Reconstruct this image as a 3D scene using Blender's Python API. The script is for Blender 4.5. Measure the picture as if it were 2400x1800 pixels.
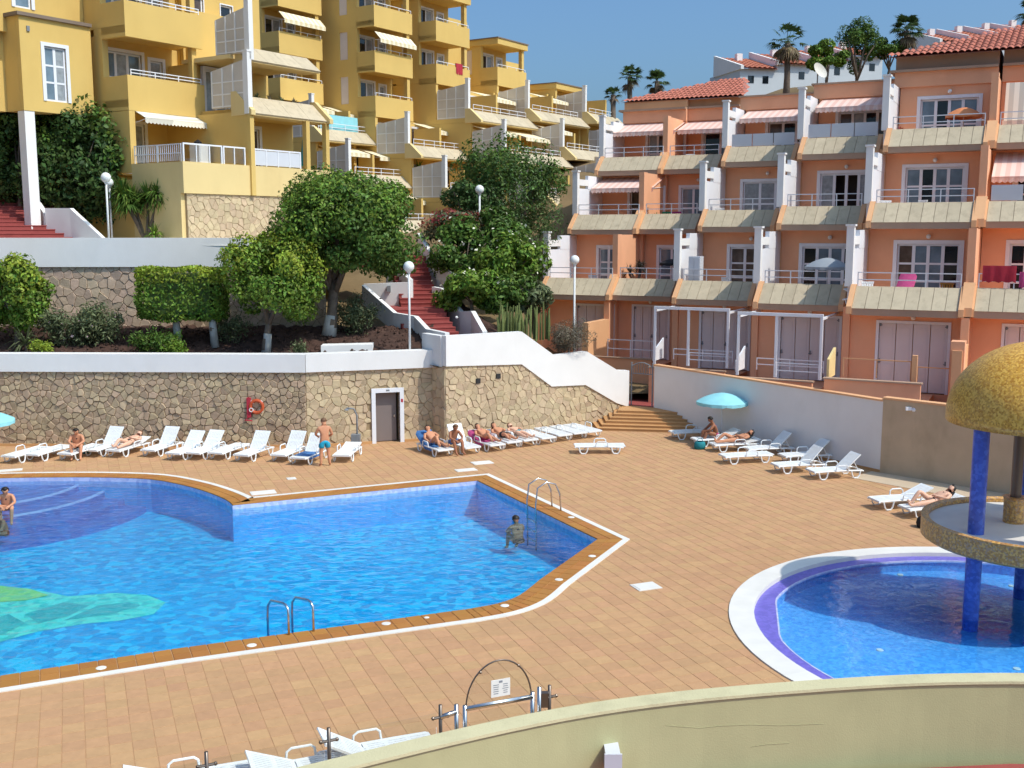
import bpy, bmesh, math, random
import numpy as np
from mathutils import Vector, Matrix, noise as mnoise
random.seed(7); rng = np.random.default_rng(7)
for o in list(bpy.data.objects): bpy.data.objects.remove(o)
SC = bpy.context.scene
COL = SC.collection
R = math.radians
# ------------------------------------------------------------------ camera, sky, sun, exposure
FPX, HORIZ, CAMH = 2550.0, 540.0, 8.4          # focal length in photo pixels, horizon row, eye height above the deck
PITCH = math.atan((900 - HORIZ) / FPX); CP, SP = math.cos(PITCH), math.sin(PITCH)
cam = bpy.data.cameras.new('camera'); camo = bpy.data.objects.new('camera', cam); COL.objects.link(camo)
camo.location = (0, 0, CAMH); camo.rotation_euler = (math.pi/2 - PITCH, 0, 0)
cam.sensor_width = 36; cam.lens = 36*FPX/2400; cam.clip_end = 3000; cam.clip_start = 0.1
SC.camera = camo
SUN = Vector((0.66, -0.37, 1.0)).normalized()
elev = math.asin(SUN.z); azim = math.atan2(SUN.x, SUN.y)
world = bpy.data.worlds.new('World'); SC.world = world; world.use_nodes = True
wn = world.node_tree.nodes; wl = world.node_tree.links
bg = wn['Background']; sky = wn.new('ShaderNodeTexSky'); sky.sky_type = 'NISHITA'; sky.sun_disc = False
sky.sun_elevation = elev; sky.sun_rotation = azim; sky.altitude = 0; sky.air_density = 1.0; sky.dust_density = 4.0; sky.ozone_density = 1.0
tint = wn.new('ShaderNodeMix'); tint.data_type = 'RGBA'; tint.blend_type = 'MULTIPLY'; tint.inputs[0].default_value = 1; tint.inputs[7].default_value = (0.68, 0.98, 1.26, 1)
wl.new(sky.outputs[0], tint.inputs[6]); wl.new(tint.outputs[2], bg.inputs[0]); bg.inputs[1].default_value = 0.120
sl = bpy.data.lights.new('sun', 'SUN'); sl.energy = 2.95; sl.angle = R(0.53); sl.color = (1, 0.945, 0.85)
so = bpy.data.objects.new('sun', sl); COL.objects.link(so); so.rotation_euler = SUN.to_track_quat('Z', 'Y').to_euler(); so.location = (40, -30, 60)
SC.view_settings.view_transform = 'Standard'; SC.view_settings.look = 'None'
SC.view_settings.gamma = 1; SC.view_settings.exposure = 0.22; SC.view_settings.use_curve_mapping = False

# survey helpers: sight lines from the eye point to measured heights / distances
def ray(u, v):
    a = (u - 1200)/FPX; b = -(v - 900)/FPX
    return Vector((a, CP + b*SP, -SP + b*CP))
def G(u, v, z=0.0):
    d = ray(u, v); t = (z - CAMH)/d.z; return Vector((d.x*t, d.y*t, z))
def at(u, v, Y):
    d = ray(u, v); t = Y/d.y; return Vector((d.x*t, Y, CAMH + d.z*t))
def proj(x, y, z):
    z = z - CAMH; zc = y*CP - z*SP; yc = z*CP + y*SP
    return 1200 + FPX*x/zc, 900 - FPX*yc/zc

# ------------------------------------------------------------------ materials
def lin(c):
    return tuple(((x/255)/12.92 if x/255 <= 0.04045 else ((x/255 + 0.055)/1.055)**2.4) for x in c)
MATS = {}
def mat(name, rgb, rough=0.7, var=0.12, scale=3.0, bump=0.0, bscale=None, rnd=0.0, rnd_hue=0.0, metal=0.0, spec=0.3, dark=None, dscale=0.6, damt=0.0, trans=0.0, emis=0.0):
    """procedural paint / stone / leaf: noise tint in world space, per-piece tint, optional stain colour, bump"""
    m = bpy.data.materials.new(name); m.use_nodes = True; MATS[name] = m
    nt = m.node_tree; N = nt.nodes; L = nt.links; p = N['Principled BSDF']
    geo = N.new('ShaderNodeNewGeometry')
    tn = N.new('ShaderNodeTexNoise'); tn.inputs['Scale'].default_value = scale; tn.inputs['Detail'].default_value = 5
    L.new(geo.outputs['Position'], tn.inputs['Vector'])
    val = N.new('ShaderNodeMapRange'); val.inputs[1].default_value = 0.25; val.inputs[2].default_value = 0.75
    val.inputs[3].default_value = 1 - var; val.inputs[4].default_value = 1 + var
    L.new(tn.outputs[0], val.inputs[0])
    hsv = N.new('ShaderNodeHueSaturation'); hsv.inputs['Color'].default_value = (*rgb, 1)
    last = val.outputs[0]
    if rnd > 0:
        oi = N.new('ShaderNodeObjectInfo'); ad = N.new('ShaderNodeMath'); ad.operation = 'ADD'
        L.new(oi.outputs['Random'], ad.inputs[0]); L.new(geo.outputs['Random Per Island'], ad.inputs[1])
        fr = N.new('ShaderNodeMath'); fr.operation = 'FRACT'; L.new(ad.outputs[0], fr.inputs[0])
        mr = N.new('ShaderNodeMapRange'); mr.inputs[3].default_value = 1 - rnd; mr.inputs[4].default_value = 1 + rnd
        L.new(fr.outputs[0], mr.inputs[0])
        mu = N.new('ShaderNodeMath'); mu.operation = 'MULTIPLY'; L.new(last, mu.inputs[0]); L.new(mr.outputs[0], mu.inputs[1]); last = mu.outputs[0]
        if rnd_hue > 0:
            m7 = N.new('ShaderNodeMath'); m7.operation = 'MULTIPLY'; m7.inputs[1].default_value = 7.13; L.new(fr.outputs[0], m7.inputs[0])
            f7 = N.new('ShaderNodeMath'); f7.operation = 'FRACT'; L.new(m7.outputs[0], f7.inputs[0])
            mh = N.new('ShaderNodeMapRange'); mh.inputs[3].default_value = 0.5 - rnd_hue; mh.inputs[4].default_value = 0.5 + rnd_hue
            L.new(f7.outputs[0], mh.inputs[0]); L.new(mh.outputs[0], hsv.inputs['Hue'])
    L.new(last, hsv.inputs['Value'])
    colour = hsv.outputs[0]
    if dark is not None:
        t2 = N.new('ShaderNodeTexNoise'); t2.inputs['Scale'].default_value = dscale; t2.inputs['Detail'].default_value = 6; t2.inputs['Roughness'].default_value = 0.65
        mp = N.new('ShaderNodeMapping'); mp.inputs['Scale'].default_value = (1, 1, 0.45); L.new(geo.outputs['Position'], mp.inputs[0]); L.new(mp.outputs[0], t2.inputs['Vector'])
        r2 = N.new('ShaderNodeMapRange'); r2.inputs[1].default_value = 0.5; r2.inputs[2].default_value = 0.75; r2.inputs[3].default_value = 0; r2.inputs[4].default_value = damt
        L.new(t2.outputs[0], r2.inputs[0])
        mx = N.new('ShaderNodeMix'); mx.data_type = 'RGBA'; L.new(r2.outputs[0], mx.inputs[0]); L.new(colour, mx.inputs[6]); mx.inputs[7].default_value = (*dark, 1)
        colour = mx.outputs[2]
    L.new(colour, p.inputs['Base Color'])
    p.inputs['Roughness'].default_value = rough; p.inputs['Metallic'].default_value = metal
    p.inputs['Specular IOR Level'].default_value = spec
    if bump > 0:
        tb = N.new('ShaderNodeTexNoise'); tb.inputs['Scale'].default_value = bscale or scale*4; tb.inputs['Detail'].default_value = 4
        L.new(geo.outputs['Position'], tb.inputs['Vector'])
        b = N.new('ShaderNodeBump'); b.inputs['Strength'].default_value = bump; b.inputs['Distance'].default_value = 0.03
        L.new(tb.outputs[0], b.inputs['Height']); L.new(b.outputs[0], p.inputs['Normal'])
    if trans > 0:
        tr = N.new('ShaderNodeBsdfTranslucent'); L.new(colour, tr.inputs[0]); ms = N.new('ShaderNodeMixShader'); ms.inputs[0].default_value = trans
        L.new(p.outputs[0], ms.inputs[1]); L.new(tr.outputs[0], ms.inputs[2]); L.new(ms.outputs[0], N['Material Output'].inputs[0])
    return m
def glassy(name, tint, rough=0.02, refl=1.0, bump=0.0, bscale=2.0, ior=1.33, stretch=(1, 1, 1), detail=3):
    """clear sheet: tinted see-through with a fresnel mirror; used for water, glass screens and panes"""
    m = bpy.data.materials.new(name); m.use_nodes = True; MATS[name] = m
    nt = m.node_tree; N = nt.nodes; L = nt.links; N.remove(N['Principled BSDF'])
    t = N.new('ShaderNodeBsdfTransparent'); t.inputs[0].default_value = (*tint, 1)
    g = N.new('ShaderNodeBsdfGlossy'); g.inputs['Roughness'].default_value = rough; g.inputs[0].default_value = (refl, refl, refl, 1)
    fr = N.new('ShaderNodeFresnel'); fr.inputs[0].default_value = ior
    ms = N.new('ShaderNodeMixShader'); L.new(fr.outputs[0], ms.inputs[0]); L.new(t.outputs[0], ms.inputs[1]); L.new(g.outputs[0], ms.inputs[2])
    L.new(ms.outputs[0], N['Material Output'].inputs[0])
    if bump > 0:
        geo = N.new('ShaderNodeNewGeometry'); mp = N.new('ShaderNodeMapping'); mp.inputs['Scale'].default_value = stretch
        L.new(geo.outputs['Position'], mp.inputs[0])
        n1 = N.new('ShaderNodeTexNoise'); n1.inputs['Scale'].default_value = bscale; n1.inputs['Detail'].default_value = detail; n1.inputs['Distortion'].default_value = 0.6
        L.new(mp.outputs[0], n1.inputs['Vector'])
        b = N.new('ShaderNodeBump'); b.inputs['Strength'].default_value = bump; b.inputs['Distance'].default_value = 0.12
        L.new(n1.outputs[0], b.inputs['Height']); L.new(b.outputs[0], g.inputs['Normal']); L.new(b.outputs[0], fr.inputs['Normal'])
    return m
def stripes(name, c1, c2, d, freq, rough=0.8, duty=0.5):
    m = bpy.data.materials.new(name); m.use_nodes = True; MATS[name] = m
    nt = m.node_tree; N = nt.nodes; L = nt.links; p = N['Principled BSDF']
    geo = N.new('ShaderNodeNewGeometry'); vm = N.new('ShaderNodeVectorMath'); vm.operation = 'DOT_PRODUCT'; vm.inputs[1].default_value = d
    L.new(geo.outputs['Position'], vm.inputs[0])
    mu = N.new('ShaderNodeMath'); mu.operation = 'MULTIPLY'; mu.inputs[1].default_value = freq; L.new(vm.outputs['Value'], mu.inputs[0])
    fr = N.new('ShaderNodeMath'); fr.operation = 'FRACT'; L.new(mu.outputs[0], fr.inputs[0])
    gt = N.new('ShaderNodeMath'); gt.operation = 'GREATER_THAN'; gt.inputs[1].default_value = duty; L.new(fr.outputs[0], gt.inputs[0])
    mx = N.new('ShaderNodeMix'); mx.data_type = 'RGBA'; mx.inputs[6].default_value = (*c1, 1); mx.inputs[7].default_value = (*c2, 1)
    L.new(gt.outputs[0], mx.inputs[0]); L.new(mx.outputs[2], p.inputs['Base Color']); p.inputs['Roughness'].default_value = rough
    p.inputs['Specular IOR Level'].default_value = 0.2
    return m
def mosaic(name, cols, scale, rough=0.35, rnd=0.35, patch=0.4, patchcols=None):
    """small glass mosaic: voronoi chips, each of a palette colour, with larger tonal drifts from mixed batches"""
    m = bpy.data.materials.new(name); m.use_nodes = True; MATS[name] = m
    nt = m.node_tree; N = nt.nodes; L = nt.links; p = N['Principled BSDF']
    geo = N.new('ShaderNodeNewGeometry'); v = N.new('ShaderNodeTexVoronoi'); v.inputs['Scale'].default_value = scale
    L.new(geo.outputs['Position'], v.inputs['Vector'])
    sep = N.new('ShaderNodeSeparateColor'); L.new(v.outputs['Color'], sep.inputs[0])
    cr = N.new('ShaderNodeValToRGB'); cr.color_ramp.interpolation = 'CONSTANT'
    el = cr.color_ramp.elements
    for i, c in enumerate(cols):
        e = el[i] if i < 2 else el.new(i/len(cols)); e.position = i/len(cols); e.color = (*c, 1)
    L.new(sep.outputs[0], cr.inputs[0]); L.new(cr.outputs[0], p.inputs['Base Color'])
    p.inputs['Roughness'].default_value = rough
    return m

WHITE = mat('white_paint', (0.80, 0.775, 0.74), 0.75, 0.03, 1.2, 0.15, 25, dark=(0.55, 0.53, 0.48), dscale=0.9, damt=0.16)
WHITE2 = mat('white_trim', (0.78, 0.78, 0.80), 0.5, 0.03, 2)
PLAST = mat('white_plastic', (0.80, 0.81, 0.80), 0.4, 0.03, 4, spec=0.45)
CREAM = mat('cream_render', lin((186, 182, 136)), 0.85, 0.06, 1.6, 0.10, 60, dark=lin((166, 160, 120)), dscale=1.4, damt=0.35)
CRACK = mat('crack_line', lin((140, 132, 98)), .9, .1, 5)
CREAMTOP = mat('cream_lit_top', lin((200, 190, 150)), 0.85, 0.05, 3, 0.2, 40, dark=lin((160, 152, 118)), dscale=3, damt=0.35)  # lighter than the face: the top's sunlight is put into the colour
BEIGE = mat('beige_render', lin((196, 172, 142)), 0.9, 0.07, 1.5, 0.2, 30, dark=lin((140, 122, 98)), dscale=0.8, damt=0.4)
YEL = mat('yellow_render', lin((214, 180, 106)), 0.85, 0.05, 0.6, 0.15, 30, dark=lin((200, 162, 88)), dscale=0.35, damt=0.45)
OCH = mat('ochre_render', lin((206, 150, 50)), 0.85, 0.06, 0.6, 0.15, 30, dark=lin((176, 122, 36)), dscale=0.3, damt=0.45)
PALEY = mat('pale_yellow_render', lin((222, 196, 138)), 0.85, 0.05, 0.6, 0.15, 30, dark=lin((196, 166, 110)), dscale=0.4, damt=0.35)
ORG = mat('orange_render', lin((234, 172, 132)), 0.85, 0.06, 0.7, 0.15, 30, dark=lin((212, 148, 112)), dscale=0.5, damt=0.4)
PEACH = mat('peach_render', lin((226, 172, 126)), 0.85, 0.05, 0.7, 0.15, 30, dark=lin((180, 130, 92)), dscale=0.5, damt=0.4)
TAUPE = mat('taupe_band', lin((178, 148, 124)), 0.85, 0.06, 0.7, dark=lin((140, 112, 90)), dscale=0.5, damt=0.4)
CONC = mat('concrete_panel', lin((192, 176, 148)), 0.9, 0.07, 2.5, 0.2, 20, rnd=0.07, dark=lin((140, 126, 104)), dscale=3.5, damt=0.45)
GREYCAP = mat('roof_coping', lin((128, 112, 98)), 0.9, 0.08, 1)
DECK = mat('deck_tile', (0.50, 0.285, 0.142), 0.8, 0.07, 6.0, 0.25, 30, rnd=0.055, rnd_hue=0.006, dark=(0.41, 0.245, 0.125), dscale=0.7, damt=0.5)
GROUT = mat('deck_grout', (0.445, 0.255, 0.128), 0.9, 0.1, 3)
COPE = mat('coping_tile', (0.40, 0.17, 0.04), 0.6, 0.08, 1, 0.15, 30, rnd=0.09, rnd_hue=0.006)
STEPT = mat('step_tile', (0.52, 0.28, 0.115), 0.7, 0.08, 1, 0.15, 30, rnd=0.08)
LINEW = mat('white_strip', (0.72, 0.69, 0.63), 0.7, 0.06, 2, rnd=0.03)
STONE = mat('wall_stone', lin((178, 156, 128)), 0.9, 0.16, 5, 0.5, 14, rnd=0.17, rnd_hue=0.012)
STONE2 = mat('wall_stone_tan', lin((192, 170, 138)), 0.9, 0.13, 5, 0.4, 14, rnd=0.12, rnd_hue=0.01)
STONE3 = mat('wall_stone_pink', lin((190, 166, 142)), 0.9, 0.12, 5, 0.4, 14, rnd=0.10, rnd_hue=0.012)
MORTAR = mat('stone_joint', lin((132, 115, 93)), 0.95, 0.15, 6)
MORTAR2 = mat('stone_joint_light', lin((160, 138, 106)), 0.95, 0.15, 6)
SOIL = mat('dark_soil', lin((76, 55, 46)), 1.0, 0.4, 5, 0.8, 12, rnd=0.3)
HILL = mat('dry_hillside', lin((120, 100, 70)), 1.0, 0.25, 0.5, 0.5, 3)
RED = mat('red_step_paint', lin((152, 74, 68)), 0.8, 0.08, 2, dark=lin((110, 40, 38)), dscale=2, damt=0.4)
ROOFT = mat('roof_tile', lin((178, 106, 86)), 0.85, 0.12, 2, 0.2, 20, rnd=0.10, dark=lin((140, 80, 64)), dscale=1.2, damt=0.4)
ROOFO = mat('roof_tile_orange', lin((196, 118, 90)), 0.85, 0.12, 2)
STEEL = mat('steel', (0.62, 0.61, 0.6), 0.25, 0.03, 3, metal=1.0)
DARKST = mat('bronzed_steel', (0.16, 0.13, 0.11), 0.35, 0.05, 3, metal=0.7)
LAV = mat('shutter_paint', lin((222, 210, 206)), 0.6, 0.03, 2)
DKGLASS = mat('dark_pane', (0.012, 0.016, 0.022), 0.06, 0.5, 0.8, spec=0.6)
BLGLASS = mat('bluish_pane', (0.15, 0.21, 0.26), 0.08, 0.35, 1.5, spec=0.6)
CURT = mat('curtained_pane', (0.30, 0.32, 0.33), 0.15, 0.25, 5, spec=0.5)
BROWNP = mat('brownish_pane', (0.10, 0.07, 0.055), 0.1, 0.4, 3, spec=0.5)
DOORG = mat('grey_door', lin((128, 116, 112)), 0.5, 0.04, 1)
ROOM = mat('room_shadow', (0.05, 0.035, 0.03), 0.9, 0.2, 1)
ra_, na_ = (0.892, -0.451), (0.451, 0.892)
AWPINK = stripes('pink_striped_canvas', lin((236, 206, 192)), lin((226, 186, 170)), (ra_[0], ra_[1], 0), 2.6)
AWCREAM = stripes('cream_striped_canvas', lin((240, 228, 200)), lin((224, 208, 168)), (0.55, 0.835, 0), 2.2)
AWWHITE = stripes('white_striped_canvas', lin((240, 232, 214)), lin((206, 200, 186)), (ra_[0], ra_[1], 0), 2.4)
SCREEN = mat('greyed_white_screen', lin((206, 196, 182)), 0.8, 0.05, 1.5, dark=lin((170, 158, 142)), dscale=.6, damt=.4)
PALEDISH = mat('weathered_dish', (0.62, 0.58, 0.50), .7, .08, 3)
PAVE = mat('beige_paving', lin((196, 176, 150)), .85, .06, 2)
HOUSEW = mat('pale_grey_render', (0.58, 0.61, 0.63), .85, .05, 1)
FROST = mat('frosted_screen', (0.62, 0.63, 0.66), 0.4, 0.03, 2)
WATER = glassy('pool_water', (0.62, 0.90, 0.985), 0.03, 1.0, 0.40, 2.6, stretch=(1.0, 1.4, 1), detail=4)
WATER2 = glassy('calm_water', (0.72, 0.91, 0.99), 0.02, 1.0, 0.10, 2.2)
CLEAR = glassy('clear_glass', (0.95, 0.97, 0.965), 0.01, 1.0, ior=1.45)
POOLF = mosaic('pool_mosaic_ripple_light', [(0.003, 0.36, 0.64), (0.004, 0.41, 0.69), (0.002, 0.31, 0.58), (0.012, 0.53, 0.76)], 4.6)  # mottled blues paint the bright web of rippled light into the floor
POOLW = mosaic('pool_wall_blue', [(0.004, 0.44, 0.80), (0.004, 0.40, 0.77), (0.006, 0.48, 0.83)], 6)
POOLP = mosaic('pool_mosaic_purple', [(0.06, 0.13, 0.40), (0.07, 0.17, 0.47), (0.04, 0.18, 0.48), (0.09, 0.14, 0.42)], 4)
BAND = mosaic('waterline_band', [(0.50, 0.52, 0.72), (0.42, 0.45, 0.70), (0.56, 0.58, 0.78)], 9)
KIDF = mosaic('kid_pool_mosaic', [(0.10, 0.38, 0.76), (0.12, 0.43, 0.80), (0.08, 0.34, 0.72), (0.15, 0.48, 0.84)], 14)
PURP = mosaic('purple_mosaic', [(0.16, 0.13, 0.52), (0.18, 0.15, 0.56), (0.14, 0.12, 0.48)], 12)
BLUEP = mosaic('blue_pillar_mosaic', [(0.06, 0.12, 0.50), (0.08, 0.16, 0.58), (0.05, 0.10, 0.44)], 14)
GOLD = mosaic('gold_mosaic', [lin((214, 158, 58)), lin((236, 186, 84)), lin((192, 132, 42)), lin((226, 174, 76)), lin((204, 150, 66))], 26, rough=0.4)
GOLD2 = mosaic('brown_gold_mosaic', [lin((196, 144, 74)), lin((220, 172, 96)), lin((174, 126, 76)), lin((184, 148, 112))], 26, rough=0.4)
GREENM = mosaic('green_mosaic', [(0.10, 0.66, 0.50), (0.14, 0.74, 0.58), (0.08, 0.56, 0.46), (0.18, 0.76, 0.54)], 5)
DGREENM = mosaic('dark_green_mosaic', [(0.04, 0.40, 0.36), (0.05, 0.46, 0.40)], 5)
LIMEM = mosaic('lime_mosaic', [(0.40, 0.68, 0.18), (0.48, 0.72, 0.20), (0.30, 0.62, 0.24)], 5)
def leafmat(name, c, rnd=0.45, hue=0.028): return mat(name, c, 0.55, 0.30, 0.9, rnd=rnd, rnd_hue=hue, spec=0.25, trans=0.22)
LF_DARK = leafmat('leaf_dark', (0.092, 0.160, 0.026)); LF_MID = leafmat('leaf_mid', (0.145, 0.235, 0.03)); LF_YEL = leafmat('leaf_yellow_green', (0.26, 0.33, 0.035))
LF_OLIVE = leafmat('leaf_olive', (0.13, 0.155, 0.07)); LF_DEEP = leafmat('leaf_deep', (0.058, 0.105, 0.026)); LF_PEPPER = leafmat('leaf_pepper', (0.105, 0.175, 0.052))
LF_BROWN = leafmat('leaf_brown', (0.19, 0.16, 0.11)); LF_RED = leafmat('leaf_red_flower', (0.32, 0.07, 0.05)); LF_CACT = mat('cactus_green', (0.16, 0.19, 0.06), 0.6, 0.2, 3, rnd=0.25)
PALML = leafmat('palm_leaf', (0.06, 0.10, 0.028)); PALMD = leafmat('palm_dead_leaf', (0.20, 0.14, 0.075))
BARK = mat('bark', (0.16, 0.12, 0.09), 0.9, 0.25, 6, 0.5); LIME = mat('limewashed_bark', (0.42, 0.41, 0.38), 0.9, 0.15, 5, 0.4)
LAMPG = mat('lamp_globe', (0.80, 0.80, 0.76), 0.3, 0.02, 3); POLEW = mat('lamp_post_paint', (0.70, 0.70, 0.68), 0.5, 0.05, 3)
SKIN = mat('tanned_skin', lin((200, 140, 106)), 0.6, 0.06, 12); SKIN2 = mat('pale_skin', lin((222, 174, 146)), 0.6, 0.05, 12); SKIN3 = mat('brown_skin', lin((158, 104, 76)), 0.6, 0.06, 12)
HAIRD = mat('dark_hair', (0.02, 0.014, 0.010), 0.5, 0.3, 30); HAIRB = mat('brown_hair', (0.16, 0.08, 0.04), 0.5, 0.3, 30)
TURQ = mat('turquoise_cloth', (0.02, 0.34, 0.52), 0.8, 0.1, 6); TURQL = mat('pale_turquoise_canvas', (0.28, 0.62, 0.66), 0.8, 0.08, 3)
BLUEC = mat('blue_cloth', (0.06, 0.16, 0.36), 0.85, 0.15, 8); BLACKC = mat('black_cloth', (0.02, 0.02, 0.022), 0.85, 0.2, 8); PINKC = mat('pink_cloth', (0.50, 0.07, 0.20), 0.85, 0.15, 8)
TEALC = mat('teal_cloth', (0.02, 0.22, 0.25), 0.8, 0.15, 5); REDC = mat('red_cloth', (0.42, 0.03, 0.05), 0.85, 0.12, 6); ORC = mat('orange_canvas', (0.70, 0.25, 0.10), 0.8, 0.1, 4)
GREENC = mat('green_plastic', (0.03, 0.28, 0.13), 0.5, 0.1, 6); LBUOY = mat('orange_plastic', (0.52, 0.09, 0.03), 0.5, 0.1, 6); WOODC = mat('orange_wood', (0.55, 0.26, 0.05), 0.6, 0.15, 6)
GREYC = mat('grey_canvas', (0.30, 0.33, 0.36), 0.8, 0.08, 3); RUBBER = mat('black_rubber', (0.03, 0.03, 0.03), 0.7, 0.1, 5); PAPER = mat('notice_paper', (0.82, 0.82, 0.80), 0.6, 0.02, 3)
INK = mat('notice_ink', (0.25, 0.27, 0.32), 0.7, 0.05, 5); GREYM = mat('grey_metal', (0.22, 0.23, 0.24), 0.5, 0.1, 5); GREENCURT = mat('lime_curtain', (0.30, 0.40, 0.03), 0.8, 0.2, 5)

# ------------------------------------------------------------------ mesh helpers
class MB:
    def __init__(s): s.v = []; s.f = []; s.mi = []; s.cur = 0
    def add(s, vs, fs):
        k = len(s.v); s.v += [tuple(p) for p in vs]; s.f += [tuple(i + k for i in f) for f in fs]; s.mi += [s.cur]*len(fs)
    def hexa(s, p):                       # 8 points: bottom 0-3 ccw, top 4-7
        s.add(p, [(3, 2, 1, 0), (4, 5, 6, 7), (0, 1, 5, 4), (1, 2, 6, 5), (2, 3, 7, 6), (3, 0, 4, 7)])
    def box(s, x0, x1, y0, y1, z0, z1):
        s.hexa([(x0, y0, z0), (x1, y0, z0), (x1, y1, z0), (x0, y1, z0), (x0, y0, z1), (x1, y0, z1), (x1, y1, z1), (x0, y1, z1)])
    def fbox(s, F, s0, s1, n0, n1, z0, z1):
        s.hexa([F(s0, n0, z0), F(s1, n0, z0), F(s1, n1, z0), F(s0, n1, z0), F(s0, n0, z1), F(s1, n0, z1), F(s1, n1, z1), F(s0, n1, z1)])
    def prism(s, F, s0, s1, prof):        # profile of (n, z) extruded along s
        k = len(prof)
        s.add([F(s0, n, z) for n, z in prof] + [F(s1, n, z) for n, z in prof],
              [tuple(range(k))[::-1], tuple(range(k, 2*k))] + [(i, (i + 1) % k, k + (i + 1) % k, k + i) for i in range(k)])
    def poly(s, pts, z0, z1):             # vertical prism over a plan polygon
        k = len(pts)
        s.add([(p[0], p[1], z0) for p in pts] + [(p[0], p[1], z1) for p in pts],
              [tuple(range(k))[::-1], tuple(range(k, 2*k))] + [(i, (i + 1) % k, k + (i + 1) % k, k + i) for i in range(k)])
    def tube(s, pts, r, n=6, caps=True):
        pts = [Vector(p) for p in pts]; rs = r if isinstance(r, (list, tuple)) else [r]*len(pts)
        k0 = len(s.v); vs = []; fs = []
        up = Vector((0, 0, 1)); prev = None
        for i, p in enumerate(pts):
            d = (pts[min(i + 1, len(pts) - 1)] - pts[max(i - 1, 0)]).normalized()
            if prev is None:
                x = d.cross(up if abs(d.z) < 0.9 else Vector((1, 0, 0))).normalized()
            else: x = (prev - d*prev.dot(d)).normalized()
            prev = x; y = d.cross(x)
            for j in range(n):
                a = 2*math.pi*j/n; vs.append(p + (x*math.cos(a) + y*math.sin(a))*rs[i])
        for i in range(len(pts) - 1):
            for j in range(n):
                fs.append((i*n + j, i*n + (j + 1) % n, (i + 1)*n + (j + 1) % n, (i + 1)*n + j))
        if caps: fs.append(tuple(range(n))[::-1]); fs.append(tuple(range((len(pts) - 1)*n, len(pts)*n)))
        s.add(vs, fs)
    def lathe(s, c, prof, n=20):          # profile of (r, z) about a vertical axis
        c = Vector(c); vs = []; fs = []
        for r, z in prof:
            for j in range(n):
                a = 2*math.pi*j/n; vs.append((c.x + r*math.cos(a), c.y + r*math.sin(a), c.z + z))
        for i in range(len(prof) - 1):
            for j in range(n): fs.append((i*n + j, i*n + (j + 1) % n, (i + 1)*n + (j + 1) % n, (i + 1)*n + j))
        s.add(vs, fs)
    def ball(s, c, r, n=12, m=8, sz=1.0):
        s.lathe(c, [(max(r*math.sin(math.pi*i/m), 0.0005), -r*sz*math.cos(math.pi*i/m)) for i in range(m + 1)], n)
    def ribbon(s, pts, w, th):            # thin upright wall pieces: not used for flat stand-ins
        pass
def setp(o, parent):
    if parent is not None:
        o.parent = parent
        if parent.type == 'EMPTY': o.matrix_parent_inverse = Matrix.LocRotScale(parent.location, parent.rotation_euler, None).inverted()
def obj(name, mb, m, parent=None, smooth=False, local=False):
    me = bpy.data.meshes.new(name); me.from_pydata(mb.v, [], mb.f)
    for mm in (m if isinstance(m, (list, tuple)) else [m]): me.materials.append(mm)
    if isinstance(m, (list, tuple)): me.polygons.foreach_set('material_index', mb.mi)
    if smooth: me.polygons.foreach_set('use_smooth', [True]*len(me.polygons))
    me.update()
    o = bpy.data.objects.new(name, me); COL.objects.link(o)
    if local: o.parent = parent
    else: setp(o, parent)
    return o
def tag(o, label=None, cat=None, group=None, kind=None):
    if label: o['label'] = label
    if cat: o['category'] = cat
    if group: o['group'] = group
    if kind: o['kind'] = kind
    return o
def thing(name, label, cat, loc=(0, 0, 0), rz=0, group=None):
    o = bpy.data.objects.new(name, None); COL.objects.link(o); o.location = loc; o.rotation_euler = (0, 0, rz); o.empty_display_size = 0.2
    return tag(o, label, cat, group)
def struct(name, mb, m, smooth=False): return tag(obj(name, mb, m, None, smooth), kind='structure')
def rot2(p, a): return (p[0]*math.cos(a) - p[1]*math.sin(a), p[0]*math.sin(a) + p[1]*math.cos(a))
def inside(p, poly):
    x, y = p; c = False; n = len(poly); j = n - 1
    for i in range(n):
        xi, yi = poly[i]; xj, yj = poly[j]
        if (yi > y) != (yj > y) and x < (xj - xi)*(y - yi)/(yj - yi) + xi: c = not c
        j = i
    return c
def offset(poly, d):                      # outward offset of a ccw polygon, mitred
    n = len(poly); out = []
    for i in range(n):
        p0, p1, p2 = Vector(poly[i - 1]), Vector(poly[i]), Vector(poly[(i + 1) % n])
        a = (p1 - p0).normalized(); b = (p2 - p1).normalized()
        n1 = Vector((a.y, -a.x)); n2 = Vector((b.y, -b.x)); m = (n1 + n2)
        m = m.normalized(); k = d/max(0.45, m.dot(n1)); out.append((p1.x + m.x*k, p1.y + m.y*k))
    return out
def area(poly): return 0.5*sum(poly[i - 1][0]*poly[i][1] - poly[i][0]*poly[i - 1][1] for i in range(len(poly)))
def fill(loops, z):                       # flat sheet with holes
    bm = bmesh.new(); es = []
    for lp in loops:
        vs = [bm.verts.new((p[0], p[1], z)) for p in lp]
        es += [bm.edges.new((vs[i], vs[(i + 1) % len(vs)])) for i in range(len(vs))]
    bmesh.ops.triangle_fill(bm, use_beauty=True, use_dissolve=False, edges=es)
    bm.verts.index_update(); mb = MB()
    mb.add([v.co[:] for v in bm.verts], [[v.index for v in (f.verts if f.normal.z > 0 else reversed(f.verts))] for f in bm.faces]); bm.free()
    return mb
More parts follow.
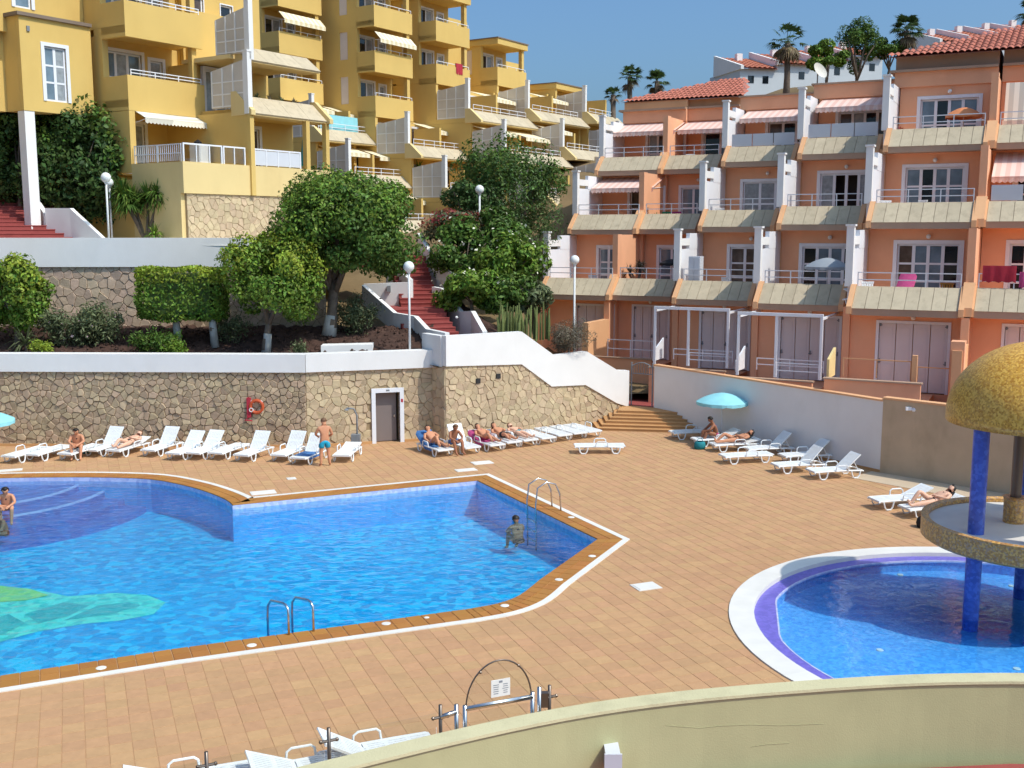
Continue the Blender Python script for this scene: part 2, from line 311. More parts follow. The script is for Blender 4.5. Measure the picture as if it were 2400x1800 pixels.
# ------------------------------------------------------------------ ground, pools, deck
gm = MB(); gm.add([(-900, -300, -3.2), (900, -300, -3.2), (900, 1800, -3.2), (-900, 1800, -3.2)], [(0, 1, 2, 3)]); struct('ground', gm, HILL)
def arcpts(pts, n=3):                     # catmull-rom densify of an open chain
    out = []
    for i in range(len(pts) - 1):
        p0, p1, p2, p3 = [Vector(pts[max(0, min(len(pts) - 1, i + k))]) for k in (-1, 0, 1, 2)]
        for j in range(n):
            t = j/n; out.append(tuple(0.5*((2*p1) + (p2 - p0)*t + (2*p0 - 5*p1 + 4*p2 - p3)*t*t + (3*p1 - p0 - 3*p2 + p3)*t**3)))
    out.append(tuple(pts[-1])); return out
g2 = lambda u, v: G(u, v).xy[:]
farpx = [(-330, 1136), (-150, 1126), (0, 1121), (136, 1119), (244, 1119.5), (353, 1124), (434, 1139), (488, 1155), (529, 1172), (545, 1185)]
far = arcpts([g2(*p) for p in farpx], 3)
nearc = arcpts([g2(1262, 1362), g2(1218, 1396), g2(1166, 1416), g2(1090, 1430)], 4)
POOL = far + [g2(1118, 1127), g2(1400, 1265)] + nearc + [g2(400, 1524), g2(0, 1586), (-16.5, 16.9), (-26, 22), (-28, 32)]
if area(POOL) < 0: POOL = POOL[::-1]
COPEO = offset(POOL, 0.62); LINEO = offset(POOL, 0.80)
KC = Vector((10.85, 22.05)); KR = 6.15
def circ(r, n=96): return [(KC.x + r*math.cos(2*math.pi*i/n), KC.y + r*math.sin(2*math.pi*i/n)) for i in range(n)]
KOUT = circ(KR)
DECKB = [(-40, 12.6), (-3.2, 12.6), (1.5, 13.5), (8, 14.3), (22, 14), (26, 30), (18, 35.5), (13.6, 40), (8, 49), (3, 50), (-3.2, 44.6), (-8.0, 42.6), (-40, 43.0)]
if area(DECKB) < 0: DECKB = DECKB[::-1]
deck = struct('pool_deck', fill([DECKB, offset(POOL, 0.3), circ(KR - 0.3)], -0.006), GROUT)
# tiles: laid square to the near pool edge
TA = R(22); TP = 0.36; keep = []
ts = 0.5*TP - 0.0035
for i in range(-120, 160):
    for j in range(-10, 190):
        cx, cy = rot2((i*TP, j*TP), TA)
        if not (-34 < cx < 24 and 13 < cy < 50): continue
        u, v = proj(cx, cy, 0)
        if u < -120 or u > 2520: continue
        if (Vector((cx, cy)) - KC).length < KR - 0.30: continue
        if not inside((cx, cy), DECKB): continue
        keep.append((cx, cy, u, v))
poolin = offset(POOL, 0.42)
keep = [k for k in keep if not inside((k[0], k[1]), poolin)]
def wall_edge_row(u):                     # row of the cream wall's top as seen from the eye point
    return float(np.interp(u, [0, 780, 1400, 1920, 2400], [1990, 1800, 1660, 1605, 1585]))
vis = [k for k in keep if 0 < k[2] < 2400 and k[3] < min(1800, wall_edge_row(k[2])) - 6]
vis.sort(key=lambda k: k[1]); sel = set(id(k) for k in vis[:300])
tb = MB(); b = 0.005
def tilebox(mb, cx, cy, rot, hx, hy, z0, z1, bev):
    pts = []
    for (sx, sy, z) in [(-1, -1, z0), (1, -1, z0), (1, 1, z0), (-1, 1, z0)]: p = rot2((sx*hx, sy*hy), rot); pts.append((cx + p[0], cy + p[1], z))
    for (sx, sy, z) in [(-1, -1, z1), (1, -1, z1), (1, 1, z1), (-1, 1, z1)]: p = rot2((sx*(hx - bev), sy*(hy - bev)), rot); pts.append((cx + p[0], cy + p[1], z))
    k = len(mb.v); mb.v += pts; f = [(4, 5, 6, 7), (0, 1, 5, 4), (1, 2, 6, 5), (2, 3, 7, 6), (3, 0, 4, 7)]
    mb.f += [tuple(i + k for i in q) for q in f]; mb.mi += [0]*5
tilebox(tb, 0, 0, 0, ts, ts, -0.012, 0, b)
tme = bpy.data.meshes.new('deck_tile'); tme.from_pydata(tb.v, [], tb.f); tme.materials.append(DECK)
rest = MB()
for k in keep:
    dz = random.uniform(-0.0015, 0.0015)
    if id(k) in sel:
        o = bpy.data.objects.new('deck_tile', tme); COL.objects.link(o); o.parent = deck; o.location = (k[0], k[1], dz); o.rotation_euler = (random.uniform(-.003, .003), random.uniform(-.003, .003), TA)
    else: tilebox(rest, k[0], k[1], TA, ts, ts, -0.012, dz, b)
tag(obj('deck_tiles_far', rest, DECK, deck), kind='stuff')

# main pool
pool = thing('swimming_pool', 'large blue angular swimming pool with brown tiled coping and white edge strip', 'swimming pool', (-6, 28, 0))
PD = -1.15
def ring(mb, inner, outer, z, zin=None, zout=None):
    n = len(inner)
    for i in range(n):
        j = (i + 1) % n
        mb.add([(*inner[i], z), (*outer[i], z), (*outer[j], z), (*inner[j], z)], [(0, 1, 2, 3)])
        if zin is not None: mb.add([(*inner[i], z), (*inner[j], z), (*inner[j], zin), (*inner[i], zin)], [(0, 1, 2, 3)])
        if zout is not None: mb.add([(*outer[i], zout), (*outer[j], zout), (*outer[j], z), (*outer[i], z)], [(0, 1, 2, 3)])
def wallring(mb, loop, z0, z1):
    n = len(loop)
    for i in range(n):
        j = (i + 1) % n; mb.add([(*loop[i], z0), (*loop[j], z0), (*loop[j], z1), (*loop[i], z1)], [(0, 3, 2, 1)])
mb = MB(); ring(mb, offset(POOL, 0.02), COPEO, 0.010, -0.06, -0.02); obj('coping_bed', mb, GROUT, pool)
mb = MB(); ring(mb, offset(POOL, 0.63), LINEO, 0.022, -0.02, -0.02); obj('edge_strip', mb, LINEW, pool)
# coping tiles one by one along the edges
def dense(loop, step):
    out = []
    for i in range(len(loop)):
        a, bb = Vector(loop[i]), Vector(loop[(i + 1) % len(loop)]); n = max(1, round((bb - a).length/step))
        for j in range(n): out.append((tuple(a + (bb - a)*j/n), tuple(a + (bb - a)*(j + 1)/n)))
    return out
ctn = 0; crest = MB()
def quadtile(mb, p, z0, z1):
    c = sum((Vector(q) for q in p), Vector((0, 0)))/4; lo = [c + (Vector(q) - c)*1.0 for q in p]
    def ins(q, d): v = Vector(q) - c; return c + v*(1 - d/max(v.length, .01))
    p0 = [ins(q, 0.009) for q in p]; p1 = [ins(q, 0.018) for q in p]
    mb.add([(*q, z0) for q in p0] + [(*q, z1) for q in p1], [(4, 5, 6, 7), (0, 1, 5, 4), (1, 2, 6, 5), (2, 3, 7, 6), (3, 0, 4, 7)])
def lerp(a, b, t): return (a[0] + (b[0] - a[0])*t, a[1] + (b[1] - a[1])*t)
lst = []
for i in range(len(POOL)):
    j = (i + 1) % len(POOL); n = max(1, round((Vector(POOL[j]) - Vector(POOL[i])).length/0.36))
    for q in range(n):
        a, bb = lerp(POOL[i], POOL[j], q/n), lerp(POOL[i], POOL[j], (q + 1)/n); c, d = lerp(COPEO[i], COPEO[j], (q + 1)/n), lerp(COPEO[i], COPEO[j], q/n)
        for t0, t1 in ((0, .5), (.5, 1)):
            p = [lerp(a, d, t0), lerp(a, d, t1), lerp(bb, c, t1), lerp(bb, c, t0)]
            u, v = proj(p[0][0], p[0][1], 0); lst.append((0 if (0 <= u <= 2400 and v < 1800) else 1, p[0][1], p))
lst.sort(key=lambda t: t[:2])
for k, (_, _, p) in enumerate(lst):
    if k < 300: m1 = MB(); quadtile(m1, p, 0.008, 0.026); obj('coping_tile', m1, COPE, pool)
    else: quadtile(crest, p, 0.008, 0.026)
if crest.f: tag(obj('coping_tiles_far', crest, COPE, pool), kind='stuff')
WL = -0.13
mb = MB(); wallring(mb, POOL, PD, -0.34); obj('pool_wall', mb, POOLW, pool)
mb = MB(); wallring(mb, POOL, -0.34, 0.0); obj('waterline_band', mb, BAND, pool)
obj('pool_floor', fill([POOL], PD), POOLF, pool)
SC_ = Vector((-18.3, 36.6))               # rounded entry steps at the far left, purple mosaic
steps = MB(); nos = MB()
for r_, z_ in ((3.4, -0.26), (4.3, -0.46), (5.0, -0.72), (5.8, -0.95)):
    steps.lathe((SC_.x, SC_.y, 0), [(0.01, z_), (r_, z_), (r_, PD)], 56)
for r_, z_ in ((3.4, -0.255), (4.3, -0.455)):
    nos.lathe((SC_.x, SC_.y, 0), [(r_ - 0.10, z_), (r_ + 0.004, z_), (r_ + 0.004, z_ - 0.05)], 56)
obj('entry_steps', steps, POOLP, pool); obj('step_nosing', nos, BAND, pool)
# leaf-shaped mosaic on the floor
def floorpatch(name, pts, z, m):
    obj(name, fill([[G(u, v, PD).xy[:] for u, v in pts]], z), m, pool)
floorpatch('floor_mosaic', [(-260, 1420), (-80, 1385), (60, 1378), (160, 1398), (270, 1390), (345, 1395), (388, 1412), (360, 1440), (280, 1455), (200, 1462), (90, 1480), (0, 1505), (-200, 1520)], PD + 0.006, GREENM)
for q in [[(60, 1440), (150, 1412), (210, 1420), (160, 1445), (90, 1462)], [(150, 1455), (230, 1420), (300, 1412), (330, 1420), (260, 1440)], [(-60, 1470), (20, 1440), (60, 1462), (0, 1490)]]:
    floorpatch('floor_mosaic', q, PD + 0.012, DGREENM)
floorpatch('floor_mosaic', [(-120, 1400), (0, 1374), (70, 1382), (115, 1396), (60, 1408), (0, 1412), (-100, 1420)], PD + 0.018, LIMEM)
# water surface: gently rippled sheet
def watersheet(name, loop, z, m, parent, amp=0.0):
    return obj(name, fill([loop], z), m, parent)
watersheet('water', offset(POOL, -0.004), WL, WATER, pool)
# round white inlet caps in the coping
for u, v in [(237, 1565), (590, 1512), (905, 1461), (1000, 1447), (1183, 1419), (1310, 1358), (1388, 1303), (1339, 1212)]:
    p = G(u, v, 0.03); m1 = MB(); r_ = 0.10 if u != 1000 else 0.06
    m1.lathe((p.x, p.y, 0.026), [(0.0005, 0.012), (r_*0.7, 0.012), (r_, 0.004), (r_, -0.003)], 16); obj('skimmer_lid', m1, LINEW, pool)
# kid's pool
kid = thing('paddling_pool', 'round shallow blue paddling pool with white rim and purple ledge', 'paddling pool', (KC.x, KC.y, 0))
def chorded(r, a0, a1, n=96):
    out = []
    p0 = (KC.x + r*math.cos(a0), KC.y + r*math.sin(a0)); p1 = (KC.x + r*math.cos(a1), KC.y + r*math.sin(a1))
    for i in range(n):
        a = 2*math.pi*i/n
        if a0 < a < a1: out.append(lerp(p0, p1, (a - a0)/(a1 - a0)))
        else: out.append((KC.x + r*math.cos(a), KC.y + r*math.sin(a)))
    return out
kin = chorded(KR - .90, R(155), R(182))
mb = MB(); ring(mb, circ(KR - 0.55), KOUT, 0.03, -0.07, -0.02); obj('rim', mb, LINEW, kid)
mb = MB(); ring(mb, circ(KR - 0.33), circ(KR - 0.325), 0.031); 
mb = MB(); ring(mb, kin, circ(KR - 0.55), -0.07); obj('ledge', mb, PURP, kid)
mb = MB(); wallring(mb, kin, -.36, -.07); obj('basin_wall', mb, KIDF, kid)
obj('basin_floor', fill([circ(KR - .8)], -0.36), KIDF, kid)
mb = MB(); ring(mb, offset(kin, -0.035) if area(kin) > 0 else kin, kin, -0.066, -0.12); obj('ledge_edge', mb, BAND, kid)
watersheet('water', kin, -0.10, WATER2, kid)
for u, v in [(2110, 1346), (2371, 1372), (2062, 1522), (2383, 1566)]:
    p = G(u, v, -0.34); m1 = MB(); m1.lathe((p.x, p.y, -0.355), [(0.0005, 0.015), (0.07, 0.015), (0.08, 0)], 14); obj('floor_jet', m1, LINEW, kid)
m1 = MB(); p = G(1766, 1370, -0.06); m1.box(p.x - .09, p.x + .09, p.y - .11, p.y + .11, -0.068, -0.058); obj('depth_tile', m1, LINEW, kid)
# inspection hatches in the deck
for i, (u, v, w, d, lab) in enumerate([(1514, 1375, .62, .5, 'pale square hatch in the deck between the two pools'), (1130, 1085, .75, .5, 'pale deck hatch right of the far pool corner, nearer the sunbathers'), (1092, 1102, .75, .4, 'pale deck hatch touching the far pool corner'),
        (617, 1155, .8, .5, 'pale deck hatch at the inward corner of the swimming pool'), (683, 1122, .3, .3, 'small pale deck plate in front of the wall door'), (20, 1103, .9, .35, 'pale deck hatch by the pool edge at far left')]):
    p = G(u, v); m1 = MB(); m1.poly([(p.x + rot2(q, TA)[0], p.y + rot2(q, TA)[1]) for q in ((-w/2, -d/2), (w/2, -d/2), (w/2, d/2), (-w/2, d/2))], 0.0, 0.018 if i else .014)
    m1.poly([(p.x + rot2(q, TA)[0], p.y + rot2(q, TA)[1]) for q in ((-w/2 + .05, -d/2 + .05), (w/2 - .05, -d/2 + .05), (w/2 - .05, d/2 - .05), (-w/2 + .05, d/2 - .05))], 0.014, 0.023)
    tag(obj('deck_hatch', m1, LINEW), lab, 'hatch', 'hatches in the deck')

# ------------------------------------------------------------------ rubble walls
def clip_half(poly, nx, ny, d):           # keep nx*x+ny*y <= d
    out = []
    for i in range(len(poly)):
        p, q = poly[i - 1], poly[i]; a = nx*p[0] + ny*p[1] - d; b_ = nx*q[0] + ny*q[1] - d
        if (a <= 0) != (b_ <= 0): t = a/(a - b_); out.append((p[0] + (q[0] - p[0])*t, p[1] + (q[1] - p[1])*t))
        if b_ <= 0: out.append(q)
    return out
def rubble(parent, L, H, sx, sy, fmap, m, top=None, holes=(), gap=0.02, proud=0.05, seed=1, limit=300, name='stone', score=None):
    rr = random.Random(seed); nx = int(L/sx) + 1; ny = int(H/sy) + 1; P = {}
    for j in range(-1, ny + 2):
        for i in range(-1, nx + 2):
            P[(i, j)] = ((i + 0.5*(j % 2) + rr.uniform(-.46, .46))*sx, (j + .5 + rr.uniform(-.44, .44))*sy)
    cells = []
    for (i, j), c in P.items():
        poly = [(max(0, c[0] - 2*sx), max(0, c[1] - 2*sy)), (min(L, c[0] + 2*sx), max(0, c[1] - 2*sy)), (min(L, c[0] + 2*sx), min(H, c[1] + 2*sy)), (max(0, c[0] - 2*sx), min(H, c[1] + 2*sy))]
        if poly[1][0] <= poly[0][0] or poly[2][1] <= poly[0][1]: continue
        for a in (-2, -1, 0, 1, 2):
            for b_ in (-2, -1, 0, 1, 2):
                q = P.get((i + a, j + b_))
                if q is None or (a == 0 and b_ == 0): continue
                dx, dy = q[0] - c[0], q[1] - c[1]; poly = clip_half(poly, dx, dy, dx*(c[0] + q[0])/2 + dy*(c[1] + q[1])/2)
                if len(poly) < 3: break
            if len(poly) < 3: break
        if len(poly) < 3: continue
        cx = sum(p[0] for p in poly)/len(poly); cy = sum(p[1] for p in poly)/len(poly)
        if top and cy > top(cx): continue
        if any(h[0] < cx < h[1] and h[2] < cy < h[3] for h in holes): continue
        rad = sum(math.hypot(p[0] - cx, p[1] - cy) for p in poly)/len(poly)
        if rad < gap*1.8: continue
        cells.append((cx, cy, rad, poly))
    cells.sort(key=score or (lambda c: -c[2])); rest = MB()
    for k, (cx, cy, rad, poly) in enumerate(cells):
        g = gap*rr.uniform(.6, 1.3); h = proud*rr.uniform(.55, 1.25); tilt = (rr.uniform(-.04, .04), rr.uniform(-.05, .05)); n = len(poly)
        def sc(p, d): l = math.hypot(p[0] - cx, p[1] - cy) or 1e-6; t = max(.3, 1 - d/l); return (cx + (p[0] - cx)*t, cy + (p[1] - cy)*t)
        base = [sc(p, g) for p in poly]; mid = [sc(p, g*1.15) for p in poly]; fr = [sc(p, g + .020) for p in poly]
        vs = [fmap(*p, 0.0) for p in base] + [fmap(*p, h*.6) for p in mid] + [fmap(*p, h + tilt[0]*(p[0] - cx)/rad*.5 + tilt[1]*(p[1] - cy)/rad*.5 + rr.uniform(-.006, .006)) for p in fr]
        fs = [tuple(range(2*n, 3*n))] + [(i, (i + 1) % n, n + (i + 1) % n, n + i) for i in range(n)] + [(n + i, n + (i + 1) % n, 2*n + (i + 1) % n, 2*n + i) for i in range(n)]
        if k < limit: m1 = MB(); m1.add(vs, fs); obj(name, m1, m, parent)
        else: rest.add(vs, fs)
    if rest.f: tag(obj(name + '_infill', rest, m, parent), kind='stuff')
def seg(p0, p1):                          # wall frame: s along, n to the back (left-hand side), z up
    a = (Vector(p1) - Vector(p0)); L = a.length; a.normalize(); n = Vector((-a.y, a.x))
    def F(s, nn, z): return (p0[0] + a.x*s + n.x*nn, p0[1] + a.y*s + n.y*nn, z)
    F.a = a; F.n = n; F.L = L; F.p0 = p0
    return F
# lower retaining wall, left run
WA, WBp, WCp = (-26.0, 42.25), (-8.0, 41.8), (-2.9, 43.45)
F1 = seg(WA, WBp); F1b = seg(WBp, WCp)
w1 = thing('stone_wall', 'long rough grey-brown rubble wall with white parapet behind the left row of loungers', 'wall', (-15, 42.1, 0))
mb = MB(); mb.fbox(F1, 0, F1.L, 0.0, 0.5, -0.1, 3.0); obj('core', mb, MORTAR, w1)
rubble(w1, F1.L, 2.97, 0.29, 0.22, lambda u, v, h: F1(u, -h, v), STONE, seed=3, gap=.010, proud=.06, score=lambda c: (0 if c[0] > 5.2 else 1, -c[2]))
mb = MB(); mb.fbox(F1, 0, F1.L + .02, -0.13, 0.45, 2.96, 3.66); obj('parapet', mb, WHITE, w1)
w1b = thing('stone_wall', 'tan rubble wall with white-framed doorway and white parapet', 'wall', (-5.5, 42.6, 0))
DS0 = F1b.a.dot(Vector((at(884, 1000, 42.5).x - WBp[0], 42.4 - WBp[1]))); DS1 = DS0 + 0.98
mb = MB(); mb.fbox(F1b, 0, DS0, 0.0, 0.5, -0.1, 3.0); mb.fbox(F1b, DS1, F1b.L, 0, .5, -.1, 3.0); mb.fbox(F1b, DS0, DS1, 0, .5, 2.02, 3.0); obj('core', mb, MORTAR2, w1b)
rubble(w1b, F1b.L, 2.97, 0.31, 0.26, lambda u, v, h: F1b(u, -h, v), STONE2, seed=5, gap=.008, proud=.035, holes=[(DS0 - .2, DS1 + .2, -1, 2.25)])
mb = MB(); mb.fbox(F1b, 0, F1b.L + .35, -0.13, 0.45, 2.965, 3.665); obj('parapet', mb, WHITE, w1b)
mb = MB(); mb.fbox(F1b, DS0 - .16, DS0, -.09, .2, 0, 2.2); mb.fbox(F1b, DS1, DS1 + .16, -.09, .2, 0, 2.2); mb.fbox(F1b, DS0, DS1, -.09, .2, 2.03, 2.2); obj('door_frame', mb, WHITE2, w1b)
mb = MB(); mb.fbox(F1b, DS0, DS1 - .1, .22, .27, 0.03, 2.03); d_ = obj('door', mb, DOORG, w1b)
mb = MB(); mb.fbox(F1b, DS1 - .22, DS1 - .16, .16, .22, 1.0, 1.08); obj('handle', mb, STEEL, d_)
mb = MB(); mb.fbox(F1b, DS0 + .42, DS0 + .56, -.1, -.088, 2.09, 2.15); obj('door_number_plate', mb, GREYM, w1b)
mb = MB(); mb.fbox(F1b, DS1 + .04, DS1 + .12, -.1, -.088, 1.62, 1.75); obj('notice', mb, REDC, w1b)
for Fx, L0, L1, par in ((F1, 0, F1.L, w1), (F1b, 0, DS0 - .17, w1b), (F1b, DS1 + .17, F1b.L, w1b)):
    mb = MB(); mb.fbox(Fx, L0, L1, -.10, -.02, 0, .10); obj('skirting', mb, STEPT, par)
# right run with the stair parapet stepping down
WD, WE = (-2.64, 42.55), (5.15, 47.9)
F3 = seg(WD, WE)
w3 = thing('stone_wall', 'sunlit tan rubble wall under the white stair parapet stepping down to the gate', 'wall', (0, 44.4, 0))
kb = [(0, 3.1), (3.64, 2.93), (5.19, 1.88), (7.0, 1.8), (8.76, 0.85), (F3.L, .62)]; kt = [(0, 4.3), (3.64, 4.28), (5.3, 3.2), (7.05, 3.25), (8.76, 2.32), (F3.L, 2.25)]
fb = lambda s: float(np.interp(s, *zip(*kb))); ft = lambda s: float(np.interp(s, *zip(*kt)))
ks = sorted(set([k[0] for k in kb] + [k[0] for k in kt]))
mb = MB()
for s0, s1 in zip(ks[:-1], ks[1:]): mb.hexa([F3(s0, 0, -.1), F3(s1, 0, -.1), F3(s1, .45, -.1), F3(s0, .45, -.1), F3(s0, 0, fb(s0)), F3(s1, 0, fb(s1)), F3(s1, .45, fb(s1)), F3(s0, .45, fb(s0))])
mb.fbox(F3, 0, .45, .45, 1.6, -.1, 3.05); obj('core', mb, MORTAR2, w3)
rubble(w3, F3.L, 3.2, 0.31, 0.26, lambda u, v, h: F3(u, -h, v), STONE2, seed=9, gap=.008, proud=.035, top=lambda u: fb(u) + .12)
Fe = seg((WD[0] + F3.n.x*1.6, WD[1] + F3.n.y*1.6), WD)
rubble(w3, 1.6, 3.05, 0.44, 0.36, lambda u, v, h: Fe(u, -h, v), STONE2, seed=10, gap=.008, proud=.035)
mb = MB()
for s0, s1 in zip(ks[:-1], ks[1:]): mb.hexa([F3(s0, -.09, fb(s0)), F3(s1, -.09, fb(s1)), F3(s1, .22, fb(s1)), F3(s0, .22, fb(s0)), F3(s0, -.09, ft(s0)), F3(s1, -.09, ft(s1)), F3(s1, .22, ft(s1)), F3(s0, .22, ft(s0))])
mb.fbox(F3, -.06, .22, .223, 1.7, 3.06, 4.28)
obj('parapet', mb, WHITE, w3)
for s_, z_ in ((1.42, 2.3), (2.4, 2.42)):
    mb = MB(); mb.fbox(F3, s_, s_ + .2, -.07, -.03, z_, z_ + .2); obj('vent_hole', mb, RUBBER, w3)
# upper retaining wall above the garden
WU0, WU1 = (-30.0, 46.9), (-8.2, 47.6)
FU = seg(WU0, WU1)
wu = thing('stone_wall', 'upper pinkish rubble wall with tall plain white parapet behind the clipped hedge', 'wall', (-19, 47.2, 3.5))
mb = MB(); mb.fbox(FU, 0, FU.L, 0, .5, 3.0, 6.85); obj('core', mb, MORTAR, wu)
rubble(wu, FU.L, 3.2, 0.40, 0.33, lambda u, v, h: FU(u, -h, v + 3.65), STONE3, seed=12, gap=.010, proud=.04, score=lambda c: (0 if c[0] > 7 else 1, -c[2]))
mb = MB(); mb.fbox(FU, 0, FU.L, -.13, .4, 6.84, 8.08); obj('parapet', mb, WHITE, wu)

# right-hand boundary walls
WR0, WR1, WR2, WR3 = (6.25, 47.4), (12.9, 37.3), (16.1, 34.05), (19, 29.5)
FR = seg(WR0, WR1); FR2 = seg(WR1, WR2); FR3 = seg(WR2, WR3)
wr = thing('boundary_wall', 'long plain white boundary wall in shade behind the right-hand loungers', 'wall', (9.6, 42.3, 0))
mb = MB(); mb.fbox(FR, 0, FR.L, 0, .25, -.1, 2.52); obj('panel', mb, WHITE, wr)
mb = MB(); mb.fbox(FR, -.03, FR.L + .02, -.03, .28, 2.52, 2.58); obj('capping', mb, PEACH, wr)
mb = MB(); mb.fbox(FR, 3, FR.L, -.02, -.002, 0, .10); obj('skirting', mb, STEPT, wr)
wr2 = thing('boundary_wall', 'beige rendered boundary wall in shade behind the gold dome', 'wall', (14.5, 35.7, 0))
mb = MB(); mb.fbox(FR2, 0, FR2.L, -.04, .25, -.1, 2.62); obj('panel', mb, BEIGE, wr2)
mb = MB(); mb.fbox(FR2, -.02, FR2.L, -.07, .28, 2.62, 2.68); obj('capping', mb, PEACH, wr2)
mb = MB(); p = FR2(.95, -.05, 2.38); mb.box(p[0] - .12, p[0] + .12, p[1] - .06, p[1] + .04, 2.33, 2.45); mb.ball((p[0] + .14, p[1] - .08, 2.36), .08); obj('floodlight', mb, WHITE2, wr2)
wr3 = thing('boundary_wall', 'short white boundary wall at the right edge past the beige wall', 'wall', (17.5, 31.8, 0))
mb = MB(); mb.fbox(FR3, .02, FR3.L, 0, .25, -.1, 2.62); obj('panel', mb, WHITE, wr3)
# pale paved strip along the beige wall
mb = MB(); mb.poly([FR2(-.3, -1.5, 0)[:2], FR2(FR2.L + 1, -1.7, 0)[:2], FR2(FR2.L + 1, -.05, 0)[:2], FR2(-.3, -.05, 0)[:2]], -.01, .012); struct('paved_strip', mb, PAVE)

# tiled steps up to the gate
st = thing('deck_steps', 'flight of terracotta tiled steps fanning out below the gate', 'steps', (5.5, 46, 0))
nst = 6; zt = .66
tpl = [(4.9, 47.8), (6.55, 47.3), (6.9, 46.1), (4.6, 46.6)]
for k in range(nst):
    e = .31*(nst - 1 - k); z1 = zt*(k + 1)/nst; z0 = zt*k/nst
    pl = [(tpl[0][0] - .9*e - .05, tpl[0][1] + .12), (tpl[1][0] + .6, tpl[1][1] + .3), (tpl[2][0] + .55*e + .2, tpl[2][1] - .9*e), (tpl[3][0] - .62*e, tpl[3][1] - .78*e)]
    mb = MB(); mb.poly(pl, z0 - (.05 if k == 0 else 0), z1 - .02); t_ = obj('step', mb, STEPT, st)
    mb = MB(); c = Vector((sum(p[0] for p in pl)/4, sum(p[1] for p in pl)/4)); mb.poly([tuple(c + (Vector(p) - c)*1.012) for p in pl], z1 - .02, z1 + .006); obj('tread', mb, COPE if k % 1 else STEPT, t_)
# ------------------------------------------------------------------ facade helpers
def frame(ox, oy, a, U=1.0, z0=8.4):
    """facade frame: s along, n inwards, z up; U = size of the building's module"""
    n = (-a[1], a[0])
    def F(s, nn, z): return (ox + (a[0]*s + n[0]*nn)*U, oy + (a[1]*s + n[1]*nn)*U, z0 + (z - z0)*U)
    F.o = (ox, oy); F.a = a; F.n = n
    return F
def wallo(B, F, s0, s1, n, z0, z1, ops, m, th=.28, name='wall'):
    """wall slab with rectangular openings (s0,s1,z0,z1)"""
    S = sorted(set([s0, s1] + [x for o in ops for x in o[:2]])); Z = sorted(set([z0, z1] + [x for o in ops for x in o[2:4]])); mb = MB()
    for a, b_ in zip(S[:-1], S[1:]):
        run = None
        for c, d in zip(Z[:-1], Z[1:]):
            mid = ((a + b_)/2, (c + d)/2); hole = any(o[0] < mid[0] < o[1] and o[2] < mid[1] < o[3] for o in ops)
            if hole:
                if run: mb.fbox(F, a, b_, n, n + th, *run); run = None
            else: run = [run[0], d] if run else [c, d]
        if run: mb.fbox(F, a, b_, n, n + th, *run)
    return obj(name, mb, m, B)
def window(B, F, s0, s1, n, z0, z1, cols, rows, panes, frame_m=None, trim=.14, name='window', bar=.075):
    """white surround, mullions; every pane its own sub-part"""
    fm = frame_m or WHITE2; mb = MB()
    if trim:
        mb.fbox(F, s0 - trim, s0, n - .035, n + .16, z0, z1 + trim); mb.fbox(F, s1, s1 + trim, n - .035, n + .16, z0, z1 + trim); mb.fbox(F, s0, s1, n - .035, n + .16, z1, z1 + trim)
    d0, d1 = n + .06, n + .13; fr = .075
    mb.fbox(F, s0, s0 + fr, d0, d1, z0, z1); mb.fbox(F, s1 - fr, s1, d0, d1, z0, z1); mb.fbox(F, s0 + fr, s1 - fr, d0, d1, z0, z0 + fr); mb.fbox(F, s0 + fr, s1 - fr, d0, d1, z1 - fr, z1)
    cw = (s1 - s0 - 2*fr)/cols; rh = (z1 - z0 - 2*fr)/rows
    for i in range(1, cols): mb.fbox(F, s0 + fr + i*cw - bar/2*1.6, s0 + fr + i*cw + bar/2*1.6, d0 - .004, d1 + .004, z0 + fr, z1 - fr)
    for i in range(1, rows): mb.fbox(F, s0 + fr, s1 - fr, d0 + .006, d1 - .006, z0 + fr + i*rh - bar/2, z0 + fr + i*rh + bar/2)
    w = obj(name, mb, fm, B)
    k = 0
    for i in range(cols):
        for j in range(rows):
            pm = panes[(i if len(panes) >= cols else k) % len(panes)]; k += 1
            if pm is None: continue
            q = MB(); q.fbox(F, s0 + fr + i*cw + .01, s0 + fr + (i + 1)*cw - .01, d0 + .02, d0 + .03, z0 + fr + j*rh + .01, z0 + fr + (j + 1)*rh - .01)
            obj('pane', q, pm, w)
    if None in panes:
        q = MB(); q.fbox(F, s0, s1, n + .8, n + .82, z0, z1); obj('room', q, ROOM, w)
    return w
def shutters(B, F, s0, s1, n, z0, z1, leaves=4):
    mb = MB(); t = .1
    mb.fbox(F, s0 - t, s0, n - .04, n + .1, z0, z1 + t); mb.fbox(F, s1, s1 + t, n - .04, n + .1, z0, z1 + t); mb.fbox(F, s0, s1, n - .04, n + .1, z1, z1 + t)
    w = obj('door', mb, WHITE2, B); cw = (s1 - s0)/leaves
    for i in range(leaves):
        q = MB(); a, b_ = s0 + i*cw + .012, s0 + (i + 1)*cw - .012
        q.fbox(F, a, b_, n + .05, n + .08, z0 + .02, z1 - .01)
        for c, d in ((z0 + .14, z0 + .95), (z0 + 1.08, z1 - .16)):       # raised panels
            q.fbox(F, a + .1, b_ - .1, n + .035, n + .05, c, d)
        obj('shutter_leaf', q, LAV, w)
        if i in (0, leaves//2, leaves - 1):
            q = MB(); sx = a + .03 if i < leaves - 1 else b_ - .03; zz = (z0 + 1.0, z1 - .12) if i != leaves//2 else (z0 + 1.0,)
            for z in zz: q.fbox(F, sx - .02, sx + .03, n + .015, n + .049, z, z + .15); q.fbox(F, sx - .06, sx + .06, n + .01, n + .034, z + .03, z + .06)
            obj('hinge', q, GREYM, w)
    return w
